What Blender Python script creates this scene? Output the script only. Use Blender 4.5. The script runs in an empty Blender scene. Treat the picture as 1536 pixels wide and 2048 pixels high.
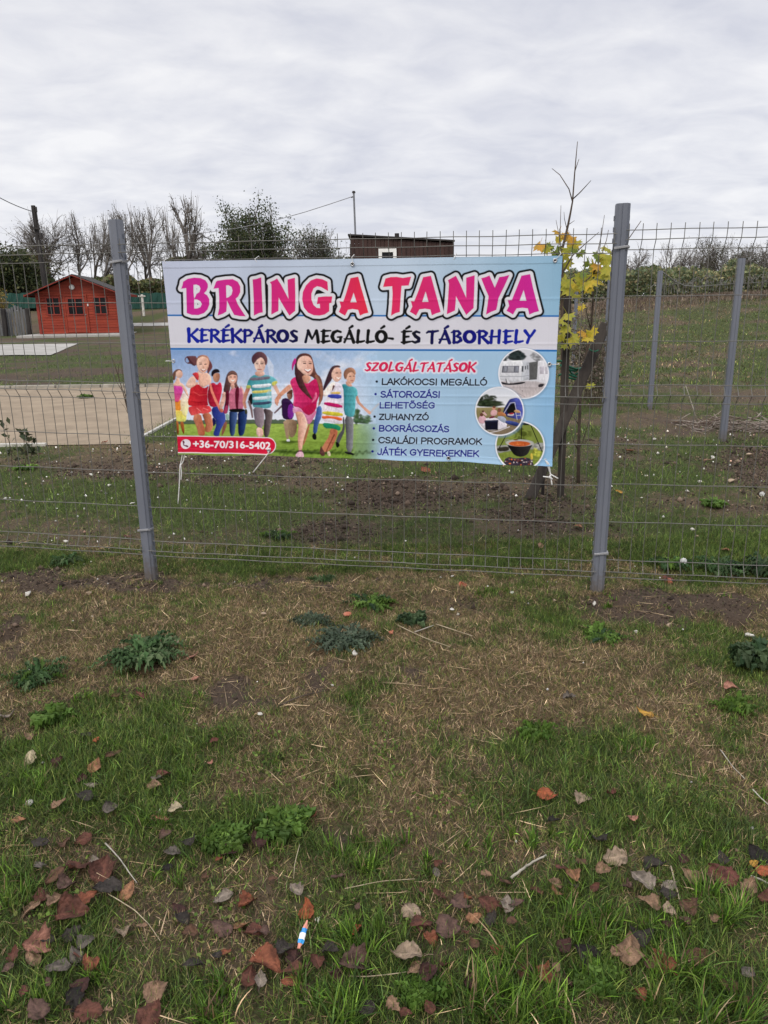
import bpy, bmesh, math, random
import numpy as np
from mathutils import Matrix, Vector

random.seed(7)
RNG = np.random.default_rng(7)
SC = bpy.context.scene
COL = SC.collection
R = math.radians

# ---------------------------------------------------------------- camera
F, TH, RO, EYE = 1500.0, R(15.2), R(-0.83), 1.485
cam_d = bpy.data.cameras.new("camera")
cam = bpy.data.objects.new("camera", cam_d)
COL.objects.link(cam)
cam_d.sensor_fit = 'VERTICAL'
cam_d.sensor_height = 36.0
cam_d.lens = 36.0 * F / 2048.0
cam_d.clip_start = 0.05
cam_d.clip_end = 9000
_U = Vector((0, math.sin(TH), math.cos(TH)))
_X = Vector((1, 0, 0))
_Fw = Vector((0, math.cos(TH), -math.sin(TH)))
_c, _s = math.cos(RO), math.sin(RO)
_r = _c * _X + _s * _U
_u = -_s * _X + _c * _U
_m = Matrix((_r, _u, -_Fw)).transposed().to_4x4()
_m.translation = (0, 0, EYE)
cam.matrix_world = _m
SC.camera = cam

# ---------------------------------------------------------------- world, sun, exposure
SUN_EL, SUN_AZ = R(38), R(205)      # behind the camera, a little to the left; veiled by cloud
w = bpy.data.worlds.new("World")
SC.world = w
w.use_nodes = True
nt = w.node_tree
nt.nodes.clear()


def wn(t, **k):
    n = nt.nodes.new(t)
    for a, b in k.items():
        setattr(n, a, b)
    return n


def wmath(op, a, b=None, clamp=False):
    n = wn('ShaderNodeMath', operation=op, use_clamp=clamp)
    for i, v in enumerate((a, b)):
        if v is None:
            continue
        if hasattr(v, 'links'):
            nt.links.new(v, n.inputs[i])
        else:
            n.inputs[i].default_value = v
    return n.outputs[0]


w_out = wn('ShaderNodeOutputWorld')
w_bg = wn('ShaderNodeBackground')
w_tc = wn('ShaderNodeTexCoord')
w_sep = wn('ShaderNodeSeparateXYZ')
nt.links.new(w_tc.outputs['Generated'], w_sep.inputs[0])
zz = wmath('ADD', wmath('MAXIMUM', w_sep.outputs[2], 0.0), 0.20)
w_cmb = wn('ShaderNodeCombineXYZ')
nt.links.new(wmath('DIVIDE', w_sep.outputs[0], zz), w_cmb.inputs[0])
nt.links.new(wmath('DIVIDE', w_sep.outputs[1], zz), w_cmb.inputs[1])
w_map = wn('ShaderNodeMapping')
w_map.inputs['Rotation'].default_value = (0, 0, R(-14))
w_map.inputs['Scale'].default_value = (1.25, 1.6, 1)
w_map.inputs['Location'].default_value = (3.1, 1.7, 0)
nt.links.new(w_cmb.outputs[0], w_map.inputs[0])
n1 = wn('ShaderNodeTexNoise')
n1.inputs['Scale'].default_value = 3.4
n1.inputs['Detail'].default_value = 7
n1.inputs['Roughness'].default_value = 0.55
n1.inputs['Distortion'].default_value = 0.35
nt.links.new(w_map.outputs[0], n1.inputs['Vector'])
n2 = wn('ShaderNodeTexNoise')
n2.inputs['Scale'].default_value = 0.55
n2.inputs['Detail'].default_value = 4
nt.links.new(w_map.outputs[0], n2.inputs['Vector'])
mix_n = wmath('ADD', wmath('MULTIPLY', n1.outputs[0], 0.55), wmath('MULTIPLY', n2.outputs[0], 0.45))
ramp = wn('ShaderNodeValToRGB')
ramp.color_ramp.elements[0].position = 0.36
ramp.color_ramp.elements[0].color = (0.70, 0.715, 0.80, 1)
ramp.color_ramp.elements[1].position = 0.64
ramp.color_ramp.elements[1].color = (0.965, 0.962, 0.985, 1)
nt.links.new(mix_n, ramp.inputs[0])
# cloud cover over the clear-sky light: thin overcast lit from above and behind
sky = wn('ShaderNodeTexSky')
sky.sky_type = 'NISHITA'
sky.sun_disc = False
sky.sun_elevation = SUN_EL
sky.sun_rotation = SUN_AZ
sky_s = wn('ShaderNodeVectorMath', operation='SCALE')
sky_s.inputs['Scale'].default_value = 0.08
nt.links.new(sky.outputs[0], sky_s.inputs[0])
w_mix = wn('ShaderNodeMix', data_type='RGBA')
w_mix.inputs[0].default_value = 0.93
nt.links.new(sky_s.outputs[0], w_mix.inputs[6])
nt.links.new(ramp.outputs[0], w_mix.inputs[7])
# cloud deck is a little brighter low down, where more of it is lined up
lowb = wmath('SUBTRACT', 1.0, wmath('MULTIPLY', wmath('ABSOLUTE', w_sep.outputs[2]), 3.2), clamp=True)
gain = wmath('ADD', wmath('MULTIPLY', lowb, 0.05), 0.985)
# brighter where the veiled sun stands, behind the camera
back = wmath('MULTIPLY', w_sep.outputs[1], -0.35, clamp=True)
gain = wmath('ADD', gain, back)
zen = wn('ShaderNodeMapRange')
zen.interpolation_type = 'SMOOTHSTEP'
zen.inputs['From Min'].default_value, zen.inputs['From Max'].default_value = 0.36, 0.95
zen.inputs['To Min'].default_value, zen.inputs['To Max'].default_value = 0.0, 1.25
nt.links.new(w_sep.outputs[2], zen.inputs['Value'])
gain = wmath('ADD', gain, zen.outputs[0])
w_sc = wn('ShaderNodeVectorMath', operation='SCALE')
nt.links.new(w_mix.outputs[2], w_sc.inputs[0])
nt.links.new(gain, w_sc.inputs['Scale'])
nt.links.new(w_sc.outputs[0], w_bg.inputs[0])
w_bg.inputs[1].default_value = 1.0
nt.links.new(w_bg.outputs[0], w_out.inputs[0])

sun_d = bpy.data.lights.new("sun", 'SUN')
sun_d.energy = 1.4
sun_d.angle = R(14)
sun_d.color = (1, 0.93, 0.80)
sun = bpy.data.objects.new("sun", sun_d)
COL.objects.link(sun)
_sd = Vector((math.sin(SUN_AZ) * math.cos(SUN_EL), math.cos(SUN_AZ) * math.cos(SUN_EL), math.sin(SUN_EL)))
sun.rotation_euler = _sd.to_track_quat('Z', 'Y').to_euler()
SC.view_settings.view_transform = 'Standard'
SC.view_settings.look = 'None'
SC.view_settings.exposure = 0.0
SC.view_settings.gamma = 1.0

# ---------------------------------------------------------------- geometry helpers


def ray(px, py):
    dx, dy = px - 768.0, py - 1024.0
    x = (_c * dx + _s * dy) / F
    u = -(-_s * dx + _c * dy) / F
    return np.array([x, math.cos(TH) + u * math.sin(TH), -math.sin(TH) + u * math.cos(TH)])


def G(px, py, z=0.0):
    r = ray(px, py)
    return r * ((z - EYE) / r[2]) + np.array([0, 0, EYE])


def at(px, py, Y):
    r = ray(px, py)
    return r * (Y / r[1]) + np.array([0, 0, EYE])


def project(P):
    P = np.asarray(P, float)
    X, Y, Z = P[..., 0], P[..., 1], P[..., 2] - EYE
    d = Y * math.cos(TH) - Z * math.sin(TH)
    u = Y * math.sin(TH) + Z * math.cos(TH)
    d = np.where(d < 0.05, 0.05, d)
    x, y = F * X / d, -F * u / d
    return 768 + _c * x - _s * y, 1024 + _s * x + _c * y


FL, FR = np.array([-1.35, 4.08]), np.array([1.13, 3.74])     # feet of the two near posts
FE = (FR - FL) / np.linalg.norm(FR - FL)                     # along the fence
FN = np.array([-FE[1], FE[0]])                               # away from the camera


def fw(s, z, off=0.0):
    """point on the fence plane, s metres from the left post, off metres towards the camera"""
    p = FL + FE * s - FN * off
    return np.array([p[0], p[1], z])


def smooth(a, b, x):
    t = np.clip((np.asarray(x, float) - a) / (b - a), 0, 1)
    return t * t * (3 - 2 * t)


def _hash(ix, iy, seed):
    h = (ix * 374761393 + iy * 668265263 + seed * 1442695041) & 0xFFFFFFFF
    h = ((h ^ (h >> 13)) * 1274126177) & 0xFFFFFFFF
    return ((h ^ (h >> 16)) & 0xFFFF) / 65535.0


def vnoise(x, y, seed=0):
    x, y = np.asarray(x, float), np.asarray(y, float)
    fx, fy = np.floor(x), np.floor(y)
    ix, iy = fx.astype(np.int64), fy.astype(np.int64)
    tx, ty = x - fx, y - fy
    tx, ty = tx * tx * (3 - 2 * tx), ty * ty * (3 - 2 * ty)
    a, b = _hash(ix, iy, seed), _hash(ix + 1, iy, seed)
    c, d = _hash(ix, iy + 1, seed), _hash(ix + 1, iy + 1, seed)
    return a + (b - a) * tx + (c - a) * ty + (a - b - c + d) * tx * ty


def fbm(x, y, seed=0, oct=4):
    s, a, t = 0, 0.5, 0
    for i in range(oct):
        s = s + a * vnoise(x * 2 ** i + 13.7 * i, y * 2 ** i - 7.3 * i, seed + i)
        t += a
        a *= 0.5
    return s / t


COURT = (-13.0, -2.95, 8.6, 15.4)
HOLES = [(727, 1548, .04, .07), (1286, 1470, .05, .05), (640, 1312, .05, .05), (1240, 1418, .035, .05), (860, 1200, .05, .05), (15, 1265, .09, .06), (1470, 1240, .07, .05), (700, 1660, .09, .02), (290, 1345, .05, .04)]
HOLES_W = [(*G(a, b)[:2], r, d) for a, b, r, d in HOLES]
BUMPS = [(780, 982, .28, .09), (700, 990, .2, .05), (830, 990, .15, .06), (1060, 1010, .2, .05), (330, 960, .4, .05), (480, 1270, .2, .03), (1300, 1205, .3, .03)]
BUMPS_W = [(*G(a, b)[:2], r, d) for a, b, r, d in BUMPS]


def H(x, y):
    """height of the ground"""
    x, y = np.asarray(x, float), np.asarray(y, float)
    far = smooth(14, 40, y)
    z = far * 0.335 + far * (1.5 * smooth(0, 18, x) + 0.04 * np.clip(x - 18, 0, 40)) * (1 - 0.7 * smooth(52, 85, y))
    z = z + 1.3 * smooth(40.5, 51, y) * (1 - smooth(-8, -4, x))
    near = 1 - smooth(20, 40, np.hypot(x, y))
    court = smooth(COURT[0] - .3, COURT[0], x) * (1 - smooth(COURT[1], COURT[1] + .3, x)) * smooth(COURT[2] - .3, COURT[2], y) * (1 - smooth(COURT[3], COURT[3] + .3, y))
    rough = near * (1 - court)
    bump = (fbm(x * 1.3, y * 1.3, 3) - .5) * .07 + (fbm(x * 6, y * 6, 5) - .5) * .035 + (fbm(x * 24, y * 24, 9, 3) - .5) * .016
    dn = (x - FL[0]) * FN[0] + (y - FL[1]) * FN[1]
    s = (x - FL[0]) * FE[0] + (y - FL[1]) * FE[1]
    bank = np.exp(-((dn + .02) / .16) ** 2) * .035 * (0.4 + fbm(s * 2.1, dn * 2 + 3, 21)) + .03 * smooth(-.35, -.05, dn) * smooth(1.8, 2.8, s) * (1 - smooth(.6, 1.4, dn))
    z = z + rough * (bump + bank - .045 * np.exp(-(dn / .5) ** 2))
    for hx, hy, r, d in HOLES_W:
        z = z - d * np.exp(-(((x - hx) ** 2 + (y - hy) ** 2) / (r * r)) ** 1.5)
    for hx, hy, r, d in BUMPS_W:
        q = np.exp(-((x - hx) ** 2 + (y - hy) ** 2) / (r * r))
        z = z + d * q * (0.5 + fbm(x * 9, y * 9, 31))
    return z


def Hz(x, y):
    return float(H(np.array([x]), np.array([y]))[0])


def gp(px, py):
    """the ground point seen at a pixel of the photograph"""
    z = 0.0
    for _ in range(5):
        p = G(px, py, z)
        z = Hz(p[0], p[1])
    return np.array([p[0], p[1], z])


def lin(c):
    c = np.asarray(c, float) / 255.0
    return np.where(c <= 0.04045, c / 12.92, ((c + 0.055) / 1.055) ** 2.4)


class MB:
    """collects shapes for one mesh"""

    def __init__(self):
        self.v, self.f, self.n, self.c = [], [], 0, []

    def add(self, V, Fc, col=None):
        V = np.asarray(V, float)
        self.v.append(V)
        self.f += [tuple(int(i) + self.n for i in q) for q in Fc]
        if col is not None:
            self.c.append(np.tile(np.asarray(col, float), (len(V), 1)) if np.ndim(col) == 1 else np.asarray(col, float))
        self.n += len(V)
        return self

    def box(self, c, size, rot=None, bev=0.0, col=None):
        sx, sy, sz = [q / 2 for q in size]
        if bev <= 0:
            V = np.array([[x, y, z] for z in (-sz, sz) for x, y in ((-sx, -sy), (sx, -sy), (sx, sy), (-sx, sy))])
            Fc = [(3, 2, 1, 0), (4, 5, 6, 7), (0, 1, 5, 4), (1, 2, 6, 5), (2, 3, 7, 6), (3, 0, 4, 7)]
        else:
            b = min(bev, sx * .9, sy * .9, sz * .9)
            ring = lambda x, y, z: [(-x + b, -y, z), (x - b, -y, z), (x, -y + b, z), (x, y - b, z), (x - b, y, z), (-x + b, y, z), (-x, y - b, z), (-x, -y + b, z)]
            V = np.array(ring(sx - b * .6, sy - b * .6, -sz) + ring(sx, sy, -sz + b) + ring(sx, sy, sz - b) + ring(sx - b * .6, sy - b * .6, sz))
            Fc = [tuple(range(7, -1, -1)), tuple(range(24, 32))]
            for k in range(3):
                Fc += [(k * 8 + i, k * 8 + (i + 1) % 8, k * 8 + 8 + (i + 1) % 8, k * 8 + 8 + i) for i in range(8)]
        if rot is not None:
            V = V @ np.array(rot.to_3x3() if hasattr(rot, 'to_3x3') else rot).T
        return self.add(V + np.asarray(c, float), Fc, col)

    def bar(self, a, b, w, d, up=(0, 0, 1), bev=0.0, col=None):
        """a rectangular bar from a to b"""
        a, b = np.asarray(a, float), np.asarray(b, float)
        z = b - a
        L = np.linalg.norm(z)
        z = z / L
        x = np.cross(np.asarray(up, float), z)
        if np.linalg.norm(x) < 1e-4:
            x = np.cross((0, 1, 0), z)
        x /= np.linalg.norm(x)
        y = np.cross(z, x)
        return self.box((a + b) / 2, (w, d, L), np.stack([x, y, z], 1), bev, col)

    def tube(self, pts, rad, sides=6, cap=True, col=None):
        P = np.asarray(pts, float)
        n = len(P)
        rad = np.full(n, rad) if np.ndim(rad) == 0 else np.asarray(rad, float)
        T = np.gradient(P, axis=0)
        T /= np.linalg.norm(T, axis=1)[:, None] + 1e-12
        ref = np.array([0, 0, 1.0]) if abs(T[0][2]) < .9 else np.array([1.0, 0, 0])
        A = np.cross(T, ref)
        A /= np.linalg.norm(A, axis=1)[:, None] + 1e-12
        B = np.cross(T, A)
        ang = np.arange(sides) * 2 * math.pi / sides
        V = P[:, None] + rad[:, None, None] * (np.cos(ang)[None, :, None] * A[:, None] + np.sin(ang)[None, :, None] * B[:, None])
        Fc = [(i * sides + j, i * sides + (j + 1) % sides, (i + 1) * sides + (j + 1) % sides, (i + 1) * sides + j) for i in range(n - 1) for j in range(sides)]
        if cap:
            Fc += [tuple(range(sides - 1, -1, -1)), tuple((n - 1) * sides + j for j in range(sides))]
        return self.add(V.reshape(-1, 3), Fc, col)

    def prism(self, poly, a, b, ax, ay, col=None):
        """polygon given in the axes ax, ay swept from point a to point b"""
        ax, ay = np.asarray(ax, float), np.asarray(ay, float)
        base = np.array([ax * p[0] + ay * p[1] for p in poly])
        n = len(poly)
        V = np.concatenate([base + np.asarray(a, float), base + np.asarray(b, float)])
        Fc = [tuple(range(n - 1, -1, -1)), tuple(range(n, 2 * n))] + [(i, (i + 1) % n, n + (i + 1) % n, n + i) for i in range(n)]
        return self.add(V, Fc, col)

    def build(self, name, mat, parent=None, smooth_=False):
        V = np.concatenate(self.v) if self.v else np.zeros((0, 3))
        C = np.concatenate(self.c) if self.c and sum(len(c) for c in self.c) == len(V) else None
        return mesh_obj(name, V, self.f, mat, parent, C, smooth_)


def mesh_obj(name, V, faces, mat, parent=None, C=None, smooth_=False):
    """faces: list of tuples, or a dict {3: array, 4: array}"""
    me = bpy.data.meshes.new(name)
    V = np.asarray(V, np.float32)
    if isinstance(faces, dict):
        arrs = [(k, np.asarray(a, np.int32)) for k, a in faces.items() if len(a)]
        loops = np.concatenate([a.ravel() for k, a in arrs])
        sizes = np.concatenate([np.full(len(a), k, np.int32) for k, a in arrs])
        me.vertices.add(len(V))
        me.vertices.foreach_set('co', V.ravel())
        me.loops.add(len(loops))
        me.loops.foreach_set('vertex_index', loops)
        me.polygons.add(len(sizes))
        me.polygons.foreach_set('loop_start', np.concatenate([[0], np.cumsum(sizes)[:-1]]).astype(np.int32))
        me.update(calc_edges=True)
    else:
        me.from_pydata([tuple(v) for v in V.tolist()], [], faces)
    if C is not None:
        C = np.asarray(C, np.float32)
        if C.shape[1] == 3:
            C = np.concatenate([C, np.ones((len(C), 1), np.float32)], 1)
        at_ = me.color_attributes.new('Col', 'FLOAT_COLOR', 'POINT')
        at_.data.foreach_set('color', C.ravel())
    if smooth_:
        me.polygons.foreach_set('use_smooth', np.ones(len(me.polygons), bool))
    if mat is not None:
        me.materials.append(mat)
    me.update()
    o = bpy.data.objects.new(name, me)
    COL.objects.link(o)
    if parent is not None:
        o.parent = parent
        o.matrix_parent_inverse = Matrix.Translation(parent.location).inverted()
    return o


def tag(o, label=None, cat=None, group=None, kind=None):
    for k, v in (('label', label), ('category', cat), ('group', group), ('kind', kind)):
        if v:
            o[k] = v
    return o


def thing(name, label, cat, loc=(0, 0, 0), group=None):
    """an Empty at the base of a thing; its parts are built in world coordinates and parented to it"""
    o = bpy.data.objects.new(name, None)
    o.empty_display_size = .1
    COL.objects.link(o)
    o.location = [float(q) for q in loc]
    return tag(o, label, cat, group)


# ---------------------------------------------------------------- materials
MATS = {}


def material(name, c1, c2=None, rough=0.8, scale=6.0, detail=4, bump=0.0, bscale=None, stretch=(1, 1, 1), metal=0.0, spec=0.3, ramp=(0.35, 0.65), vcol=False, transl=0.0, coord='Object', coat=0):
    m = bpy.data.materials.new(name)
    m.use_nodes = True
    t = m.node_tree
    bs = t.nodes['Principled BSDF']
    out = t.nodes['Material Output']
    bs.inputs['Roughness'].default_value = rough
    bs.inputs['Metallic'].default_value = metal
    bs.inputs['Specular IOR Level'].default_value = spec
    tc = t.nodes.new('ShaderNodeTexCoord')
    mp = t.nodes.new('ShaderNodeMapping')
    mp.inputs['Scale'].default_value = stretch
    t.links.new(tc.outputs[coord], mp.inputs[0])
    nz = t.nodes.new('ShaderNodeTexNoise')
    nz.inputs['Scale'].default_value = scale
    nz.inputs['Detail'].default_value = detail
    nz.inputs['Roughness'].default_value = .6
    t.links.new(mp.outputs[0], nz.inputs['Vector'])
    rp = t.nodes.new('ShaderNodeMapRange')
    rp.inputs['From Min'].default_value, rp.inputs['From Max'].default_value = ramp
    t.links.new(nz.outputs[0], rp.inputs['Value'])
    mx = t.nodes.new('ShaderNodeMix')
    mx.data_type = 'RGBA'
    t.links.new(rp.outputs[0], mx.inputs[0])
    if vcol:
        at_ = t.nodes.new('ShaderNodeAttribute')
        at_.attribute_name = 'Col'
        k1 = t.nodes.new('ShaderNodeVectorMath')
        k1.operation = 'MULTIPLY'
        k2 = t.nodes.new('ShaderNodeVectorMath')
        k2.operation = 'MULTIPLY'
        k1.inputs[1].default_value = c1
        k2.inputs[1].default_value = c2 if c2 is not None else c1
        t.links.new(at_.outputs['Color'], k1.inputs[0])
        t.links.new(at_.outputs['Color'], k2.inputs[0])
        t.links.new(k1.outputs[0], mx.inputs[6])
        t.links.new(k2.outputs[0], mx.inputs[7])
    else:
        mx.inputs[6].default_value = (*c1, 1)
        mx.inputs[7].default_value = (*(c2 if c2 is not None else c1), 1)
    t.links.new(mx.outputs[2], bs.inputs['Base Color'])
    if bump > 0:
        nb = t.nodes.new('ShaderNodeTexNoise')
        nb.inputs['Scale'].default_value = bscale or scale * 4
        nb.inputs['Detail'].default_value = 5
        t.links.new(mp.outputs[0], nb.inputs['Vector'])
        bp = t.nodes.new('ShaderNodeBump')
        bp.inputs['Strength'].default_value = bump
        bp.inputs['Distance'].default_value = 0.02
        t.links.new(nb.outputs[0], bp.inputs['Height'])
        t.links.new(bp.outputs[0], bs.inputs['Normal'])
    if transl > 0:
        tr = t.nodes.new('ShaderNodeBsdfTranslucent')
        t.links.new(mx.outputs[2], tr.inputs[0])
        ms = t.nodes.new('ShaderNodeMixShader')
        ms.inputs[0].default_value = transl
        t.links.new(bs.outputs[0], ms.inputs[1])
        t.links.new(tr.outputs[0], ms.inputs[2])
        t.links.new(ms.outputs[0], out.inputs[0])
    MATS[name] = m
    return m


M_blade = material('grass_blade', (.92, .92, .92), (1.1, 1.1, 1.05), rough=.6, scale=3, vcol=True, transl=.25, spec=.25)
M_leafv = material('leaf_foliage', (.85, .85, .85), (1.12, 1.12, 1.1), rough=.6, scale=2, vcol=True, transl=.3, spec=.25)
M_bark = material('bark', (.035, .029, .024), (.075, .062, .052), rough=.9, scale=3, stretch=(1, 1, .3))
M_twigs = material('fine_twigs', (.085, .074, .066), (.15, .132, .118), rough=.9, scale=3)
M_post = material('powder_coated_steel', (.112, .121, .150), (.150, .160, .190), rough=.42, scale=3, stretch=(1, 1, .25), bump=.04, bscale=60, spec=.5)
M_wire = material('galvanised_wire', (.072, .068, .058), (.125, .118, .104), rough=.5, scale=14, spec=.6)
M_clip = material('zinc_clip', (.19, .19, .20), (.28, .28, .29), rough=.35, scale=20, spec=.6)
M_redwood = material('red_stained_boards', (.195, .024, .012), (.31, .044, .020), rough=.6, scale=1.2, stretch=(.6, 1, 7), bump=.15, bscale=8)
M_redtrim = material('red_trim', (.19, .022, .014), (.27, .036, .022), rough=.5, scale=3)
M_glass_dark = material('dark_window_glass', (.006, .006, .007), (.012, .012, .013), rough=.15, scale=1, spec=.12)
M_concrete = material('concrete', (.27, .26, .235), (.37, .355, .33), rough=.9, scale=1.4, bump=.1)
M_white = material('white_paint', (.72, .71, .69), (.80, .80, .78), rough=.55, scale=4)
M_brownboard = material('dark_brown_boards', (.030, .014, .012), (.055, .026, .021), rough=.65, scale=2, stretch=(5, 5, .4), bump=.2, bscale=9)
M_roofdark = material('dark_roof_edge', (.018, .015, .015), (.03, .026, .024), rough=.7)
M_timber = material('weathered_timber', (.022, .018, .016), (.052, .043, .037), rough=.9, scale=5, stretch=(3, 3, .35), bump=.35, bscale=30)
M_pole = material('tarred_pole', (.020, .018, .018), (.045, .04, .038), rough=.85, scale=4, stretch=(2, 2, .3))
M_mast = material('mast_steel', (.14, .145, .16), (.2, .205, .22), rough=.4, scale=5)
M_cable = material('black_cable', (.02, .02, .022), (.03, .03, .03), rough=.6)
M_cableg = material('grey_cable', (.22, .22, .24), (.30, .30, .32), rough=.6)
M_greennet = material('green_windscreen_net', (.012, .050, .040), (.022, .075, .058), rough=.8, scale=2, stretch=(1, 1, .3))
M_greentie = material('green_garden_tie', (.008, .085, .045), (.015, .13, .07), rough=.6)
M_rope = material('white_cord', (.60, .59, .57), (.74, .73, .72), rough=.75, scale=40)
M_grommet = material('nickel_grommet', (.45, .45, .46), (.6, .6, .62), rough=.28, metal=.9, scale=30, spec=.6)
M_stone = material('pale_stone', (.42, .39, .34), (.60, .58, .53), rough=.9, scale=18, bump=.4, bscale=50)
M_brick = material('brick_shard', (.34, .10, .055), (.46, .19, .12), rough=.9, scale=22, bump=.4, bscale=50)
M_tanstone = material('tan_stone', (.30, .22, .15), (.42, .33, .24), rough=.9, scale=20, bump=.4, bscale=50)
M_drystalk = material('dry_stalk', (.28, .22, .14), (.42, .35, .24), rough=.85, scale=10, vcol=False)
M_bleached = material('bleached_twig', (.27, .245, .20), (.42, .39, .33), rough=.85, scale=20)
M_twig = material('brown_twig', (.05, .035, .026), (.1, .075, .055), rough=.9, scale=20)
M_greyboards = material('grey_weathered_boards', (.095, .097, .1), (.16, .16, .165), rough=.9, scale=2, stretch=(4, 4, .4), bump=.2)


def add_splash(m):
    t = m.node_tree
    bs = t.nodes['Principled BSDF']
    src = bs.inputs['Base Color'].links[0].from_socket
    geo, sep, nz = t.nodes.new('ShaderNodeNewGeometry'), t.nodes.new('ShaderNodeSeparateXYZ'), t.nodes.new('ShaderNodeTexNoise')
    nz.inputs['Scale'].default_value = 45
    nz.inputs['Detail'].default_value = 6
    t.links.new(geo.outputs['Position'], sep.inputs[0])
    t.links.new(geo.outputs['Position'], nz.inputs['Vector'])
    a = t.nodes.new('ShaderNodeMath')
    a.operation = 'MULTIPLY_ADD'
    a.inputs[1].default_value = .28
    t.links.new(nz.outputs[0], a.inputs[0])
    t.links.new(sep.outputs[2], a.inputs[2])
    mr = t.nodes.new('ShaderNodeMapRange')
    mr.inputs['From Min'].default_value, mr.inputs['From Max'].default_value = .30, .14
    mr.inputs['To Min'].default_value, mr.inputs['To Max'].default_value = 0, .75
    t.links.new(a.outputs[0], mr.inputs['Value'])
    mx = t.nodes.new('ShaderNodeMix')
    mx.data_type = 'RGBA'
    mx.inputs[7].default_value = (.10, .076, .056, 1)
    t.links.new(mr.outputs[0], mx.inputs[0])
    t.links.new(src, mx.inputs[6])
    t.links.new(mx.outputs[2], bs.inputs['Base Color'])


add_splash(M_post)

# ---------------------------------------------------------------- ground
def patch_sum(px, py, lst):
    s = np.zeros_like(px)
    for a, b, rx, ry, amp in lst:
        s += amp * np.exp(-(((px - a) / rx) ** 2 + ((py - b) / ry) ** 2))
    return s


GREEN = [(270, 1490, 180, 90, 1.0), (80, 1590, 150, 70, 1.0), (330, 1620, 180, 70, .8), (330, 1410, 90, 40, .7), (60, 1760, 110, 90, .7),
         (420, 1650, 120, 60, .7), (700, 1700, 90, 60, .7), (720, 1870, 130, 90, .9), (720, 2000, 150, 60, .9), (1000, 1980, 160, 90, 1.2),
         (1130, 1850, 100, 80, 1.0), (1430, 1810, 90, 60, 1.1), (1420, 1990, 160, 60, 1.1), (1300, 1880, 120, 70, .7), (560, 1660, 70, 40, .7),
         (1090, 1500, 110, 70, .75), (1250, 1500, 90, 60, .75), (1200, 1600, 160, 60, .7), (1400, 1650, 150, 60, .65), (1180, 1250, 160, 50, .8),
         (1050, 1190, 90, 30, .6), (1400, 1300, 120, 60, .5), (1500, 1400, 80, 80, .8), (960, 1640, 110, 40, .35), (900, 1740, 110, 50, .5),
         (230, 1250, 120, 30, .35), (60, 1240, 90, 30, .4), (760, 1320, 60, 50, .3), (720, 1390, 60, 40, .5), (120, 1960, 160, 90, .7), (430, 2000, 120, 60, .6),
         (900, 945, 260, 22, 1.0), (500, 1010, 120, 40, .5), (560, 1075, 160, 35, .5), (200, 1000, 160, 30, .4), (60, 945, 80, 16, .7), (60, 1120, 120, 25, .7),
         (1330, 930, 120, 40, .8), (1400, 1100, 160, 60, .7), (1250, 1010, 70, 40, .6), (1480, 1140, 100, 30, .9), (1120, 870, 120, 30, .6), (950, 1010, 120, 30, .4), (470, 945, 70, 25, .6), (1050, 1120, 120, 25, .6), (420, 1140, 100, 20, .5)]
SOIL = [(470, 1400, 55, 38, 1.2), (625, 1350, 45, 30, 1.0), (830, 1340, 50, 30, 1.1), (700, 1660, 50, 28, 1.1), (20, 1265, 50, 40, 1.0), (790, 990, 130, 22, 1.2),
        (1080, 1010, 70, 30, .9), (700, 1060, 130, 35, .8), (330, 960, 160, 25, .7), (1250, 1197, 110, 14, 1.5), (1430, 1215, 140, 17, 1.5), (480, 1152, 160, 15, 1.3), (302, 1163, 40, 10, 1.5),
        (100, 1152, 150, 18, 1.5), (730, 1165, 120, 14, .7), (900, 1205, 80, 16, .7), (640, 1420, 80, 22, .5), (1500, 920, 80, 50, .8), (1120, 1060, 140, 30, .6), (250, 1210, 120, 20, .5), (600, 1770, 90, 40, .4), (1330, 760, 150, 40, .5), (310, 1310, 80, 25, .4), (1450, 860, 120, 25, .7)]
STRAW = [(600, 1500, 260, 130, .8), (900, 1380, 260, 90, .7), (500, 1310, 160, 60, .7), (760, 1600, 150, 60, .6), (1420, 1490, 130, 70, 1.0), (1050, 1360, 130, 60, .8), (880, 1790, 110, 40, .7),
         (700, 1250, 260, 60, .5), (1230, 1400, 90, 50, .6), (250, 890, 160, 20, .9), (160, 1890, 120, 40, .5), (600, 1760, 100, 60, .4), (1400, 1760, 80, 40, .5), (130, 1300, 120, 50, .4)]


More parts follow.
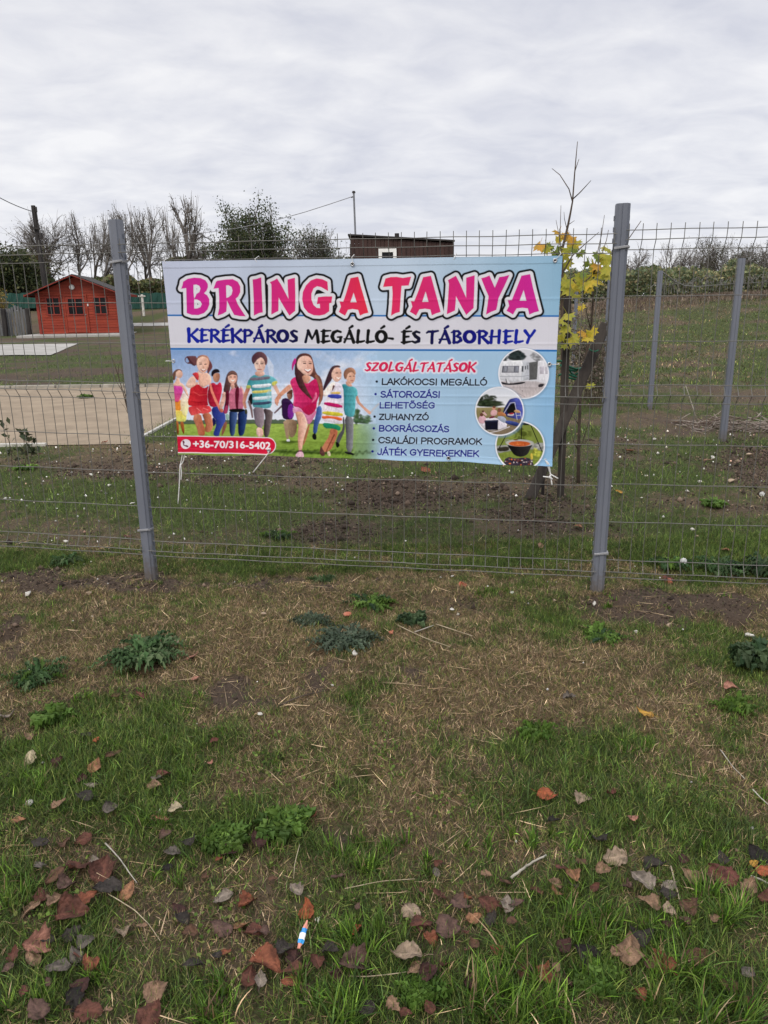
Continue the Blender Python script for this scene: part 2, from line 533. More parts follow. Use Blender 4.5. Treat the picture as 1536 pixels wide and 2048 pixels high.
def covers(x, y):
    px, py = project(np.stack([x, y, np.zeros_like(x)], -1))
    infr = (y > .8) & (np.abs(x) < 60)
    n = fbm(x * 2.6, y * 2.6, 41) - .5
    n2 = fbm(x * 9, y * 9, 47, 3) - .5
    jx, jy = (fbm(x * 5, y * 5, 61) - .5) * 120, (fbm(x * 5 + 9, y * 5, 67) - .5) * 90
    k = np.clip(y / 4.0, .5, 1.0)
    jx, jy = jx / k * .8, jy
    jy = np.where(y > 4.3, jy * .3, jy)
    g = np.where(infr, patch_sum(px + jx, py + jy, GREEN), .4)
    so = np.where(infr, patch_sum(px + jx, py + jy, SOIL), .1)
    st = np.where(infr, patch_sum(px + jx, py + jy, STRAW), .3)
    base_g = np.where(y < 2.4, .30, np.where(y > 4.2, .54, .06))
    n3 = (fbm(x * .8, y * 1.1, 141) - .5) * smooth(4.0, 5.5, y)
    g = np.clip(g * .8 + base_g + n * .9 + n2 * 1.05 + n3 * 2.2, 0, 1)
    so = np.clip(so * .9 + np.where(y > 4.0, .06, .0) - n * .8 + n2 * .8 - .08 - n3 * 1.6, 0, 1)
    st = np.clip(st * .8 + .2 + n2 * .8, 0, 1)
    # the field rising on the right, mown short and green; reddish dry strip at its foot
    fld = smooth(12.5, 15.5, y + n * 3) * smooth(1.5, 3.5, x)
    g = g * (1 - fld) + fld * np.clip(.72 + n * 1.0 + n2 * .5 + n3 * 2.4, 0, 1)
    so = so * (1 - fld) + fld * np.clip(.12 - n2 * .5, 0, 1)
    crest = smooth(33, 42, y + n * 5) * smooth(4, 9, x)
    g = g * (1 - crest)
    st = np.clip(st * (1 - fld * .5) + crest * .9, 0, 1)
    # band of earth between the court and the path
    lb = smooth(15.6, 16.4, y) * (1 - smooth(30, 50, y)) * (1 - smooth(-1, 2, x))
    g = g * (1 - lb) + lb * np.clip(.58 + n * 1.5 + n3 * 3.0 + .5 * np.exp(-((y - 17.0) / 1.0) ** 2) + .4 * np.exp(-((y - 23.5) / 2.5) ** 2), 0, 1)
    so = so * (1 - lb) + lb * np.clip(.30 - n * 1.5 - n3 * 3.0, 0, 1)
    return g, so, st


def axis(a0, a1, step, ends, growth):
    mid = np.arange(a0, a1 + step / 2, step)
    def side(e):
        o, v, s = [], 0.0, step
        while v < e:
            s *= growth
            v += s
            o.append(v)
        return np.array(o)
    lo, hi = side(ends[0]), side(ends[1])
    return np.concatenate([(a0 - lo)[::-1], mid, a1 + hi])


gx = axis(-3.3, 3.3, .016, (3500, 3500), 1.055)
gy = axis(1.0, 6.6, .016, (60, 6000), 1.05)
GX, GY = np.meshgrid(gx, gy)
fx_, fy_ = GX.ravel(), GY.ravel()
GZ = H(fx_, fy_)
g_, s_, t_ = covers(fx_, fy_)
nx, ny = len(gx), len(gy)
idx = np.arange(nx * ny).reshape(ny, nx)
quads = np.stack([idx[:-1, :-1], idx[:-1, 1:], idx[1:, 1:], idx[1:, :-1]], -1).reshape(-1, 4)

mg = bpy.data.materials.new('earth_and_turf')
mg.use_nodes = True
t = mg.node_tree
bs = t.nodes['Principled BSDF']
bs.inputs['Roughness'].default_value = .95
bs.inputs['Specular IOR Level'].default_value = .15


def gn(ty, **k):
    n = t.nodes.new(ty)
    for a, b in k.items():
        setattr(n, a, b)
    return n


def gmath(op, a, b=None, clamp=False):
    n = gn('ShaderNodeMath', operation=op, use_clamp=clamp)
    for i, v in enumerate((a, b)):
        if v is None:
            continue
        if hasattr(v, 'links'):
            t.links.new(v, n.inputs[i])
        else:
            n.inputs[i].default_value = v
    return n.outputs[0]


def gmix(f, a, b):
    n = gn('ShaderNodeMix', data_type='RGBA')
    for i, v in ((0, f), (6, a), (7, b)):
        if hasattr(v, 'links'):
            t.links.new(v, n.inputs[i])
        else:
            n.inputs[i].default_value = v if i == 0 else (*v, 1)
    return n.outputs[2]


def gnoise(scale, detail=4, rough=.6):
    n = gn('ShaderNodeTexNoise')
    n.inputs['Scale'].default_value = scale
    n.inputs['Detail'].default_value = detail
    n.inputs['Roughness'].default_value = rough
    t.links.new(gtc.outputs['Object'], n.inputs['Vector'])
    return n.outputs[0]


gtc = gn('ShaderNodeTexCoord')
gat = gn('ShaderNodeAttribute', attribute_name='Col')
gsep = gn('ShaderNodeSeparateColor')
t.links.new(gat.outputs['Color'], gsep.inputs[0])
fine, mid_, coarse = gnoise(85, 5, .7), gnoise(17, 5), gnoise(3.2, 4)
soil_c = gmix(fine, (.024, .017, .013), (.125, .090, .066))
thatch_c = gmix(fine, (.034, .024, .015), (.24, .17, .098))
green_c = gmix(fine, (.016, .021, .008), (.095, .112, .038))  # kept dark: shade under the grass blades is put into this colour
gfac = gmath('MULTIPLY', gmath('SUBTRACT', gmath('ADD', gsep.outputs[0], gmath('MULTIPLY', gmath('SUBTRACT', mid_, .5), 1.6)), .28), 2.2, clamp=True)
c_ = gmix(gmath('MULTIPLY', gsep.outputs[2], 1.25, clamp=True), gmix(coarse, (.07, .052, .036), (.115, .088, .058)), thatch_c)
c_ = gmix(gfac, c_, green_c)
sfac = gmath('MULTIPLY', gmath('SUBTRACT', gmath('ADD', gsep.outputs[1], gmath('MULTIPLY', gmath('SUBTRACT', fine, .5), 1.2)), .3), 2.6, clamp=True)
c_ = gmix(sfac, c_, soil_c)
t.links.new(c_, bs.inputs['Base Color'])
gb = gn('ShaderNodeBump')
gb.inputs['Strength'].default_value = .8
gb.inputs['Distance'].default_value = .02
t.links.new(gmath('ADD', fine, gmath('MULTIPLY', mid_, 1.5)), gb.inputs['Height'])
t.links.new(gb.outputs[0], bs.inputs['Normal'])
ground = mesh_obj('ground', np.stack([fx_, fy_, GZ], 1), {4: quads}, mg, None, np.stack([g_, s_, t_], 1), True)
tag(ground, kind='structure')


def sheet(name, poly, mat, lift=.012, n=24):
    """a flat sheet laid over the terrain (four corners)"""
    P = np.array(poly, float)
    u, v = np.meshgrid(np.linspace(0, 1, n), np.linspace(0, 1, n))
    q = (P[0] * ((1 - u) * (1 - v))[..., None] + P[1] * (u * (1 - v))[..., None] + P[2] * (u * v)[..., None] + P[3] * ((1 - u) * v)[..., None]).reshape(-1, 2)
    z = H(q[:, 0], q[:, 1]) + lift
    i = np.arange(n * n).reshape(n, n)
    return mesh_obj(name, np.column_stack([q, z]), {4: np.stack([i[:-1, :-1], i[:-1, 1:], i[1:, 1:], i[1:, :-1]], -1).reshape(-1, 4)}, mat, None, None, True)


M_sand = material('rolled_sand', (.200, .155, .108), (.315, .248, .174), rough=.95, scale=2.2, detail=10, bump=.6, bscale=28, ramp=(.3, .7))
M_chalk = material('white_edging', (.36, .34, .30), (.58, .56, .52), rough=.8, scale=6)
M_kerbgrey = material('concrete_kerb', (.24, .22, .18), (.36, .33, .28), rough=.9, scale=5)
x0, x1, y0, y1 = COURT
tag(sheet('court_surface', [(x0, y0), (x1, y0), (x1, y1), (x0, y1)], M_sand, .010, 40), kind='structure')


def edging(name, a, b, w_, h_, mat, label, gaps=()):
    a, b = np.array(a, float), np.array(b, float)
    L = np.linalg.norm(b - a)
    m = MB()
    n = max(2, int(L / .9))
    for i in range(n):
        t0, t1 = i / n + .002, (i + 1) / n - .002
        if any(g0 < (t0 + t1) / 2 < g1 for g0, g1 in gaps):
            continue
        p, q = a + (b - a) * t0, a + (b - a) * t1
        dz = random.uniform(-.004, .004)
        m.bar((p[0], p[1], Hz(*p) + h_ / 2 - .02 + dz), (q[0], q[1], Hz(*q) + h_ / 2 - .02 + dz + random.uniform(-.004, .004)), w_, h_, bev=.004)
    o = m.build(name, mat)
    return tag(o, label, 'edging', 'edging boards round the sand court')


edging('court_edging', (x0, y0), (-2.97, y0), .05, .055, M_chalk, 'white edging board along the near side of the sand court', gaps=[(.92, .97)])
edging('court_edging', (-2.93, y0 + .03), (-2.93, y1 - .03), .04, .05, M_chalk, 'white edging board slanting up along the right side of the court', gaps=[(.1, .19), (.0, .05)])
edging('court_edging', (x0, y1), (-2.97, y1), .12, .09, M_kerbgrey, 'dull grey kerb along the far side of the sand court')

tag(sheet('path', [(-30, 25.2), (-10.9, 25.2), (-12.4, 31.5), (-34, 31.5)], M_concrete, .02, 16), kind='structure')
_m = MB()
_p0 = at(268, 640, 44)
_p1 = at(345, 640, 44)
tag(sheet('path', [(-15.5, 44.0), (-9, 44.0), (-9, 44.9), (-15.5, 44.9)], M_concrete, .03, 12), kind='structure')

# ---------------------------------------------------------------- the fence
POST_H = 1.935


def post_profile(wd, dp):
    """rolled steel post: flat flanks, a raised rib down the front, toothed edges behind"""
    a, b = wd / 2, dp / 2
    return [(-a, b), (-a, -b * .35), (-a * .62, -b * .75), (-a * .18, -b * .75), (-a * .1, -b), (a * .55, -b), (a * .66, -b * .75), (a, -b * .45), (a, b)]


def fence_post(p, h, label, group, lean=(0, 0), clips=(), wd=.064, dp=.055, along=FE, detail=True):
    z = Hz(p[0], p[1])
    r = thing('fence_post', label, 'fence post', (p[0], p[1], z), group)
    m = MB()
    ax = np.array([along[0], along[1], 0])
    ay = np.array([-along[1], along[0], 0])
    a = np.array([p[0], p[1], z - .15])
    b = np.array([p[0] + lean[0], p[1] + lean[1], h])
    m.prism(post_profile(wd, dp), a, b, ax, ay)
    if detail:      # teeth along the rear edges where the panels hook in
        n = int((h - z) / .05)
        for i in range(n):
            q = a + (b - a) * ((.15 + i * .05 + .02) / (h - z + .15))
            for sd in (-1, 1):
                m.box(q + ax * sd * (wd / 2 + .0015) + ay * dp * .28, (.006, .012, .022), np.stack([ax, ay, [0, 0, 1]], 1))
    o = m.build('post_body', M_post, r)
    if detail:
        mc = MB()
        mc.prism([(x * .97, y * .97) for x, y in post_profile(wd, dp)], b, b + np.array([0, 0, .004]), ax, ay)
        mc.build('post_cap', M_post, r)
    for zc in clips:
        mcl = MB()
        q = a + (b - a) * ((zc - z + .15) / (h - z + .15)) - ay * (dp / 2 + .006)
        mcl.bar(q - ax * .034 + np.array([0, 0, -.004]), q + ax * .034 + np.array([0, 0, .004]), .008, .012, bev=.002)
        mcl.bar(q + ax * .034, q + ax * .036 + ay * .05, .008, .010)
        mcl.build('panel_clip', M_clip, r)
    return r


fence_post(FL, POST_H, 'grey steel fence post left of the banner', 'near fence posts', lean=(0.0, 0), clips=(1.735, .30))
fence_post(FR, POST_H, 'grey steel fence post right of the banner', 'near fence posts', lean=(0.004, 0), clips=(1.745, .235))

# far row of posts running back along the side of the plot
far_posts = [((3.77, 8.22), 1.935, 'grey far fence post nearest to the heap of brushwood'), ((3.86, 10.83), 1.93, 'grey far fence post with the slack wire tied to its top'),
             ((3.95, 13.5), 1.9, 'grey far fence post half hidden behind the right near post'), ((4.04, 16.1), 1.88, 'grey far fence post behind the yellow maple leaves')]
for p, h, lb in far_posts:
    fence_post(np.array(p), h, lb, 'fence posts along the side of the plot', detail=False, along=np.array([0.0, 1.0]) if False else np.array([1.0, 0.0]))


def mesh_panel(s0, s1, rows0, rows1, label, spikes=.028, group='welded mesh fence panels'):
    """welded wire panel: rows0 / rows1 are the heights of the horizontal wires at its two ends; rows 1-3, 7-8, 13 stand proud in V folds"""
    p = fw((s0 + s1) / 2, 0)
    r = thing('mesh_fence_panel', label, 'fence panel', (p[0], p[1], Hz(p[0], p[1])), group)
    proud = [.034, .034, 0, 0, 0, 0, .034, 0, 0, 0, 0, 0, .034, 0]
    mh = MB()
    N = 26
    for a, b, o in zip(rows0, rows1, proud):
        pts = [fw(s0 + (s1 - s0) * k / N, a + (b - a) * k / N + .0015 * math.sin(k * 1.3 + a * 9), o + .004) for k in range(N + 1)]
        mh.tube(pts, .0022, 6)
    mh.build('horizontal_wires', M_wire, r)
    mv = MB()
    n = int(round((s1 - s0) / .0635))
    for i in range(n + 1):
        s = s0 + .012 + (s1 - s0 - .024) * i / n
        k = (s - s0) / (s1 - s0)
        zs = [a + (b - a) * k for a, b in zip(rows0, rows1)]
        j = random.uniform(-.0015, .0015)
        pts = [fw(s + j, zs[0] + spikes, proud[0] - .001)]
        for z, o in zip(zs, proud):
            pts.append(fw(s + j + random.uniform(-.0008, .0008), z, o - .001))
        pts.append(fw(s, zs[-1] - spikes * .4, proud[-1] - .001))
        mv.tube(pts, .0019, 5)
    mv.build('vertical_wires', M_wire, r)
    return r


ROW_M0 = [1.818, 1.779, 1.739, 1.529, 1.321, 1.113, 1.071, 1.029, .828, .627, .428, .228, .179, .139]
ROW_M1 = [1.805, 1.763, 1.722, 1.516, 1.304, 1.096, 1.046, 1.006, .802, .591, .391, .185, .137, .096]
ROW_R0 = [1.820, 1.778, 1.735, 1.524, 1.313, 1.103, 1.056, 1.014, .808, .603, .402, .194, .138, .096]
ROW_R1 = [1.805, 1.763, 1.720, 1.510, 1.300, 1.092, 1.045, 1.000, .792, .585, .382, .172, .112, .074]
ROW_L1 = [1.819, 1.778, 1.738, 1.532, 1.325, 1.118, 1.076, 1.033, .833, .632, .432, .236, .186, .146]
ROW_L0 = [1.829, 1.784, 1.749, 1.560, 1.362, 1.168, 1.128, 1.075, .890, .695, .497, .310, .262, .222]
SP = float(np.linalg.norm(FR - FL))
mesh_panel(.02, SP - .02, ROW_M0, ROW_M1, 'grey welded wire fence panel behind the banner')
mesh_panel(SP + .02, 2 * SP - .02, ROW_R0, ROW_R1, 'grey welded wire fence panel right of the banner')
mesh_panel(-SP + .02, -.02, ROW_L0, ROW_L1, 'grey welded wire fence panel left of the banner')

# ---------------------------------------------------------------- the banner's print, drawn in numpy
BS = 2.5                                   # print samples per unit of the artwork
AX0, AY0, AX1, AY1 = 318.0, 504.0, 1134.0, 940.0
AW, AH = int((AX1 - AX0) * BS), int((AY1 - AY0) * BS)
ART = np.zeros((AH, AW, 3))
_yy, _xx = np.mgrid[0:AH, 0:AW]
PX, PY = AX0 + (_xx + .5) / BS, AY0 + (_yy + .5) / BS


def win(x0, y0, x1, y1):
    i0, i1 = max(0, int((y0 - AY0) * BS)), min(AH, int((y1 - AY0) * BS) + 2)
    j0, j1 = max(0, int((x0 - AX0) * BS)), min(AW, int((x1 - AX0) * BS) + 2)
    return slice(i0, i1), slice(j0, j1)


def edges_of(loops):
    A, B = [], []
    for P in loops:
        P = np.asarray(P, float)
        A.append(P)
        B.append(np.roll(P, -1, 0))
    return np.concatenate(A), np.concatenate(B)


def sdf(loops, pad):
    """signed distance (inside > 0) of a set of closed loops, even-odd"""
    A, B = edges_of(loops)
    w_ = win(A[:, 0].min() - pad, A[:, 1].min() - pad, A[:, 0].max() + pad, A[:, 1].max() + pad)
    x, y = PX[w_], PY[w_]
    d = np.full(x.shape, 1e9)
    ins = np.zeros(x.shape, bool)
    for (ax, ay), (bx, by) in zip(A, B):
        ex, ey = bx - ax, by - ay
        l2 = ex * ex + ey * ey + 1e-12
        tt = np.clip(((x - ax) * ex + (y - ay) * ey) / l2, 0, 1)
        d = np.minimum(d, (x - ax - tt * ex) ** 2 + (y - ay - tt * ey) ** 2)
        if ay != by:
            ins ^= ((ay > y) != (by > y)) & (x < ex * (y - ay) / (by - ay) + ax)
    d = np.sqrt(d)
    return w_, np.where(ins, d, -d)


def blend(w_, a, col):
    a = a[..., None]
    ART[w_] = ART[w_] * (1 - a) + col * a


def colour_at(c, w_):
    return lin(c) if not callable(c) else c(PX[w_], PY[w_])


def paint(loops, col, grow=0.0, soft=.45, alpha=1.0):
    if np.ndim(loops[0][0]) == 0:
        loops = [loops]
    w_, s = sdf(loops, abs(grow) + soft * 2 + 1)
    blend(w_, np.clip((s + grow) / (2 * soft) + .5, 0, 1) * alpha, colour_at(col, w_))


def line(pts, r, col, soft=.4, alpha=1.0):
    """tapered stroke; pts = [(x, y)], r scalar or list"""
    P = np.asarray(pts, float)
    rr = np.full(len(P), r) if np.ndim(r) == 0 else np.asarray(r, float)
    pad = rr.max() + 2 + soft
    w_ = win(P[:, 0].min() - pad, P[:, 1].min() - pad, P[:, 0].max() + pad, P[:, 1].max() + pad)
    x, y = PX[w_], PY[w_]
    s = np.full(x.shape, -1e9)
    for i in range(max(1, len(P) - 1)):
        a, b = P[i], P[min(i + 1, len(P) - 1)]
        e = b - a
        tt = np.clip(((x - a[0]) * e[0] + (y - a[1]) * e[1]) / (e @ e + 1e-12), 0, 1)
        s = np.maximum(s, rr[i] + (rr[min(i + 1, len(P) - 1)] - rr[i]) * tt - np.hypot(x - a[0] - tt * e[0], y - a[1] - tt * e[1]))
    blend(w_, np.clip(s / (2 * soft) + .5, 0, 1) * alpha, colour_at(col, w_))


def disc(x, y, rx, ry, col, soft=.45, alpha=1.0):
    w_ = win(x - rx - 3, y - ry - 3, x + rx + 3, y + ry + 3)
    q = np.hypot((PX[w_] - x) / rx, (PY[w_] - y) / ry)
    blend(w_, np.clip((1 - q) * min(rx, ry) / (2 * soft) + .5, 0, 1) * alpha, colour_at(col, w_))


def curve(P, it=2):
    """rounds a polygon by corner cutting"""
    P = np.asarray(P, float)
    for _ in range(it):
        Q = np.roll(P, -1, 0)
        P = np.stack([P * .75 + Q * .25, P * .25 + Q * .75], 1).reshape(-1, 2)
    return P


# --- fields of colour
u_ = np.clip((PX - 330) / 790, 0, 1)[..., None]
top_c = lin((186, 192, 212)) * (1 - u_) + lin((150, 184, 208)) * u_
top_c = np.where(u_ < .62, lin((186, 192, 212)) * (1 - u_ / .62) + lin((184, 200, 218)) * (u_ / .62), lin((184, 200, 218)) * (1 - (u_ - .62) / .38) + lin((140, 178, 204)) * ((u_ - .62) / .38))
mid_c = lin((206, 204, 213)) + 0 * u_
low_c = lin((166, 190, 216)) * (1 - u_) + lin((158, 190, 216)) * u_
low_c = low_c + (lin((138, 178, 212)) - low_c) * np.clip((PX - 1010) / 80, 0, 1)[..., None]
yl1, yl2 = 630.5 + (PX - 332) * .002, 697.5 + (PX - 340) * .005
ART[:] = np.where((PY < yl1)[..., None], top_c, np.where((PY < yl2)[..., None], mid_c, low_c))
hem = np.clip(1 - np.abs(PY - (536.5 - (PX - 330) * .013)) / .8, 0, 1)[..., None] * .06
ART *= 1 - hem
line([(326, 630.5), (1124, 632.2)], 1.7, (40, 108, 176))
line([(332, 697.4), (1120, 701.4)], 1.9, (40, 108, 176))

# --- the photograph of running children
ph = np.clip((762 - PX) / 60, 0, 1) * (PY > yl2 + 2)
yt = np.clip((PY - 700) / 145, 0, 1)[..., None]
xs = np.clip((PX - 345) / 400, 0, 1)[..., None]
sky_c = lin((128, 158, 204)) * (1 - yt) + lin((205, 212, 226)) * yt
sky_c = sky_c * (1 - xs * .6) + (lin((176, 198, 220)) * (1 - yt) + lin((208, 212, 222)) * yt) * xs * .6
cl = fbm(PX / 42, PY / 26, 91)[..., None]
sky_c = sky_c + (lin((214, 216, 226)) - sky_c) * np.clip((cl - .5) * 3.2 + (yt - .45) * 1.1, 0, .85)
gy_ = np.clip((PY - 846) / 72, 0, 1)[..., None]
gn_ = fbm(PX / 7, PY / 2.6, 93)[..., None]
grass_c = (lin((156, 182, 84)) * (1 - gy_) + lin((112, 142, 56)) * gy_) * (.72 + .56 * gn_)
hz = np.clip((PY - 846.5) / 1.2, 0, 1)[..., None]
pic = sky_c * (1 - hz) + grass_c * hz
tl = np.clip((PY - (841 - 4 * fbm(PX / 5, PX * 0, 95))) / 1.5, 0, 1) * np.clip((849 - PY) / 1.5, 0, 1) * np.clip((640 - PX) / 10, 0, 1)
pic = pic + (lin((62, 84, 44)) * (.7 + .6 * gn_) - pic) * tl[..., None] * .9
ART[:] = ART * (1 - ph[..., None]) + pic * ph[..., None]
lw = np.clip((PX - 700) / 25, 0, 1) * np.clip((762 - PX) / 30, 0, 1) * np.clip((PY - 840) / 30, 0, 1)
ART[:] = ART + (lin((120, 150, 80)) - ART) * (lw * .6)[..., None]


def bush(x, y, rx, ry, c, n, seed):
    q = np.random.default_rng(seed)
    for _ in range(n):
        a, rr = q.uniform(0, 6.28), math.sqrt(q.uniform(0, 1))
        k = q.uniform(.6, 1.35)
        disc(x + rx * rr * math.cos(a), y + ry * rr * math.sin(a), q.uniform(.18, .36) * rx, q.uniform(.18, .36) * ry, tuple(min(255, v * k) for v in c), soft=1, alpha=.75)


bush(716, 832, 9, 14, (78, 104, 70), 40, 1)
bush(733, 838, 9, 8, (96, 122, 92), 34, 2)
bush(725, 842, 16, 4, (70, 96, 66), 30, 3)
for q_ in range(26):
    line([(560 + q_ * 7, 905 + random.uniform(-4, 5)), (566 + q_ * 7, 903 + random.uniform(-4, 5))], 2.0, (52, 70, 34), soft=1.5, alpha=.55)
for x_, y_, w2 in ((470, 888, 60), (578, 884, 16), (625, 905, 60), (560, 902, 20)):
    disc(x_, y_, w2, 3.2, (50, 68, 34), soft=1.4, alpha=.7)


def tr(ox, oy, k):
    return lambda P: [(ox + x / k, oy + y / k) for x, y in P]


A_ = tr(340, 690, 6.982)
B_ = tr(540, 690, 6.982)
C_ = tr(940, 690, 8.194)


def shape(T, P, col, it=1, soft=.5, alpha=1.0, shade=None):
    P = curve(T(P), it)
    w_, s = sdf([P], soft * 2 + 1)
    c = colour_at(col, w_)
    gy_s, gx_s = np.gradient(s)
    rnd = np.exp(-np.maximum(s, 0) / 2.2)
    lit = 1 + rnd * (.24 * np.clip(gy_s * BS, -1, 1) - .20 * np.clip(gx_s * BS, -1, 1)) - .04
    lit = lit * (.78 + .44 * fbm(PX[w_] / 2.6, PY[w_] / 4.4, 171, 3))
    blend(w_, np.clip(s / (2 * soft) + .5, 0, 1) * alpha, c * np.clip(lit, .45, 1.4)[..., None])


def grad(c0, c1, ax, a, b):
    """colour ramp of the print along x or y"""
    l0, l1 = lin(c0), lin(c1)

    def f(x, y):
        k = np.clip(((x if ax == 'x' else y) - a) / (b - a), 0, 1)[..., None]
        return l0 * (1 - k) + l1 * k
    return f


def dot(T, x, y, r, col, ry=None, alpha=1.0):
    p = T([(x, y)])[0]
    k = 6.982 if T is not C_ else 8.194
    disc(p[0], p[1], r / k, (ry or r) / k, col, soft=.35, alpha=alpha)


def stroke(T, P, r, col, alpha=1.0):
    k = 6.982 if T is not C_ else 8.194
    line(T(P), np.asarray(r, float) / k if np.ndim(r) else r / k, col, alpha=alpha)


def gx_(T, c0, c1, x0, x1):
    return grad(c0, c1, 'x', T([(x0, 0)])[0][0], T([(x1, 0)])[0][0])


def gy2(T, c0, c1, y0, y1):
    return grad(c0, c1, 'y', T([(0, y0)])[0][1], T([(0, y1)])[0][1])


# girl in the long dress, far left
shape(A_, [(45, 490), (40, 400), (80, 345), (140, 330), (180, 360), (175, 400), (120, 360), (90, 420), (80, 490)], (116, 84, 72))
shape(A_, [(95, 450), (140, 460), (145, 520), (190, 540), (230, 600), (275, 720), (255, 725), (190, 620), (170, 590), (60, 580), (38, 560), (90, 510)], (222, 178, 158))
shape(A_, [(95, 370), (140, 345), (185, 380), (185, 430), (150, 468), (105, 450), (85, 420)], gx_(A_, (236, 196, 176), (200, 150, 130), 95, 190))
shape(A_, [(50, 770), (130, 760), (165, 770), (170, 930), (60, 920)], (230, 142, 56))
shape(A_, [(66, 905), (170, 915), (240, 930), (235, 1070), (150, 1065), (85, 1055)], gy2(A_, (232, 200, 90), (214, 214, 110), 900, 1050))
shape(A_, [(35, 565), (100, 568), (180, 575), (192, 650), (150, 745), (128, 800), (48, 780), (30, 650)], gy2(A_, (206, 70, 168), (214, 80, 120), 570, 790))
shape(A_, [(188, 640), (272, 740), (262, 900), (232, 1010), (170, 950), (148, 790)], gy2(A_, (226, 202, 204), (238, 226, 150), 640, 1000))
shape(A_, [(85, 1055), (130, 1060), (140, 1240), (112, 1248)], gy2(A_, (190, 110, 60), (110, 50, 34), 1050, 1240))
shape(A_, [(145, 1070), (200, 1062), (215, 1232), (190, 1238)], gy2(A_, (190, 110, 60), (120, 56, 36), 1050, 1240))
# boy in red behind
shape(A_, [(560, 540), (620, 520), (660, 560), (700, 510), (730, 545), (735, 640), (700, 780), (690, 850), (590, 870), (545, 830), (525, 680)], gx_(A_, (150, 30, 52), (212, 50, 78), 540, 720))
shape(A_, [(600, 440), (625, 395), (690, 385), (705, 420), (700, 480), (670, 525), (620, 512)], gx_(A_, (206, 150, 122), (150, 98, 78), 610, 705))
shape(A_, [(580, 420), (590, 360), (640, 328), (690, 340), (705, 382), (660, 384), (620, 402), (600, 445)], (44, 34, 44))
shape(A_, [(580, 870), (690, 850), (770, 940), (782, 1060), (720, 1160), (692, 1240), (690, 1272), (620, 1268), (608, 1230), (650, 1130), (650, 1040), (600, 1000)], gx_(A_, (44, 54, 130), (74, 92, 178), 600, 780))
shape(A_, [(600, 1000), (650, 1040), (640, 1110), (612, 1140), (596, 1080)], (34, 40, 92))
shape(A_, [(745, 1100), (790, 1060), (800, 1110), (740, 1265), (715, 1265)], (150, 96, 78))
shape(A_, [(775, 960), (825, 960), (825, 1050), (790, 1050)], (150, 182, 172))
# girl in red
shape(A_, [(210, 190), (240, 155), (300, 150), (385, 155), (385, 280), (330, 290), (300, 262), (250, 262), (215, 230)], (112, 74, 78))
dot(A_, 250, 210, 26, (140, 164, 204), 34)
stroke(A_, [(250, 165), (290, 230), (345, 285)], [10, 14, 8], (84, 52, 58))
shape(A_, [(535, 180), (590, 250), (602, 320), (560, 365), (535, 425), (520, 350), (545, 290)], (118, 70, 72))
shape(A_, [(370, 240), (385, 165), (450, 132), (530, 150), (560, 205), (548, 290), (380, 300)], gx_(A_, (150, 104, 88), (190, 140, 116), 380, 540))
shape(A_, [(280, 460), (330, 425), (368, 470), (362, 530), (395, 508), (405, 540), (340, 592), (270, 602), (228, 572), (240, 520)], gx_(A_, (238, 204, 186), (214, 166, 146), 240, 390))
shape(A_, [(385, 350), (430, 390), (480, 395), (520, 380), (575, 430), (588, 500), (562, 545), (530, 560), (460, 600), (405, 540), (398, 450)], gx_(A_, (222, 172, 150), (236, 190, 170), 400, 580))
shape(A_, [(310, 400), (380, 372), (412, 420), (402, 500), (372, 480), (340, 430)], (206, 62, 68))
shape(A_, [(288, 600), (320, 588), (400, 535), (450, 590), (500, 600), (548, 560), (528, 650), (532, 800), (548, 850), (270, 860), (253, 780), (280, 700)], gx_(A_, (214, 50, 58), (176, 36, 52), 280, 540))
stroke(A_, [(330, 650), (420, 700), (520, 690)], [4, 8, 3], (232, 92, 92), .6)
stroke(A_, [(300, 780), (400, 800), (520, 780)], [4, 7, 3], (160, 30, 44), .6)
shape(A_, [(270, 850), (545, 835), (588, 890), (578, 938), (450, 965), (440, 948), (310, 992), (280, 950), (262, 900)], gy2(A_, (206, 50, 60), (236, 92, 92), 840, 970))
stroke(A_, [(380, 880), (440, 930)], [5, 3], (248, 150, 146), .7)
stroke(A_, [(470, 880), (540, 905)], [5, 3], (248, 150, 146), .7)
stroke(A_, [(570, 550), (590, 640), (640, 760), (710, 900)], [14, 17, 17, 20], (228, 132, 112))
shape(A_, [(690, 860), (740, 880), (752, 935), (720, 945), (690, 915)], (198, 112, 92))
shape(A_, [(310, 985), (435, 950), (460, 1080), (490, 1150), (497, 1268), (400, 1268), (385, 1170)], gx_(A_, (214, 140, 108), (170, 88, 62), 330, 490))
shape(A_, [(450, 960), (578, 940), (602, 1080), (607, 1150), (570, 1212), (500, 1218), (488, 1150), (512, 1120), (470, 1010)], gx_(A_, (150, 78, 56), (214, 136, 104), 460, 600))
shape(A_, [(385, 200), (440, 160), (500, 165), (547, 205), (550, 290), (522, 350), (482, 398), (430, 387), (390, 325), (374, 262)], gx_(A_, (240, 200, 182), (212, 160, 138), 400, 550))
stroke(A_, [(422, 266), (446, 264)], 6, (70, 44, 44))
stroke(A_, [(490, 268), (512, 266)], 6, (70, 44, 44))
stroke(A_, [(415, 244), (448, 238)], 4, (128, 86, 70), .7)
stroke(A_, [(468, 285), (474, 318), (462, 322)], [3, 5, 3], (196, 136, 116), .9)
stroke(A_, [(440, 338), (466, 360), (506, 340)], [5, 10, 5], (150, 50, 52))
stroke(A_, [(448, 338), (470, 350), (498, 340)], [4, 6, 4], (244, 232, 226))
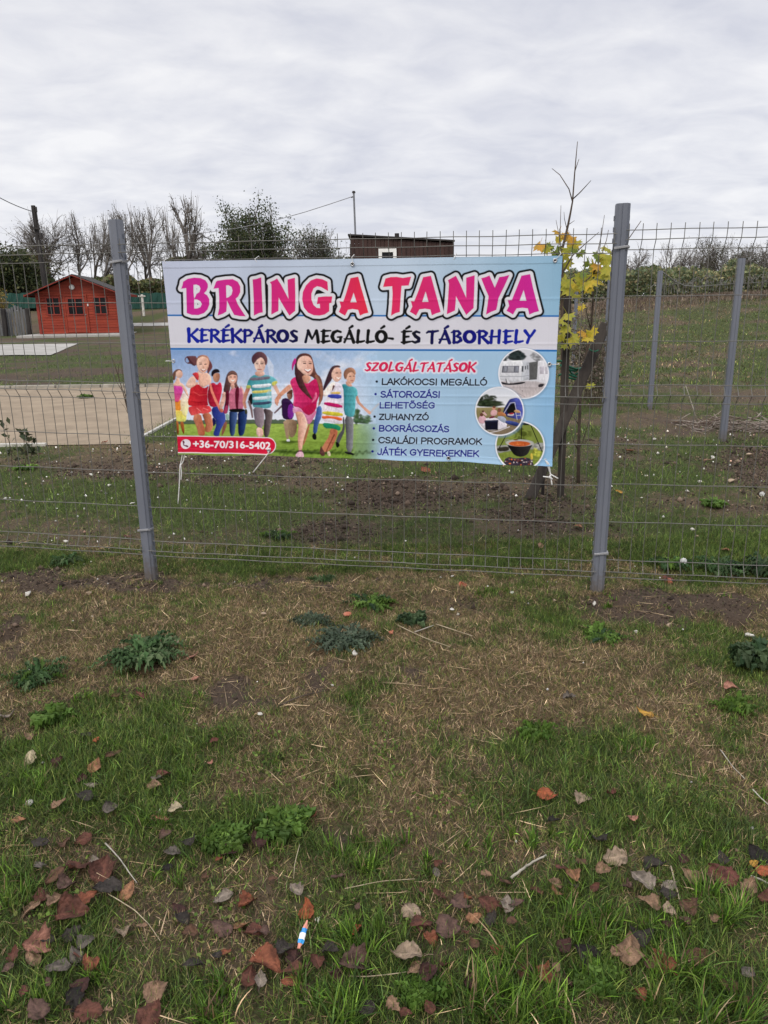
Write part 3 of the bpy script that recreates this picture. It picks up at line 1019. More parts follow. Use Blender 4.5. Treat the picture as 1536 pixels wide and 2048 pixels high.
# girl with the waistcoat
shape(A_, [(745, 650), (770, 540), (790, 430), (830, 365), (890, 353), (937, 390), (948, 450), (932, 540), (948, 560), (948, 650), (910, 650), (900, 560), (850, 560), (840, 650), (790, 680)], gx_(A_, (84, 60, 64), (124, 90, 82), 760, 940))
shape(A_, [(740, 650), (790, 660), (782, 760), (742, 880), (700, 905), (698, 830), (730, 740)], (218, 170, 154))
shape(A_, [(975, 560), (1022, 610), (1042, 700), (1010, 722), (985, 650)], (214, 168, 158))
shape(A_, [(830, 600), (950, 600), (992, 600), (1012, 640), (1032, 890), (950, 908), (890, 922), (818, 900)], gx_(A_, (212, 116, 142), (190, 110, 136), 820, 1020))
shape(A_, [(845, 540), (905, 540), (900, 610), (862, 620)], (212, 160, 142))
shape(A_, [(780, 650), (830, 620), (828, 760), (815, 900), (800, 962), (743, 952), (760, 860), (780, 770)], (106, 30, 56))
shape(A_, [(780, 840), (815, 850), (800, 962), (745, 952)], (178, 66, 104))
shape(A_, [(910, 620), (957, 560), (967, 660), (952, 800), (950, 922), (922, 900), (910, 780)], (104, 28, 54))
shape(A_, [(810, 430), (850, 392), (905, 398), (937, 430), (937, 490), (900, 545), (850, 540), (818, 500)], gx_(A_, (232, 184, 164), (214, 160, 142), 820, 930))
shape(A_, [(800, 440), (830, 380), (890, 372), (935, 405), (925, 425), (870, 405), (830, 430)], (118, 86, 80))
stroke(A_, [(838, 446), (862, 446)], 5, (84, 54, 52))
stroke(A_, [(896, 446), (918, 446)], 5, (84, 54, 52))
stroke(A_, [(852, 486), (880, 500), (908, 484)], [4, 9, 4], (236, 220, 214))
shape(A_, [(830, 900), (942, 920), (930, 1050), (910, 1130), (895, 1272), (832, 1272), (825, 1060)], gx_(A_, (26, 34, 66), (86, 112, 168), 828, 925))
shape(A_, [(942, 920), (1060, 900), (1078, 960), (1052, 1130), (1022, 1272), (948, 1272), (943, 1100)], gx_(A_, (24, 34, 74), (60, 84, 140), 950, 1070))
shape(A_, [(826, 890), (1030, 890), (1040, 925), (940, 945), (830, 930)], (30, 24, 34))
shape(A_, [(1035, 900), (1070, 895), (1078, 960), (1045, 975)], (72, 74, 52))
# boy in the striped shirt
shape(A_, [(1085, 740), (1140, 655), (1155, 790), (1130, 850), (1095, 820)], (26, 22, 32))
stroke(A_, [(1095, 790), (1130, 900), (1145, 1010)], [16, 15, 12], (128, 104, 106))
stroke(A_, [(1345, 190), (1400, 300), (1410, 420)], [30, 40, 30], (212, 216, 226), .5)
stroke(A_, [(1090, 600), (1045, 720), (1030, 800), (1048, 875)], [28, 26, 22, 18], gx_(A_, (206, 144, 122), (170, 108, 90), 1015, 1110))
stroke(A_, [(1455, 570), (1500, 660), (1530, 740)], [26, 22, 18], (216, 170, 150))
shape(A_, [(1200, 1145), (1292, 1165), (1302, 1288), (1205, 1285)], gx_(A_, (234, 196, 186), (206, 158, 144), 1205, 1300))
shape(A_, [(1280, 880), (1432, 920), (1424, 1010), (1402, 1130), (1372, 1292), (1310, 1292), (1300, 1150), (1330, 1000)], gx_(A_, (62, 52, 58), (134, 120, 120), 1310, 1420))
shape(A_, [(1150, 872), (1292, 870), (1312, 960), (1302, 1172), (1190, 1142), (1168, 1000)], gx_(A_, (110, 98, 110), (160, 144, 152), 1160, 1300))
shirt = [(1100, 470), (1180, 408), (1240, 445), (1312, 418), (1390, 430), (1470, 470), (1502, 530), (1430, 582), (1402, 560), (1412, 700), (1417, 872), (1330, 892), (1220, 872), (1143, 872), (1145, 700), (1135, 600), (1080, 602), (1068, 560)]
shape(A_, shirt, gx_(A_, (70, 150, 160), (104, 176, 186), 1110, 1410))
for y_, h_, c2 in ((470, 42, (122, 114, 130)), (572, 46, (212, 218, 226)), (652, 38, (206, 196, 104)), (742, 44, (204, 214, 222)), (815, 40, (74, 88, 116))):
    x_a = 1108 if y_ < 500 else (1142 if y_ < 700 else 1150)
    x_b = 1392 if y_ < 500 else 1408
    shape(A_, [(x_a, y_ - h_ / 2 + 8), ((x_a + x_b) / 2, y_ - h_ / 2 + 4), (x_b, y_ - h_ / 2 - 14), (x_b, y_ + h_ / 2 - 14), ((x_a + x_b) / 2, y_ + h_ / 2 + 4), (x_a, y_ + h_ / 2 + 8)], c2, it=1)
shape(A_, [(1062, 560), (1128, 565), (1122, 606), (1058, 610)], (178, 186, 100))
shape(A_, [(1408, 525), (1482, 498), (1502, 530), (1430, 584)], (204, 198, 96))
shape(A_, [(1330, 690), (1390, 600), (1405, 760), (1350, 800)], (170, 206, 214), alpha=.5)
shape(A_, [(1190, 365), (1312, 365), (1314, 425), (1240, 448), (1178, 418)], gx_(A_, (206, 158, 140), (226, 182, 166), 1190, 1310))
shape(A_, [(1178, 215), (1240, 168), (1306, 188), (1328, 250), (1322, 330), (1290, 382), (1240, 394), (1195, 352), (1168, 280)], gx_(A_, (240, 208, 192), (210, 166, 150), 1180, 1330))
shape(A_, [(1140, 240), (1133, 180), (1165, 128), (1220, 92), (1290, 98), (1342, 150), (1358, 210), (1347, 275), (1322, 285), (1312, 212), (1270, 168), (1215, 200), (1180, 250), (1165, 275)], gx_(A_, (88, 58, 70), (120, 84, 88), 1140, 1350))
stroke(A_, [(1196, 262), (1224, 264)], 6, (66, 50, 54))
stroke(A_, [(1264, 264), (1292, 262)], 6, (66, 50, 54))
stroke(A_, [(1190, 242), (1226, 240)], 4, (106, 72, 70), .8)
stroke(A_, [(1262, 240), (1298, 240)], 4, (106, 72, 70), .8)
stroke(A_, [(1244, 280), (1250, 312)], 5, (206, 150, 132), .9)
stroke(A_, [(1222, 342), (1270, 344)], 6, (178, 92, 88))
# small child in purple
stroke(B_, [(165, 850), (60, 950)], [14, 10], (112, 88, 96))
shape(B_, [(150, 760), (230, 735), (300, 790), (332, 850), (332, 1032), (240, 1052), (163, 1020), (158, 860)], (60, 26, 76))
shape(B_, [(240, 860), (310, 800), (342, 1000), (250, 1047)], (130, 52, 156))
shape(B_, [(175, 1045), (372, 1040), (377, 1190), (330, 1292), (270, 1292), (255, 1150), (267, 1312), (228, 1322), (200, 1180)], gx_(B_, (180, 152, 124), (120, 94, 74), 190, 370))
shape(B_, [(230, 700), (250, 650), (312, 650), (312, 740), (270, 775), (240, 735)], gx_(B_, (176, 124, 104), (96, 58, 52), 240, 310))
shape(B_, [(225, 690), (240, 655), (312, 610), (314, 690), (262, 680)], (98, 62, 52))
shape(B_, [(225, 1322), (272, 1312), (277, 1352), (232, 1348)], (206, 206, 214))
# jeans of a child behind
shape(B_, [(650, 860), (722, 850), (722, 1010), (670, 1110), (652, 1242), (598, 1242), (600, 1140), (640, 960)], gx_(B_, (54, 78, 140), (92, 122, 182), 610, 720))
shape(B_, [(590, 1240), (640, 1235), (652, 1312), (620, 1332), (583, 1300)], (24, 24, 28))
# boy in the teal shirt
stroke(B_, [(1400, 950), (1450, 890), (1520, 820)], [16, 14, 14], (186, 186, 192), .8)
shape(B_, [(1040, 1000), (1052, 1190), (1000, 1300), (960, 1392), (918, 1350), (950, 1260), (1022, 1170), (1015, 1010)], (88, 88, 92))
shape(B_, [(918, 1340), (987, 1390), (942, 1442), (918, 1400)], (30, 30, 30))
shape(B_, [(1040, 975), (1167, 1000), (1172, 1200), (1162, 1492), (1068, 1482), (1068, 1250)], gx_(B_, (84, 84, 88), (140, 140, 146), 1050, 1170))
shape(B_, [(1045, 1478), (1162, 1490), (1202, 1532), (1055, 1512)], (40, 40, 40))
stroke(B_, [(1212, 720), (1240, 800), (1310, 870), (1395, 942)], [20, 19, 16, 22], gx_(B_, (196, 142, 120), (222, 170, 148), 1200, 1400))
shape(B_, [(988, 560), (1050, 538), (1100, 578), (1160, 575), (1217, 610), (1232, 700), (1197, 722), (1197, 870), (1177, 1002), (1100, 1002), (1030, 962), (1030, 700)], gx_(B_, (56, 138, 150), (96, 178, 186), 1020, 1200))
shape(B_, [(1060, 495), (1132, 535), (1157, 572), (1110, 585), (1058, 552)], (206, 156, 136))
shape(B_, [(1060, 440), (1090, 382), (1150, 362), (1192, 410), (1192, 480), (1160, 534), (1110, 542), (1070, 502)], gx_(B_, (230, 184, 160), (206, 154, 130), 1070, 1190))
shape(B_, [(1022, 400), (1048, 340), (1120, 306), (1187, 338), (1204, 400), (1182, 424), (1150, 372), (1090, 392), (1062, 482), (1038, 472)], gx_(B_, (140, 96, 78), (190, 140, 112), 1030, 1200))
stroke(B_, [(1108, 438), (1128, 436)], 5, (80, 56, 52))
stroke(B_, [(1162, 434), (1180, 434)], 5, (80, 56, 52))
stroke(B_, [(1128, 498), (1160, 496)], 5, (176, 92, 86))
# girl in the striped dress
shape(B_, [(840, 1160), (932, 1170), (952, 1230), (900, 1370), (840, 1482), (698, 1502), (740, 1400), (830, 1270)], gx_(B_, (206, 136, 102), (176, 100, 74), 720, 940))
stroke(B_, [(900, 1250), (830, 1390), (785, 1490)], [7, 6, 5], (118, 62, 48))
shape(B_, [(688, 1500), (712, 1395), (730, 1440), (762, 1492), (772, 1542), (720, 1552)], (96, 62, 58))
shape(B_, [(795, 1490), (838, 1482), (852, 1545), (815, 1552)], (206, 190, 160))
shape(B_, [(735, 610), (770, 500), (830, 340), (880, 288), (962, 280), (992, 312), (920, 322), (882, 390), (867, 482), (800, 565), (750, 650)], gx_(B_, (62, 44, 58), (98, 70, 72), 740, 980))
shape(B_, [(725, 1085), (840, 1090), (992, 1130), (982, 1205), (880, 1165), (760, 1165)], (44, 142, 104))
shape(B_, [(880, 525), (962, 528), (1022, 580), (1032, 760), (1022, 980), (1002, 1115), (880, 1078), (720, 1068), (735, 870), (790, 740), (850, 660)], gx_(B_, (226, 216, 222), (204, 198, 212), 740, 1020))
for P, c2 in (([(850, 660), (985, 650), (985, 690), (835, 682)], (206, 172, 84)), ([(815, 685), (1000, 690), (1000, 757), (798, 737)], (66, 76, 176)), ([(758, 788), (1012, 832), (1012, 888), (748, 842)], (198, 36, 108)),
              ([(733, 918), (1024, 945), (1016, 1002), (725, 972)], (202, 190, 60)), ([(722, 980), (1012, 1008), (1004, 1068), (860, 1020), (724, 1038)], (226, 104, 58))):
    shape(B_, P, c2, it=1)
shape(B_, [(748, 645), (850, 525), (920, 515), (892, 580), (862, 640), (762, 735), (738, 690)], (236, 222, 214))
stroke(B_, [(890, 575), (870, 630)], [14, 8], (110, 74, 74))
shape(B_, [(850, 420), (880, 338), (932, 308), (987, 334), (1002, 420), (987, 482), (932, 525), (880, 492)], gx_(B_, (236, 194, 176), (208, 158, 138), 860, 1000))
stroke(B_, [(918, 392), (946, 390)], 6, (70, 48, 48))
stroke(B_, [(976, 390), (992, 390)], 5, (70, 48, 48))
stroke(B_, [(930, 452), (956, 468), (982, 450)], [4, 8, 4], (238, 222, 216))
# the tall girl in the middle
shape(B_, [(340, 340), (350, 200), (400, 128), (490, 110), (562, 135), (592, 190), (612, 280), (642, 400), (712, 450), (742, 600), (742, 740), (692, 840), (668, 862), (690, 700), (650, 520), (580, 430), (440, 430), (480, 560), (592, 762), (540, 742), (420, 602), (380, 482), (340, 420)], gx_(B_, (74, 48, 54), (128, 84, 72), 350, 740))
stroke(B_, [(640, 430), (705, 560), (722, 700), (680, 840)], [16, 22, 18, 8], (158, 104, 84))
shape(B_, [(300, 250), (350, 168), (367, 240), (330, 290), (312, 362), (298, 340)], (196, 48, 136))
shape(B_, [(275, 540), (318, 600), (200, 682), (130, 742), (112, 832), (63, 832), (58, 760), (120, 680), (200, 600)], gx_(B_, (200, 134, 106), (222, 164, 140), 60, 310))
stroke(B_, [(75, 770), (95, 840)], [18, 12], (210, 150, 128))
shape(B_, [(318, 870), (430, 868), (490, 960), (570, 990), (642, 900), (642, 962), (560, 1104), (518, 1112), (490, 1000), (450, 932), (330, 962), (313, 920)], gx_(B_, (220, 160, 192), (206, 110, 150), 320, 640))
shape(B_, [(348, 930), (440, 928), (492, 1000), (527, 1110), (500, 1200), (462, 1330), (440, 1484), (393, 1492), (385, 1250), (400, 1120), (363, 1000)], gx_(B_, (206, 146, 124), (236, 196, 178), 370, 520))
shape(B_, [(500, 1200), (540, 1108), (557, 1110), (522, 1260), (470, 1402), (448, 1402)], (178, 112, 84))
shape(B_, [(385, 1475), (446, 1468), (452, 1512), (388, 1518)], (112, 62, 84))
shape(B_, [(348, 1545), (390, 1492), (452, 1492), (472, 1540), (467, 1577), (380, 1572)], (206, 166, 178))
shape(B_, [(268, 520), (320, 452), (390, 448), (450, 500), (520, 548), (600, 482), (642, 468), (672, 560), (692, 700), (652, 800), (647, 900), (560, 992), (480, 962), (420, 872), (313, 862), (335, 740), (308, 600)], gx_(B_, (214, 56, 116), (194, 36, 92), 300, 680))
shape(B_, [(430, 880), (640, 800), (640, 905), (560, 985), (485, 955)], (186, 28, 74), alpha=.7)
shape(B_, [(640, 640), (662, 740), (570, 822), (610, 740)], (232, 122, 160), alpha=.8)
stroke(B_, [(330, 640), (345, 760), (330, 850)], [6, 10, 4], (232, 96, 146), .6)
shape(B_, [(440, 420), (562, 428), (572, 480), (520, 545), (460, 522)], gx_(B_, (190, 134, 110), (222, 172, 148), 440, 570))
shape(B_, [(370, 260), (400, 180), (470, 148), (550, 160), (592, 230), (602, 330), (580, 402), (530, 434), (470, 417), (420, 362), (378, 330)], gx_(B_, (240, 200, 184), (216, 164, 146), 390, 600))
shape(B_, [(345, 420), (440, 450), (502, 600), (602, 772), (560, 752), (420, 622), (368, 520)], gx_(B_, (70, 44, 50), (104, 66, 64), 350, 600))
stroke(B_, [(466, 258), (496, 256)], 7, (64, 42, 46))
stroke(B_, [(546, 258), (574, 260)], 7, (64, 42, 46))
stroke(B_, [(455, 236), (500, 228)], 4, (112, 76, 70), .8)
stroke(B_, [(545, 230), (580, 238)], 4, (112, 76, 70), .8)
stroke(B_, [(518, 270), (530, 312), (512, 318)], [3, 6, 3], (204, 148, 130), .9)
stroke(B_, [(478, 344), (528, 372), (574, 340)], [6, 18, 6], (164, 66, 66))
stroke(B_, [(486, 344), (528, 360), (568, 342)], [5, 12, 5], (246, 238, 234))

# --- the three round pictures


def ring_clip(cx_, cy_, r, body):
    """paints body() only inside a circle, then its white rim and soft shadow"""
    x, y = C_([(cx_, cy_)])[0]
    r = r / 8.194
    disc(x + 1.2, y + 1.6, r + 2.4, r + 2.4, (110, 140, 170), soft=2.2, alpha=.55)
    keep = ART.copy()
    body(x, y, r)
    a = np.clip((r - np.hypot(PX - x, PY - y)) / .8 + .5, 0, 1)[..., None]
    ART[:] = keep * (1 - a) + ART * a
    ang = np.linspace(0, 2 * math.pi, 90)
    line([(x + (r - 1) * math.cos(q), y + (r - 1) * math.sin(q)) for q in ang], 1.25, (226, 226, 232))


def caravans(x, y, r):
    disc(x, y, r + 2, r + 2, (202, 202, 208))
    bush(1008, 716, 7, 7, (92, 98, 98), 30, 11)
    bush(1034, 713, 15, 9, (52, 60, 60), 110, 12)
    bush(1030, 706, 12, 6, (46, 54, 54), 60, 13)
    bush(1078, 712, 14, 9, (150, 150, 154), 70, 14)
    bush(1084, 704, 10, 6, (128, 128, 132), 40, 15)
    shape(C_, [(430, 600), (1320, 590), (1320, 900), (430, 900)], gy2(C_, (176, 168, 170), (196, 184, 184), 600, 860), it=0)
    shape(C_, [(965, 290), (1115, 265), (1100, 565), (965, 575)], (92, 92, 92), it=0)
    shape(C_, [(500, 600), (640, 640), (900, 598), (905, 632), (700, 662), (515, 650)], (42, 42, 46))
    shape(C_, [(850, 258), (970, 280), (974, 560), (830, 602)], gx_(C_, (204, 206, 212), (170, 172, 180), 840, 970), it=0)
    shape(C_, [(520, 268), (850, 252), (862, 300), (832, 602), (700, 622), (478, 562), (488, 460)], gy2(C_, (226, 226, 230), (200, 200, 206), 260, 610), it=0)
    shape(C_, [(535, 345), (808, 343), (798, 457), (518, 457)], (96, 96, 106), it=0)
    shape(C_, [(560, 355), (605, 355), (598, 448), (540, 448)], (140, 142, 150), it=0)
    shape(C_, [(622, 355), (725, 355), (716, 450), (610, 450)], (158, 158, 164), it=0)
    shape(C_, [(740, 355), (795, 355), (786, 448), (732, 448)], (130, 132, 142), it=0)
    for P in ([(848, 345), (880, 348), (876, 440), (845, 440)], [(902, 345), (922, 345), (920, 405), (902, 405)], [(940, 335), (955, 335), (953, 400), (940, 400)]):
        shape(C_, P, (84, 86, 92), it=0)
    stroke(C_, [(490, 520), (840, 520), (960, 500)], 5, (150, 152, 160))
    stroke(C_, [(600, 560), (640, 620)], 14, (206, 206, 210))
    stroke(C_, [(590, 560), (600, 625)], 7, (80, 80, 84))
    shape(C_, [(1120, 262), (1300, 248), (1302, 632), (1240, 640), (1095, 602)], (222, 220, 226), it=0)
    shape(C_, [(1140, 355), (1215, 352), (1212, 475), (1142, 475)], (190, 184, 194), it=0)
    shape(C_, [(1235, 355), (1275, 352), (1275, 475), (1235, 475)], (190, 184, 194), it=0)
    shape(C_, [(1130, 635), (1225, 635), (1190, 692), (1110, 692)], (52, 50, 54))
    dot(C_, 860, 755, 9, (120, 110, 112))
    stroke(C_, [(780, 790), (900, 850)], 6, (160, 148, 150))


def pot(x, y, r):
    disc(x, y, r + 2, r + 2, (120, 132, 66))
    bush(1040, 872, 22, 14, (112, 124, 58), 60, 21)
    shape(C_, [(400, 1660), (600, 1640), (1030, 1620), (1240, 1590), (1240, 1740), (1000, 1700), (620, 1740), (420, 1800)], (150, 150, 144))
    shape(C_, [(440, 1690), (640, 1660), (640, 1740), (450, 1750)], (58, 54, 48))
    shape(C_, [(400, 1780), (1240, 1740), (1240, 2000), (400, 2000)], (120, 134, 60), it=0)
    bush(1072, 905, 8, 8, (170, 172, 70), 30, 22)
    bush(1078, 892, 10, 6, (132, 132, 130), 26, 23)
    shape(C_, [(700, 1270), (960, 1262), (1030, 1310), (860, 1318)], (44, 44, 38))
    stroke(C_, [(590, 1490), (480, 1690)], 7, (22, 22, 22))
    stroke(C_, [(848, 1310), (842, 1545)], 7, (22, 22, 22))
    stroke(C_, [(1000, 1320), (1180, 1745)], 7, (22, 22, 22))
    shape(C_, [(556, 1880), (640, 1830), (720, 1860), (900, 1840), (1000, 1860), (1060, 2000), (556, 2000)], (58, 50, 62))
    for q in range(46):
        a, b = random.uniform(580, 1030), random.uniform(1850, 1960)
        dot(C_, a, b, random.uniform(6, 20), random.choice([(34, 30, 38), (88, 76, 92), (120, 60, 40), (206, 110, 52), (206, 190, 190), (60, 50, 60)]), random.uniform(5, 12))
    shape(C_, [(985, 1790), (1015, 1760), (1035, 1860), (1000, 1890)], (222, 190, 80), alpha=.8)
    shape(C_, [(595, 1620), (1035, 1620), (985, 1702), (950, 1790), (850, 1838), (730, 1812), (670, 1730)], gx_(C_, (24, 24, 26), (56, 54, 54), 640, 1000))
    dot(C_, 815, 1605, 228, (172, 172, 168), 58)
    dot(C_, 812, 1618, 176, (186, 92, 48), 43)
    for q in range(16):
        dot(C_, random.uniform(690, 930), random.uniform(1600, 1642), random.uniform(10, 20), random.choice([(214, 128, 62), (164, 66, 36), (204, 108, 60)]), 7, .8)
    dot(C_, 752, 1556, 40, (110, 70, 44), 9)
    stroke(C_, [(580, 1600), (590, 1560), (640, 1550)], 5, (140, 140, 138))


def camp(x, y, r):
    disc(x, y, r + 2, r + 2, gy2(C_, (204, 208, 218), (222, 222, 226), 700, 1020))
    shape(C_, [(60, 1030), (920, 1020), (920, 1260), (60, 1260)], gy2(C_, (144, 132, 92), (122, 112, 76), 1030, 1250), it=0)
    bush(978, 808, 24, 6, (56, 64, 48), 90, 31)
    bush(972, 800, 12, 9, (50, 60, 44), 60, 32)
    bush(986, 797, 9, 5, (60, 66, 54), 30, 33)
    shape(C_, [(100, 1250), (900, 1200), (900, 1520), (100, 1520)], (122, 108, 86), it=0)
    shape(C_, [(535, 1085), (640, 900), (680, 880), (790, 862), (862, 950), (900, 1100), (852, 1236), (560, 1172)], gx_(C_, (34, 38, 78), (84, 92, 176), 560, 860))
    shape(C_, [(690, 905), (800, 880), (860, 960), (880, 1100), (775, 1090), (760, 950)], (82, 90, 172))
    shape(C_, [(580, 1110), (672, 958), (742, 952), (757, 1100), (700, 1155)], (20, 20, 30))
    stroke(C_, [(560, 1120), (660, 955), (735, 945), (760, 1080)], 6, (176, 176, 196))
    shape(C_, [(610, 1140), (720, 1110), (720, 1165), (620, 1165)], (206, 196, 204))
    shape(C_, [(640, 1125), (720, 1112), (715, 1140), (640, 1145)], (170, 40, 50))
    shape(C_, [(720, 1080), (770, 1058), (832, 1090), (822, 1122), (730, 1110)], (186, 146, 104))
    for P in ([(750, 1110), (775, 1230)], [(825, 1100), (848, 1225)], [(760, 1160), (830, 1150)]):
        stroke(C_, P, 4, (196, 196, 204))
    shape(C_, [(125, 1262), (250, 1200), (470, 1200), (652, 1335), (440, 1405), (250, 1402)], (218, 212, 222))
    shape(C_, [(450, 1102), (520, 1095), (592, 1142), (592, 1172), (450, 1165)], (178, 118, 78))
    dot(C_, 480, 1070, 30, (120, 78, 62), 34)
    shape(C_, [(335, 1092), (400, 1058), (452, 1092), (432, 1165), (338, 1165)], (212, 166, 168))
    dot(C_, 392, 1040, 28, (196, 140, 116), 30)
    dot(C_, 395, 1022, 24, (110, 72, 58), 16)
    shape(C_, [(130, 1202), (200, 1148), (272, 1202), (242, 1294), (148, 1292)], (206, 164, 174))
    stroke(C_, [(220, 1110), (262, 1150)], [18, 14], (206, 168, 166))
    dot(C_, 190, 1148, 28, (98, 62, 52))
    dot(C_, 212, 1094, 18, (90, 60, 52))
    shape(C_, [(330, 1180), (400, 1165), (400, 1200), (300, 1215)], (112, 40, 62))
    shape(C_, [(440, 1180), (540, 1168), (602, 1230), (580, 1295), (470, 1235)], (158, 166, 186))
    shape(C_, [(590, 1232), (830, 1282), (800, 1345), (575, 1292)], gy2(C_, (70, 84, 150), (40, 50, 96), 1240, 1330))
    shape(C_, [(240, 1247), (462, 1240), (457, 1397), (250, 1397)], (26, 28, 46), it=0)
    shape(C_, [(235, 1240), (465, 1232), (465, 1256), (238, 1264)], (58, 62, 84), it=0)
    shape(C_, [(330, 1442), (652, 1340), (742, 1372), (600, 1472), (480, 1492)], (128, 112, 92))
    stroke(C_, [(330, 1440), (480, 1410), (650, 1342)], 6, (206, 200, 204))


ring_clip(880, 470, 415, caravans)
ring_clip(820, 1655, 405, pot)
ring_clip(485, 1090, 402, camp)

# the picture areas are printed from photographs: slight softness, grain and tonal depth
def soften(a, m, k=1):
    b = a.copy()
    for _ in range(k):
        b[1:-1, 1:-1] = (a[1:-1, 1:-1] * 2 + a[:-2, 1:-1] + a[2:, 1:-1] + a[1:-1, :-2] + a[1:-1, 2:]) / 6
        a = b.copy()
    return b * m[..., None] + a * 0 + ART * (1 - m[..., None])


_pm = ((PX < 755) & (PY > yl2 + 4)) * 1.0
ART[:] = soften(ART.copy(), _pm, 2)
_gr = 1 + _pm[..., None] * ((fbm(PX / 1.1, PY / 1.4, 181, 2) - .5) * .16 + (fbm(PX / 5, PY / 7, 183, 2) - .5) * .16)[..., None]
ART[:] = np.clip(ART * _gr, 0, 1)
_m = ART.mean(-1, keepdims=True)
ART[:] = ART + _pm[..., None] * (ART * (.70 + .66 * np.clip(_m, 0, .7)) - ART) * .7

# --- lettering
W_, K_ = (216, 214, 221), (10, 11, 20)
T1, T2, T3, T4 = tr(340, 530, 6.982), tr(540, 530, 6.982), tr(740, 530, 6.982), tr(900, 530, 6.982)
TITLE = [
    (T1, [[(190, 235), (250, 195), (340, 178), (430, 185), (500, 215), (533, 265), (535, 310), (515, 360), (480, 395), (525, 425), (555, 480), (555, 550), (530, 620), (480, 670), (400, 698), (310, 695), (240, 670), (238, 560), (232, 320), (165, 330), (180, 290)],
          [(330, 275), (372, 272), (415, 290), (432, 330), (415, 380), (375, 405), (360, 440), (340, 475), (330, 380)], [(340, 480), (380, 480), (430, 505), (452, 545), (430, 590), (385, 608), (340, 610)]]),
    (T1, [[(650, 235), (668, 222), (780, 205), (880, 200), (950, 235), (985, 300), (985, 380), (955, 440), (920, 470), (950, 550), (1000, 630), (1055, 715), (980, 712), (900, 695), (850, 600), (800, 490), (795, 580), (790, 650), (740, 680), (675, 703), (695, 600), (695, 450), (685, 320), (615, 330)],
          [(785, 285), (820, 280), (865, 305), (880, 355), (865, 415), (825, 450), (790, 462)]]),
    (T1, [[(1163, 205), (1210, 198), (1278, 175), (1280, 350), (1285, 500), (1290, 660), (1240, 670), (1172, 705), (1172, 500), (1168, 350)]]),
    (T2, [[(0, 240), (60, 212), (95, 190), (150, 280), (255, 480), (245, 350), (240, 205), (340, 178), (345, 330), (348, 480), (345, 640), (265, 705), (200, 600), (115, 450), (112, 560), (110, 640), (15, 690), (18, 560), (20, 350), (18, 270)]]),
    (T2, [[(800, 235), (730, 200), (650, 188), (570, 215), (500, 285), (455, 380), (447, 480), (470, 590), (530, 665), (610, 700), (690, 705), (760, 690), (825, 645), (825, 535), (855, 525), (865, 440), (760, 440), (670, 450), (655, 545), (695, 540), (700, 605), (650, 600), (605, 560), (575, 480), (575, 400), (605, 325), (655, 295), (710, 305), (808, 360)]]),
    (T2, [[(1125, 185), (1228, 165), (1270, 320), (1330, 520), (1372, 665), (1310, 680), (1255, 705), (1230, 625), (1150, 612), (1085, 625), (1045, 705), (1000, 680), (960, 655), (990, 580), (970, 510), (1020, 515), (1060, 400)], [(1165, 380), (1210, 522), (1118, 522)]]),
    (T3, [[(218, 190), (290, 170), (370, 168), (460, 182), (575, 165), (540, 285), (440, 290), (430, 430), (415, 655), (360, 670), (298, 705), (312, 550), (318, 400), (312, 295), (185, 305)]]),
    (T3, [[(745, 172), (850, 152), (890, 300), (940, 480), (985, 655), (920, 675), (865, 700), (845, 620), (770, 608), (690, 618), (645, 705), (600, 675), (560, 652), (595, 580), (575, 505), (620, 510), (680, 360)], [(778, 365), (820, 517), (728, 517)]]),
    (T3, [[(1092, 212), (1160, 175), (1200, 152), (1255, 260), (1345, 465), (1345, 330), (1345, 180), (1460, 145), (1455, 350), (1445, 600), (1345, 695), (1280, 580), (1200, 430), (1195, 530), (1185, 635), (1075, 685), (1090, 500), (1105, 260)]]),
    (T4, [[(437, 187), (500, 170), (550, 148), (590, 240), (625, 320), (660, 240), (690, 170), (760, 160), (828, 140), (760, 290), (675, 465), (660, 560), (645, 625), (570, 655), (505, 690), (525, 560), (540, 435), (490, 320)]]),
    (T4, [[(1000, 150), (1118, 128), (1160, 320), (1205, 500), (1242, 645), (1180, 660), (1110, 690), (1090, 605), (1010, 595), (930, 605), (880, 690), (840, 665), (792, 640), (828, 570), (810, 492), (865, 490), (930, 330)], [(1030, 345), (1070, 500), (970, 500)]]),
]
TITLE = [[T(lp) for lp in L] for T, L in TITLE]


def title_c(x, y):
    k = np.clip(np.abs(x - 735) / 330, 0, 1)[..., None] ** .8
    return lin((220, 50, 72)) * (1 - k) + lin((198, 44, 144)) * k


for L in TITLE:
    paint([[(x + 2.2, y + 3.2) for x, y in lp] for lp in L], (96, 104, 124), grow=8.6, soft=3.0, alpha=.5)
for L in TITLE:
    paint(L, K_, grow=10.9, soft=.5)
for L in TITLE:
    paint(L, W_, grow=6.6, soft=.5)
for L in TITLE:
    paint(L, title_c, grow=.3, soft=.45)

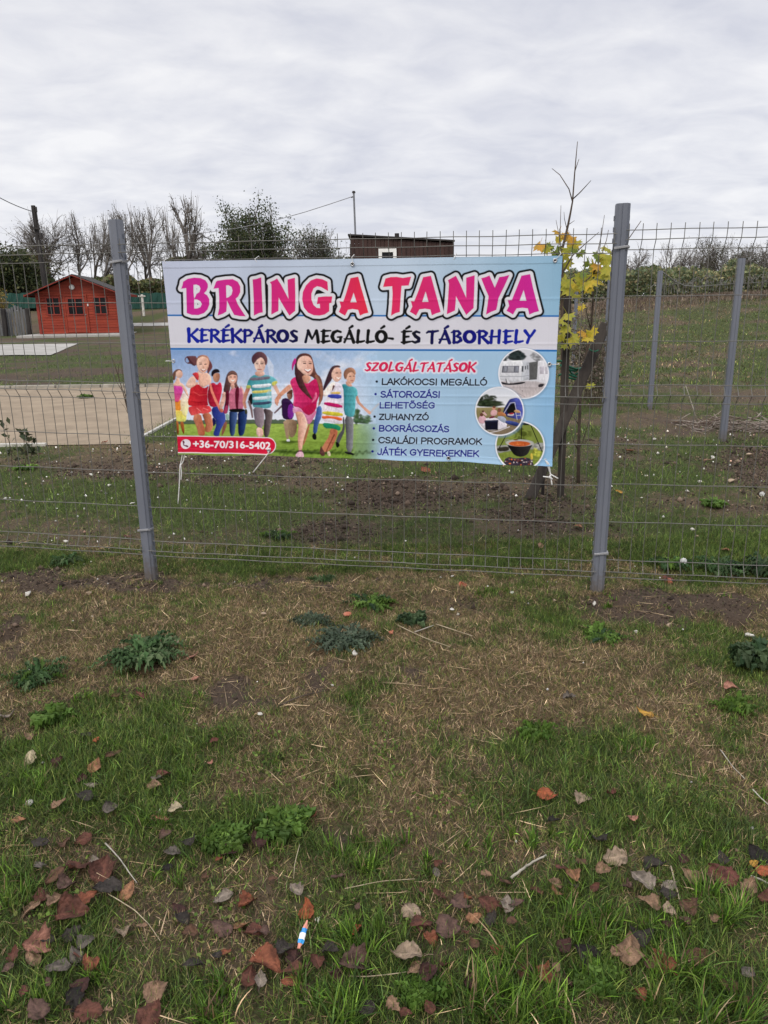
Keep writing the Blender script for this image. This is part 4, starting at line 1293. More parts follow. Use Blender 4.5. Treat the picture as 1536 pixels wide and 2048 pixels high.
# brush-serif capitals, drawn as tapered strokes on a unit grid
GL = {
    'K': (.66, [[(.13, 0, .105), (.12, .5, .09), (.1, 1, .11)], [(.2, .46, .06), (.6, .98, .085)], [(.24, .52, .07), (.62, .02, .11)]]),
    'E': (.60, [[(.2, .02, .1), (.2, .5, .09), (.22, .96, .1)], [(.06, .9, .04), (.3, .94, .065), (.62, .96, .045)], [(.22, .5, .07), (.46, .53, .06)], [(.06, .06, .05), (.3, .06, .075), (.56, .12, .055)]]),
    'R': (.66, [[(.16, .0, .09), (.17, .5, .085), (.17, .95, .09)], [(.02, .84, .04), (.16, .94, .065), (.4, .96, .07), (.56, .78, .09), (.48, .58, .075), (.24, .48, .05)], [(.3, .48, .07), (.64, .02, .1)]]),
    'P': (.60, [[(.16, .0, .09), (.17, .5, .085), (.17, .95, .09)], [(.02, .84, .04), (.16, .94, .065), (.4, .96, .07), (.56, .76, .09), (.46, .54, .075), (.24, .46, .05)]]),
    'A': (.70, [[(.08, .03, .07), (.22, .45, .06), (.38, .96, .07)], [(.38, .97, .09), (.5, .5, .095), (.62, .03, .1)], [(.06, .3, .04), (.3, .3, .055), (.52, .3, .05)]]),
    'O': (.74, [[(.37 + .27 * math.sin(a), .5 + .43 * math.cos(a), .085 + .03 * abs(math.sin(a))) for a in np.linspace(0, 2 * math.pi, 17)]]),
    'S': (.54, [[(.46, .86, .06), (.28, .94, .07), (.13, .78, .09), (.24, .56, .1), (.42, .38, .1), (.42, .16, .09), (.22, .05, .075), (.05, .14, .055)]]),
    'M': (.92, [[(.08, .03, .08), (.16, .5, .07), (.22, .96, .06)], [(.23, .95, .09), (.34, .6, .085), (.45, .28, .06)], [(.46, .28, .05), (.58, .6, .06), (.7, .96, .07)], [(.72, .95, .09), (.78, .5, .095), (.82, .03, .1)]]),
    'G': (.74, [[(.6, .86, .065), (.4, .95, .075), (.18, .8, .1), (.1, .48, .11), (.2, .14, .1), (.42, .04, .08), (.58, .14, .085), (.6, .42, .085)], [(.42, .44, .05), (.66, .45, .06)]]),
    'L': (.58, [[(.15, .02, .09), (.16, .5, .085), (.2, .97, .1)], [(.08, .05, .06), (.34, .07, .075), (.54, .14, .055)]]),
    'T': (.66, [[(.32, .02, .09), (.33, .5, .085), (.36, .92, .09)], [(.04, .82, .05), (.14, .92, .07), (.4, .91, .075), (.66, .98, .055)]]),
    'B': (.64, [[(.16, .03, .085), (.17, .5, .08), (.17, .95, .085)], [(.02, .84, .04), (.18, .95, .06), (.4, .95, .07), (.5, .76, .085), (.3, .54, .055), (.5, .42, .08), (.54, .22, .095), (.36, .05, .075), (.12, .05, .06)]]),
    'H': (.74, [[(.14, .02, .09), (.16, .5, .08), (.2, .96, .09)], [(.56, .02, .09), (.58, .5, .085), (.6, .97, .1)], [(.04, .5, .04), (.3, .5, .055), (.56, .52, .055)]]),
    'Y': (.64, [[(.08, .95, .1), (.2, .72, .085), (.32, .48, .08)], [(.6, .98, .08), (.42, .6, .075), (.3, .42, .08), (.2, .02, .085)]]),
    'Z': (.62, [[(.08, .88, .06), (.3, .92, .07), (.52, .9, .06)], [(.5, .88, .08), (.3, .48, .085), (.1, .1, .085)], [(.08, .08, .065), (.3, .06, .07), (.56, .14, .06)]]),
    '-': (.36, [[(.05, .38, .055), (.3, .33, .075)]]),
}
ACC = {'Á': 'A', 'É': 'E', 'Ó': 'O'}


def brush_text(txt, x0, y0, x1, y1, cap, col, slant=0.0, grow=0.0, soft=.4, alpha=1.0):
    ws = [(.34 if ch == ' ' else GL[ACC.get(ch, ch)][0]) for ch in txt]
    tot = sum(ws)
    k = (math.hypot(x1 - x0, y1 - y0)) / tot
    dx, dy = (x1 - x0) / tot, (y1 - y0) / tot
    pen = 0.0
    for ch, wd in zip(txt, ws):
        if ch != ' ':
            strokes = list(GL[ACC.get(ch, ch)][1])
            if ch in ACC:
                c0 = {'A': .36, 'E': .32, 'O': .36}[ACC[ch]]
                strokes.append([(c0, 1.17, .06), (c0 + .18, 1.34, .08)])
            for st in strokes:
                pts, rad = [], []
                for gx0, gy0, gr in st:
                    ux = pen + gx0
                    pts.append((x0 + dx * ux + slant * cap * gy0, y0 + dy * ux - cap * gy0))
                    rad.append(gr * (cap + k) / 2 * 1.22 + grow)
                line(pts, rad, col, soft=soft, alpha=alpha)
        pen += wd


def sub_c(x, y):
    k = np.clip((np.abs(x - 722) - 95) / 220, 0, 1)[..., None]
    return lin((10, 10, 20)) * (1 - k) + lin((24, 44, 152)) * k


brush_text('KERÉKPÁROS', 374.5, 682.6, 596, 684.6, 24.6, sub_c)
brush_text('MEGÁLLÓ-', 608, 684.8, 788, 685.6, 24.6, sub_c)
brush_text('ÉS', 801, 686, 842, 686.2, 24.6, sub_c)
brush_text('TÁBORHELY', 852, 686.2, 1071, 685.8, 25, sub_c)
L7 = tr(700, 710, 5.12)
(xa, ya), (xb, yb) = L7([(148, 163), (1278, 170)])
brush_text('SZOLGÁLTATÁSOK', xa, ya, xb, yb, 17.6, (222, 222, 232), slant=.2, grow=3.2, soft=1.4, alpha=.8)
brush_text('SZOLGÁLTATÁSOK', xa, ya, xb, yb, 17.6, (206, 40, 84), slant=.2)


def font_loops(txt):
    """outlines of a line of text set in Blender's own font, as closed loops"""
    cu = bpy.data.curves.new('lettering_source', 'FONT')
    cu.body = txt
    cu.resolution_u = 3
    ob = bpy.data.objects.new('lettering_source', cu)
    me = ob.to_mesh()
    V = [(v.co.x, v.co.y) for v in me.vertices]
    cnt = {}
    for p in me.polygons:
        vs = list(p.vertices)
        for a, b in zip(vs, vs[1:] + vs[:1]):
            cnt[(a, b)] = 1
    nxt = {}
    for a, b in cnt:
        if (b, a) not in cnt:
            nxt.setdefault(a, []).append(b)
    loops = []
    while nxt:
        a = next(iter(nxt))
        lp, c = [], a
        while c in nxt:
            lp.append(c)
            n_ = nxt[c].pop()
            if not nxt[c]:
                del nxt[c]
            c = n_
        if len(lp) > 2:
            loops.append([V[i] for i in lp])
    ob.to_mesh_clear()
    bpy.data.objects.remove(ob)
    bpy.data.curves.remove(cu)
    return loops


def font_text(txt, x0, y0, x1, y1, cap, col, bold=.5, slant=0.0, halo=None):
    loops = font_loops(txt)
    xs_ = [p[0] for l in loops for p in l]
    capf = max(p[1] for l in font_loops('H') for p in l)
    a, b = min(xs_), max(xs_)
    ux, uy = (x1 - x0) / (b - a), (y1 - y0) / (b - a)
    out = [[(x0 + (p[0] - a) * ux + slant * p[1] / capf * cap, y0 + (p[0] - a) * uy - p[1] / capf * cap) for p in l] for l in loops]
    # one glyph at a time keeps the distance fields small
    out.sort(key=lambda l: min(p[0] for p in l))
    groups, hi = [], -1e9
    for l in out:
        lo = min(p[0] for p in l)
        if groups and lo < hi - .1:
            groups[-1].append(l)
        else:
            groups.append([l])
            hi = -1e9
        hi = max(hi, max(p[0] for p in l))
    if halo:
        for g in groups:
            paint(g, halo[0], grow=halo[1], soft=1.5, alpha=halo[2])
    for g in groups:
        paint(g, col, grow=bold, soft=.4)


def _el(cx_, cy_, rx, ry, a0, a1, n=11):
    return [(cx_ + rx * math.sin(R(q)), cy_ + ry * math.cos(R(q))) for q in np.linspace(a0, a1, n)]


# plain grotesque capitals, even strokes on a unit grid: (advance, strokes)
SG = {
    'L': (.58, [[(.1, .95), (.1, .06), (.52, .06)]]), 'A': (.72, [[(.04, .03), (.34, .96), (.38, .96), (.68, .03)], [(.15, .34), (.57, .34)]]),
    'K': (.70, [[(.1, .03), (.1, .97)], [(.62, .95), (.12, .38)], [(.28, .55), (.66, .03)]]), 'O': (.82, [_el(.4, .5, .33, .44, 0, 360, 21)]),
    'C': (.76, [_el(.4, .5, .33, .44, 60, -240, 17)]), 'S': (.68, [_el(.33, .73, .23, .21, 68, -150, 9) + _el(.33, .28, .25, .22, 20, 250, 11)]),
    'I': (.26, [[(.12, .03), (.12, .97)]]), 'M': (.86, [[(.1, .03), (.1, .95), (.41, .1), (.72, .95), (.72, .03)]]), 'E': (.68, [[(.58, .94), (.1, .94), (.1, .06), (.6, .06)], [(.1, .52), (.54, .52)]]),
    'G': (.82, [_el(.4, .5, .33, .44, 58, -230, 19), [(.66, .2), (.68, .46), (.42, .46)]]),
    'T': (.66, [[(.03, .94), (.61, .94)], [(.32, .94), (.32, .03)]]), 'R': (.76, [[(.1, .03), (.1, .94), (.42, .94)] + _el(.42, .71, .2, .23, 0, 180, 7) + [(.1, .48)], [(.38, .48), (.66, .03)]]),
    'Z': (.64, [[(.06, .94), (.56, .94), (.05, .07), (.58, .07)]]), 'H': (.76, [[(.1, .03), (.1, .97)], [(.64, .03), (.64, .97)], [(.1, .52), (.64, .52)]]),
    'Y': (.70, [[(.04, .96), (.33, .44), (.33, .03)], [(.62, .96), (.33, .44)]]), 'U': (.76, [[(.1, .97), (.1, .36)] + _el(.37, .34, .27, .28, 270, 90, 9) + [(.64, .97)]]),
    'N': (.76, [[(.1, .03), (.1, .95), (.64, .05), (.64, .97)]]), 'B': (.72, [[(.1, .52), (.1, .94), (.38, .94)] + _el(.38, .73, .19, .21, 0, 180, 7) + [(.1, .52), (.1, .06), (.4, .06)] + _el(.4, .29, .22, .23, 180, 0, 7)]),
    'D': (.76, [[(.1, .06), (.1, .94), (.34, .94)] + _el(.34, .5, .32, .44, 0, 180, 11) + [(.1, .06)]]), 'P': (.70, [[(.1, .03), (.1, .94), (.4, .94)] + _el(.4, .68, .22, .26, 0, 180, 7) + [(.1, .42)]]),
    'J': (.56, [[(.44, .97), (.44, .3)] + _el(.25, .28, .19, .22, 90, 270, 9)]),
}
SACC = {'Á': ('A', 1), 'É': ('E', 1), 'Ó': ('O', 1), 'Ő': ('O', 2)}


def sans_text(txt, x0, y0, x1, y1, cap, col, slant=.0, r=.104, halo=None):
    ws = [(.34 if ch == ' ' else SG[SACC.get(ch, (ch,))[0]][0]) for ch in txt]
    tot = sum(ws)
    k = math.hypot(x1 - x0, y1 - y0) / tot
    dx, dy = (x1 - x0) / tot, (y1 - y0) / tot
    for rad, c2, sf, al in ([(r * cap + halo[1], halo[0], 1.5, halo[2])] if halo else []) + [(r * cap, col, .4, 1)]:
        pen = 0.0
        for ch, wd in zip(txt, ws):
            if ch != ' ':
                b_, na = SACC.get(ch, (ch, 0))
                st = [q for q in SG[b_][1] if q]
                m_ = SG[b_][0] / 2 - .03
                if na == 1:
                    st = st + [[(m_ - .03, 1.13), (m_ + .1, 1.26)]]
                elif na == 2:
                    st = st + [[(m_ - .15, 1.12), (m_ - .06, 1.25)], [(m_ + .06, 1.12), (m_ + .15, 1.25)]]
                for q in st:
                    line([(x0 + dx * (pen + a) + slant * cap * b, y0 + dy * (pen + a) - cap * b) for a, b in q], rad, c2, soft=sf, alpha=al)
            pen += wd


KB, NB = (12, 18, 40), (20, 26, 128)
for txt, p0, p1, cap, c2, by in (('LAKÓKOCSI MEGÁLLÓ', (324, 303), (1406, 315), 66, KB, (277, 270)), ('SÁTOROZÁSI', (312, 433), (924, 438), 66, NB, (265, 398)), ('LEHETŐSÉG', (302, 543), (873, 547), 62, NB, None),
                                 ('ZUHANYZÓ', (298, 662), (808, 668), 62, KB, (255, 628)), ('BOGRÁCSOZÁS', (295, 780), (1018, 790), 64, NB, (247, 748)), ('CSALÁDI PROGRAMOK', (290, 900), (1350, 922), 64, KB, (240, 866)), ('JÁTÉK GYEREKEKNEK', (280, 1020), (1320, 1045), 64, NB, (233, 984))):
    (xa, ya), (xb, yb) = L7([p0, p1])
    sans_text(txt, xa, ya, xb, yb, cap / 5.12, c2, slant=.05, halo=((190, 206, 226), 1.6, .35))
    if by:
        q = L7([by])[0]
        disc(q[0], q[1], 2.5, 2.5, c2)

# telephone strip
def arc(cx_, cy_, rx, ry, a0, a1, n=12):
    return [(cx_ + rx * math.cos(q), cy_ + ry * math.sin(q)) for q in np.linspace(a0, a1, n)]


strip = A_([(60, 1268), (1350, 1302)] + arc(1360, 1408, 108, 106, -math.pi / 2, math.pi / 2) + [(1350, 1522), (60, 1486)])
paint(strip, (226, 214, 222), grow=1.5)
paint(strip, (200, 34, 62))
q = A_([(231, 1378)])[0]
disc(q[0], q[1], 9.3, 9.5, (224, 218, 226))
line(A_([(200, 1345), (204, 1392), (250, 1412)]), [1.2, .9, 1.2], (110, 60, 76))
line(A_([(199, 1340), (205, 1358)]), 1.7, (110, 60, 76))
line(A_([(236, 1404), (254, 1412)]), 1.7, (110, 60, 76))
(xa, ya), (xb, yb) = A_([(330, 1424), (1400, 1455)])
font_text('+36-70/316-5402', xa, ya, xb, yb, 13.4, (232, 226, 232), bold=.55)

PRINT_GAIN = 1.03       # ink reflectance per unit of the tones above
# ---------------------------------------------------------------- the banner itself
BAN_OFF = .058
bn_s0, bn_s1 = .263, 2.236


def banner_point(u, v):
    """u to the right, v downwards (0..1): metres along the fence, height, stand-off from the wires"""
    s = bn_s0 + (bn_s1 - bn_s0) * u + .004 * np.sin(v * math.pi) * (1 - 2 * u) - .004 * v * u
    zt = 1.729 + (1.712 - 1.729) * u - .004 * np.abs(np.sin(u * math.pi * 4)) ** 2 * 0
    zb = .744 + (.704 - .744) * u + .010 * np.sin(u * math.pi) - .007 * np.sin(u * math.pi * 4) ** 2
    z = zt + (zb - zt) * v
    return s, z


nu, nv = 1100, 560
uu, vv = np.meshgrid(np.linspace(0, 1, nu), np.linspace(0, 1, nv))
bs_, bz_ = banner_point(uu, vv)
wav = .0055 * np.sin(uu * 11 + vv * 2.2) + .004 * np.exp(-vv / .3) * np.sin(uu * 52 + 2 * np.sin(uu * 9)) * np.abs(np.sin(uu * 12.8)) + .003 * np.exp(-(1 - vv) / .25) * np.sin(uu * 61 + vv * 9)
wav += .0035 * np.sin(uu * 11 + vv * 2.2) * (.35 + .65 * vv) + .006 * (fbm(uu * 5, vv * 3, 71) - .5) + .0025 * np.sin(uu * 31 + vv * 4 + 1)
for gu in (.01, .245, .485, .73, .985):      # pulls towards the eyelets
    wav += .009 * np.exp(-((uu - gu) / .03) ** 2) * (np.exp(-(vv / .12) ** 2) + np.exp(-((1 - vv) / .14) ** 2))
wires_h = sum(np.exp(-((bz_ - (a + (b - a) * bs_ / SP)) / .006) ** 2) for a, b in zip(ROW_M0, ROW_M1))
wires_v = np.exp(-((((bs_ - .032 + .0317) % .0635) - .0317) / .005) ** 2)
wav += .0011 * wires_h + .0007 * wires_v
wav += .004 * np.exp(-((1 - vv) / .012) ** 2) + .0016 * (np.clip((.035 - vv) * 600, 0, 1) + np.clip((vv - .968) * 600, 0, 1))
off_ = BAN_OFF + wav
BXY = FL[None, None] + FE[None, None] * bs_[..., None] - FN[None, None] * off_[..., None]
BV = np.concatenate([BXY, bz_[..., None]], -1)
# where each point of the sheet falls on the artwork: the artwork is laid out on the sheet hanging flat
flat = np.concatenate([FL[None, None] + FE[None, None] * bs_[..., None] - FN[None, None] * BAN_OFF + 0 * BXY, bz_[..., None]], -1)
ax_, ay_ = project(flat)
fx2, fy2 = np.clip((ax_ - AX0) * BS - .5, 0, AW - 1.001), np.clip((ay_ - AY0) * BS - .5, 0, AH - 1.001)
ix, iy = fx2.astype(int), fy2.astype(int)
tx, ty = (fx2 - ix)[..., None], (fy2 - iy)[..., None]
bc = (ART[iy, ix] * (1 - tx) + ART[iy, ix + 1] * tx) * (1 - ty) + (ART[iy + 1, ix] * (1 - tx) + ART[iy + 1, ix + 1] * tx) * ty
bc = np.clip(np.maximum(bc * PRINT_GAIN - .012, .004) * 1.01, 0, .88)
_lum = bc.mean(-1, keepdims=True)
bc = np.clip(_lum + (bc - _lum) * .98, .003, .88)
bi = np.arange(nu * nv).reshape(nv, nu)
bq = np.stack([bi[:-1, :-1], bi[1:, :-1], bi[1:, 1:], bi[:-1, 1:]], -1).reshape(-1, 4)
# hemmed edge: a narrow return behind the sheet all the way round
rim = np.concatenate([bi[0, :], bi[1:, -1], bi[-1, -2::-1], bi[-2:0:-1, 0]])
BVf = BV.reshape(-1, 3)
back_ = BVf[rim] + np.array([FN[0], FN[1], 0]) * .004
nb0 = len(BVf)
k_ = np.arange(len(rim))
rq = np.stack([rim, nb0 + k_, nb0 + (k_ + 1) % len(rim), rim[(k_ + 1) % len(rim)]], -1)
M_print = material('printed_vinyl', (.97, .97, .97), (1.0, 1.0, 1.0), rough=.42, scale=2.2, vcol=True, transl=.10, spec=.10, bump=.05, bscale=160)
p = fw((bn_s0 + bn_s1) / 2, .72, BAN_OFF)
banner = thing('banner', 'printed vinyl banner with pink title lettering and running children, tied to the fence', 'banner', p)
mesh_obj('printed_sheet', np.concatenate([BVf, back_]), {4: np.concatenate([bq, rq])}, M_print, banner, np.concatenate([bc.reshape(-1, 3), np.full((len(rim), 3), .5)]), True)


def sheet_at(px, py, extra=0.0):
    """point of the banner plane seen at an artwork position"""
    r = ray(px, py)
    n3 = np.array([FN[0], FN[1], 0])
    o = np.array([FL[0], FL[1], 0]) - n3 * (BAN_OFF + .004 + extra)
    tt = (n3 @ (o - np.array([0, 0, EYE]))) / (n3 @ r)
    return np.array([0, 0, EYE]) + r * tt


EYELETS = [(335, 533), (516, 530.5), (705, 528), (903, 525.5), (1110, 521), (347.5, 722), (1099, 728.5), (367, 895), (538, 901), (714, 907), (897, 916), (1091, 921)]
for ex, ey in EYELETS:
    c = sheet_at(ex, ey)
    m = MB()
    e3, n3 = np.array([FE[0], FE[1], 0]), np.array([FN[0], FN[1], 0])
    prof = [(.0105, 0.0), (.0100, .0028), (.0078, .0034), (.0056, .0026), (.0050, -.001)]
    N = 16
    V, Fc = [], []
    for rr, hh in prof:
        for j in range(N):
            a = j * 2 * math.pi / N
            V.append(c + e3 * rr * math.cos(a) + np.array([0, 0, rr * math.sin(a)]) - n3 * (hh + .003))
    for i in range(len(prof) - 1):
        Fc += [(i * N + j, i * N + (j + 1) % N, (i + 1) * N + (j + 1) % N, (i + 1) * N + j) for j in range(N)]
    m.add(V, Fc)
    g0 = m.build('eyelet', M_grommet, banner, True)
    mh_ = MB()
    mh_.add([c + e3 * .0062 * math.cos(j * math.pi / 6) + np.array([0, 0, .0062 * math.sin(j * math.pi / 6)]) - n3 * .0034 for j in range(12)], [tuple(range(11, -1, -1))])
    mh_.build('eyelet_hole', M_glass_dark, g0)


def cable_tie(pts, label, r=.0016):
    m = MB()
    m.tube(pts, r, 6)
    return tag(m.build('cable_tie', M_rope, None, True), label, 'cable tie', 'white ties holding the banner')


tie_lab = ['white tie at the upper left corner of the banner', 'white tie above the letter I of the title', 'white tie above the letter A ending the first title word', 'white tie above the title, under the brown shed', 'white tie at the upper right corner of the banner']
for (ex, ey), lb, dx in zip(EYELETS[:5], tie_lab, (-.01, -.01, .0, .02, .025)):
    c = sheet_at(ex, ey, .004)
    s_ = float(FE @ (c[:2] - FL)) + dx
    zr = ROW_M0[2] + (ROW_M1[2] - ROW_M0[2]) * s_ / SP
    cable_tie([c, c + np.array([dx * .4, -.004, .012]), fw(s_, zr - .005, .05 + .03), fw(s_, zr + .012, .01), fw(s_, zr + .004, -.008)], lb)
for (ex, ey), lb, dx in ((EYELETS[5], 'white tie at the left edge of the banner, half way down', -.045), (EYELETS[6], 'white tie at the right edge of the banner beside the caravan picture', .045)):
    c = sheet_at(ex, ey, .004)
    q = c + np.array([FE[0], FE[1], 0]) * dx
    cable_tie([c, c + (q - c) * .5 + np.array([-FN[0], -FN[1], 0]) * .006, q, q + np.array([FN[0], FN[1], 0]) * .05], lb)


def cord(name_pts, label, r=.0028):
    m = MB()
    for pts in name_pts:
        P = np.array(pts)
        tt = np.linspace(0, len(P) - 1, len(P) * 5)
        Q = np.stack([np.interp(tt, np.arange(len(P)), P[:, k]) for k in range(3)], 1)
        for _ in range(3):
            Q[1:-1] = (Q[:-2] + 2 * Q[1:-1] + Q[2:]) / 4
        m.tube(Q, r, 6)
    return tag(m.build('cord', M_rope, None, True), label, 'cord', 'white cords under the banner')


S = sheet_at
cord([[S(367, 895, .005), S(366, 902, .008), S(362, 925, .0), S(359.5, 932, .0), S(359, 965, -.01), S(356, 1008, -.02)], [S(367, 895, .008), S(370, 905, .005), S(367, 922, .0), S(362, 930, .0)], [S(361, 928, .005), S(363, 945, .0), S(362, 960, -.005)]], 'white cord hanging straight down under the telephone strip')
cord([[S(538, 901, .008), S(537, 906, .01), S(522, 925, .0), S(506, 945, -.03)]], 'short white cord slanting down from the end of the telephone strip')
cord([[S(1091, 921, .008), S(1094, 926, .01), S(1100, 945, .0), S(1102, 955, .004), S(1086, 953, .0)], [S(1093, 922, .008), S(1098, 928, .01), S(1101, 950, .002), S(1104, 970, .0)], [S(1100, 948, .006), S(1116, 957, .0)], [S(1102, 950, .004), S(1098, 955, .01), S(1105, 958, .006)]], 'knotted white cord at the lower right corner of the banner', r=.0034)

# ---------------------------------------------------------------- buildings and far structures


def pane_window(parent, o3, ax, up, nrm, w_, h_, fr, mat_f, name='window', mullion=True, bars=1):
    """framed window on a wall; o3 is its lower left corner"""
    m = MB()
    ax, up, nrm = [np.asarray(q, float) for q in (ax, up, nrm)]
    rot = np.stack([ax, nrm, up], 1)
    d = .05
    for a, sz in (((w_ / 2, fr / 2), (w_, d, fr)), ((w_ / 2, h_ - fr / 2), (w_, d, fr)), ((fr / 2, h_ / 2), (fr, d, h_ - 2 * fr)), ((w_ - fr / 2, h_ / 2), (fr, d, h_ - 2 * fr))):
        m.box(o3 + ax * a[0] + up * a[1] + nrm * d / 2, sz, rot, .006)
    if mullion:
        m.box(o3 + ax * w_ / 2 + up * h_ / 2 + nrm * (d / 2 - .004), (fr * .8, d * .8, h_ - 2 * fr), rot)
        for sd in (-1, 1):
            m.box(o3 + ax * (w_ / 2 + sd * (w_ / 4 - fr * .1)) + up * h_ / 2 + nrm * (d / 2 - .006), (w_ / 2 - fr * 1.5, d * .7, fr * .7), rot)
    f = m.build(name, mat_f, parent)
    g = MB()
    g.box(o3 + ax * w_ / 2 + up * h_ / 2 + nrm * .006, (w_ - 2 * fr + .004, .008, h_ - 2 * fr + .004), rot)
    g.build('pane', M_glass_dark, f)
    return f


def cabin():
    Y = 40.0
    c = at(163, 665, Y)
    z = .44
    yaw = R(8)
    ax, nr, up = np.array([math.cos(yaw), math.sin(yaw), 0]), np.array([math.sin(yaw), -math.cos(yaw), 0]), np.array([0, 0, 1.0])
    W, D, HW, HA = 3.95, 3.0, 2.02, 2.82
    o = np.array([c[0], Y, z])
    sl = MB()
    ctr = o - nr * (D / 2 - 1.1)
    sl.box((ctr[0], ctr[1], z - .09), (W + 1.0, D + 2.6, .18), np.stack([ax, -nr, up], 1), .02)
    tag(sl.build('slab', M_concrete), 'pale concrete slab under the red cabin', 'concrete slab')
    t_ = thing('cabin', 'small red wooden cabin with a gable roof and three dark windows', 'cabin', o)
    P = lambda a, b, h: o + ax * a - nr * b + up * h
    # walls: log boards as real courses
    m = MB()
    nb = 15
    for i in range(nb):
        z0, z1 = i * HW / nb, (i + 1) * HW / nb
        for a0, b0, a1, b1 in ((-W / 2, 0, W / 2, 0), (W / 2, 0, W / 2, D), (W / 2, D, -W / 2, D), (-W / 2, D, -W / 2, 0)):
            p0, p1 = P(a0, b0, (z0 + z1) / 2), P(a1, b1, (z0 + z1) / 2)
            dd = (p1 - p0) / np.linalg.norm(p1 - p0)
            m.bar(p0 - dd * .02, p1 + dd * .02, (z1 - z0) - .006, .05, up=np.cross(dd, up), bev=.012)
    tri = [(-W / 2, HW), (W / 2, HW), (0, HA)]
    m.prism(tri, P(0, -.02, 0), P(0, .04, 0), ax, up)
    m.prism(tri, P(0, D - .04, 0), P(0, D + .02, 0), ax, up)
    m.build('wall', M_redwood, t_)
    for a in (-W / 2, W / 2):
        mc = MB()
        mc.bar(P(a, -.05, 0), P(a, -.05, HW + .02), .13, .05, up=nr, bev=.01)
        mc.build('corner_board', M_redtrim, t_)
    # roof
    sl_ = (HA - HW) / (W / 2)
    ov, fo = .42, .62
    m = MB()
    for sd in (-1, 1):
        a0 = np.array([0, HA + .05])
        a1 = np.array([sd * (W / 2 + ov), HW + .05 - ov * sl_])
        q = [P(a0[0], -fo, a0[1]), P(a1[0], -fo, a1[1]), P(a1[0], D + .3, a1[1]), P(a0[0], D + .3, a0[1])]
        m.add(q + [v + up * .05 for v in q], [(0, 1, 2, 3), (7, 6, 5, 4), (0, 4, 5, 1), (1, 5, 6, 2), (2, 6, 7, 3), (3, 7, 4, 0)])
    rf = m.build('roof', M_roofdark, t_)
    mf = MB()
    for sd in (-1, 1):
        b0, b1 = P(0, -fo - .02, HA + .03), P(sd * (W / 2 + ov), -fo - .02, HW + .03 - ov * sl_)
        mf.bar(b0, b1, .035, .17, up=nr)
        e0, e1 = P(sd * (W / 2 + ov + .01), -fo, HW + .04 - ov * sl_), P(sd * (W / 2 + ov + .01), D + .3, HW + .04 - ov * sl_)
        mf.bar(e0, e1, .12, .03, up=ax)
    mf.build('fascia', M_redtrim, rf)
    # door, windows, lamp
    md = MB()
    dw, dh = 1.0, 1.78
    dx0 = -.12 - dw / 2
    md.box(P(dx0 + dw / 2, -.04, dh / 2 + .05), (dw, .03, dh), np.stack([ax, -nr, up], 1), .008)
    for a in (dx0 - .04, dx0 + dw + .04):
        md.box(P(a, -.05, dh / 2 + .06), (.07, .04, dh + .08), np.stack([ax, -nr, up], 1), .006)
    md.box(P(dx0 + dw / 2, -.05, dh + .12), (dw + .16, .04, .08), np.stack([ax, -nr, up], 1), .006)
    for k in range(4):
        md.box(P(dx0 + dw / 2, -.06, .15 + k * .18), (dw - .08, .012, .15), np.stack([ax, -nr, up], 1), .004)
    d = md.build('door', M_redwood, t_)
    pane_window(d, P(dx0 + .1, -.055, .92), ax, up, nr, .80, .86, .055, M_redtrim)
    mh2 = MB()
    mh2.box(P(dx0 + dw - .06, -.09, .95), (.10, .03, .025), np.stack([ax, -nr, up], 1), .006)
    mh2.build('handle', M_clip, d)
    for a in (-1.56, .74):
        pane_window(t_, P(a, -.04, .93), ax, up, nr, .70, .90, .06, M_redtrim)
    ml = MB()
    cc = P(-.20, -.09, HW + .28)
    ml.add([cc + ax * .13 * math.cos(q * math.pi / 8) + up * .13 * math.sin(q * math.pi / 8) for q in range(16)] + [cc + nr * .05 + ax * .09 * math.cos(q * math.pi / 8) + up * .09 * math.sin(q * math.pi / 8) for q in range(16)],
           [(q, (q + 1) % 16, 16 + (q + 1) % 16, 16 + q) for q in range(16)] + [tuple(range(16, 32))])
    ml.build('vent', M_white, t_)
    mb_ = MB()
    mb_.box(P(.46, -.05, 1.42), (.09, .03, .12), np.stack([ax, -nr, up], 1), .008)
    mb_.build('switch_box', M_white, t_)


cabin()


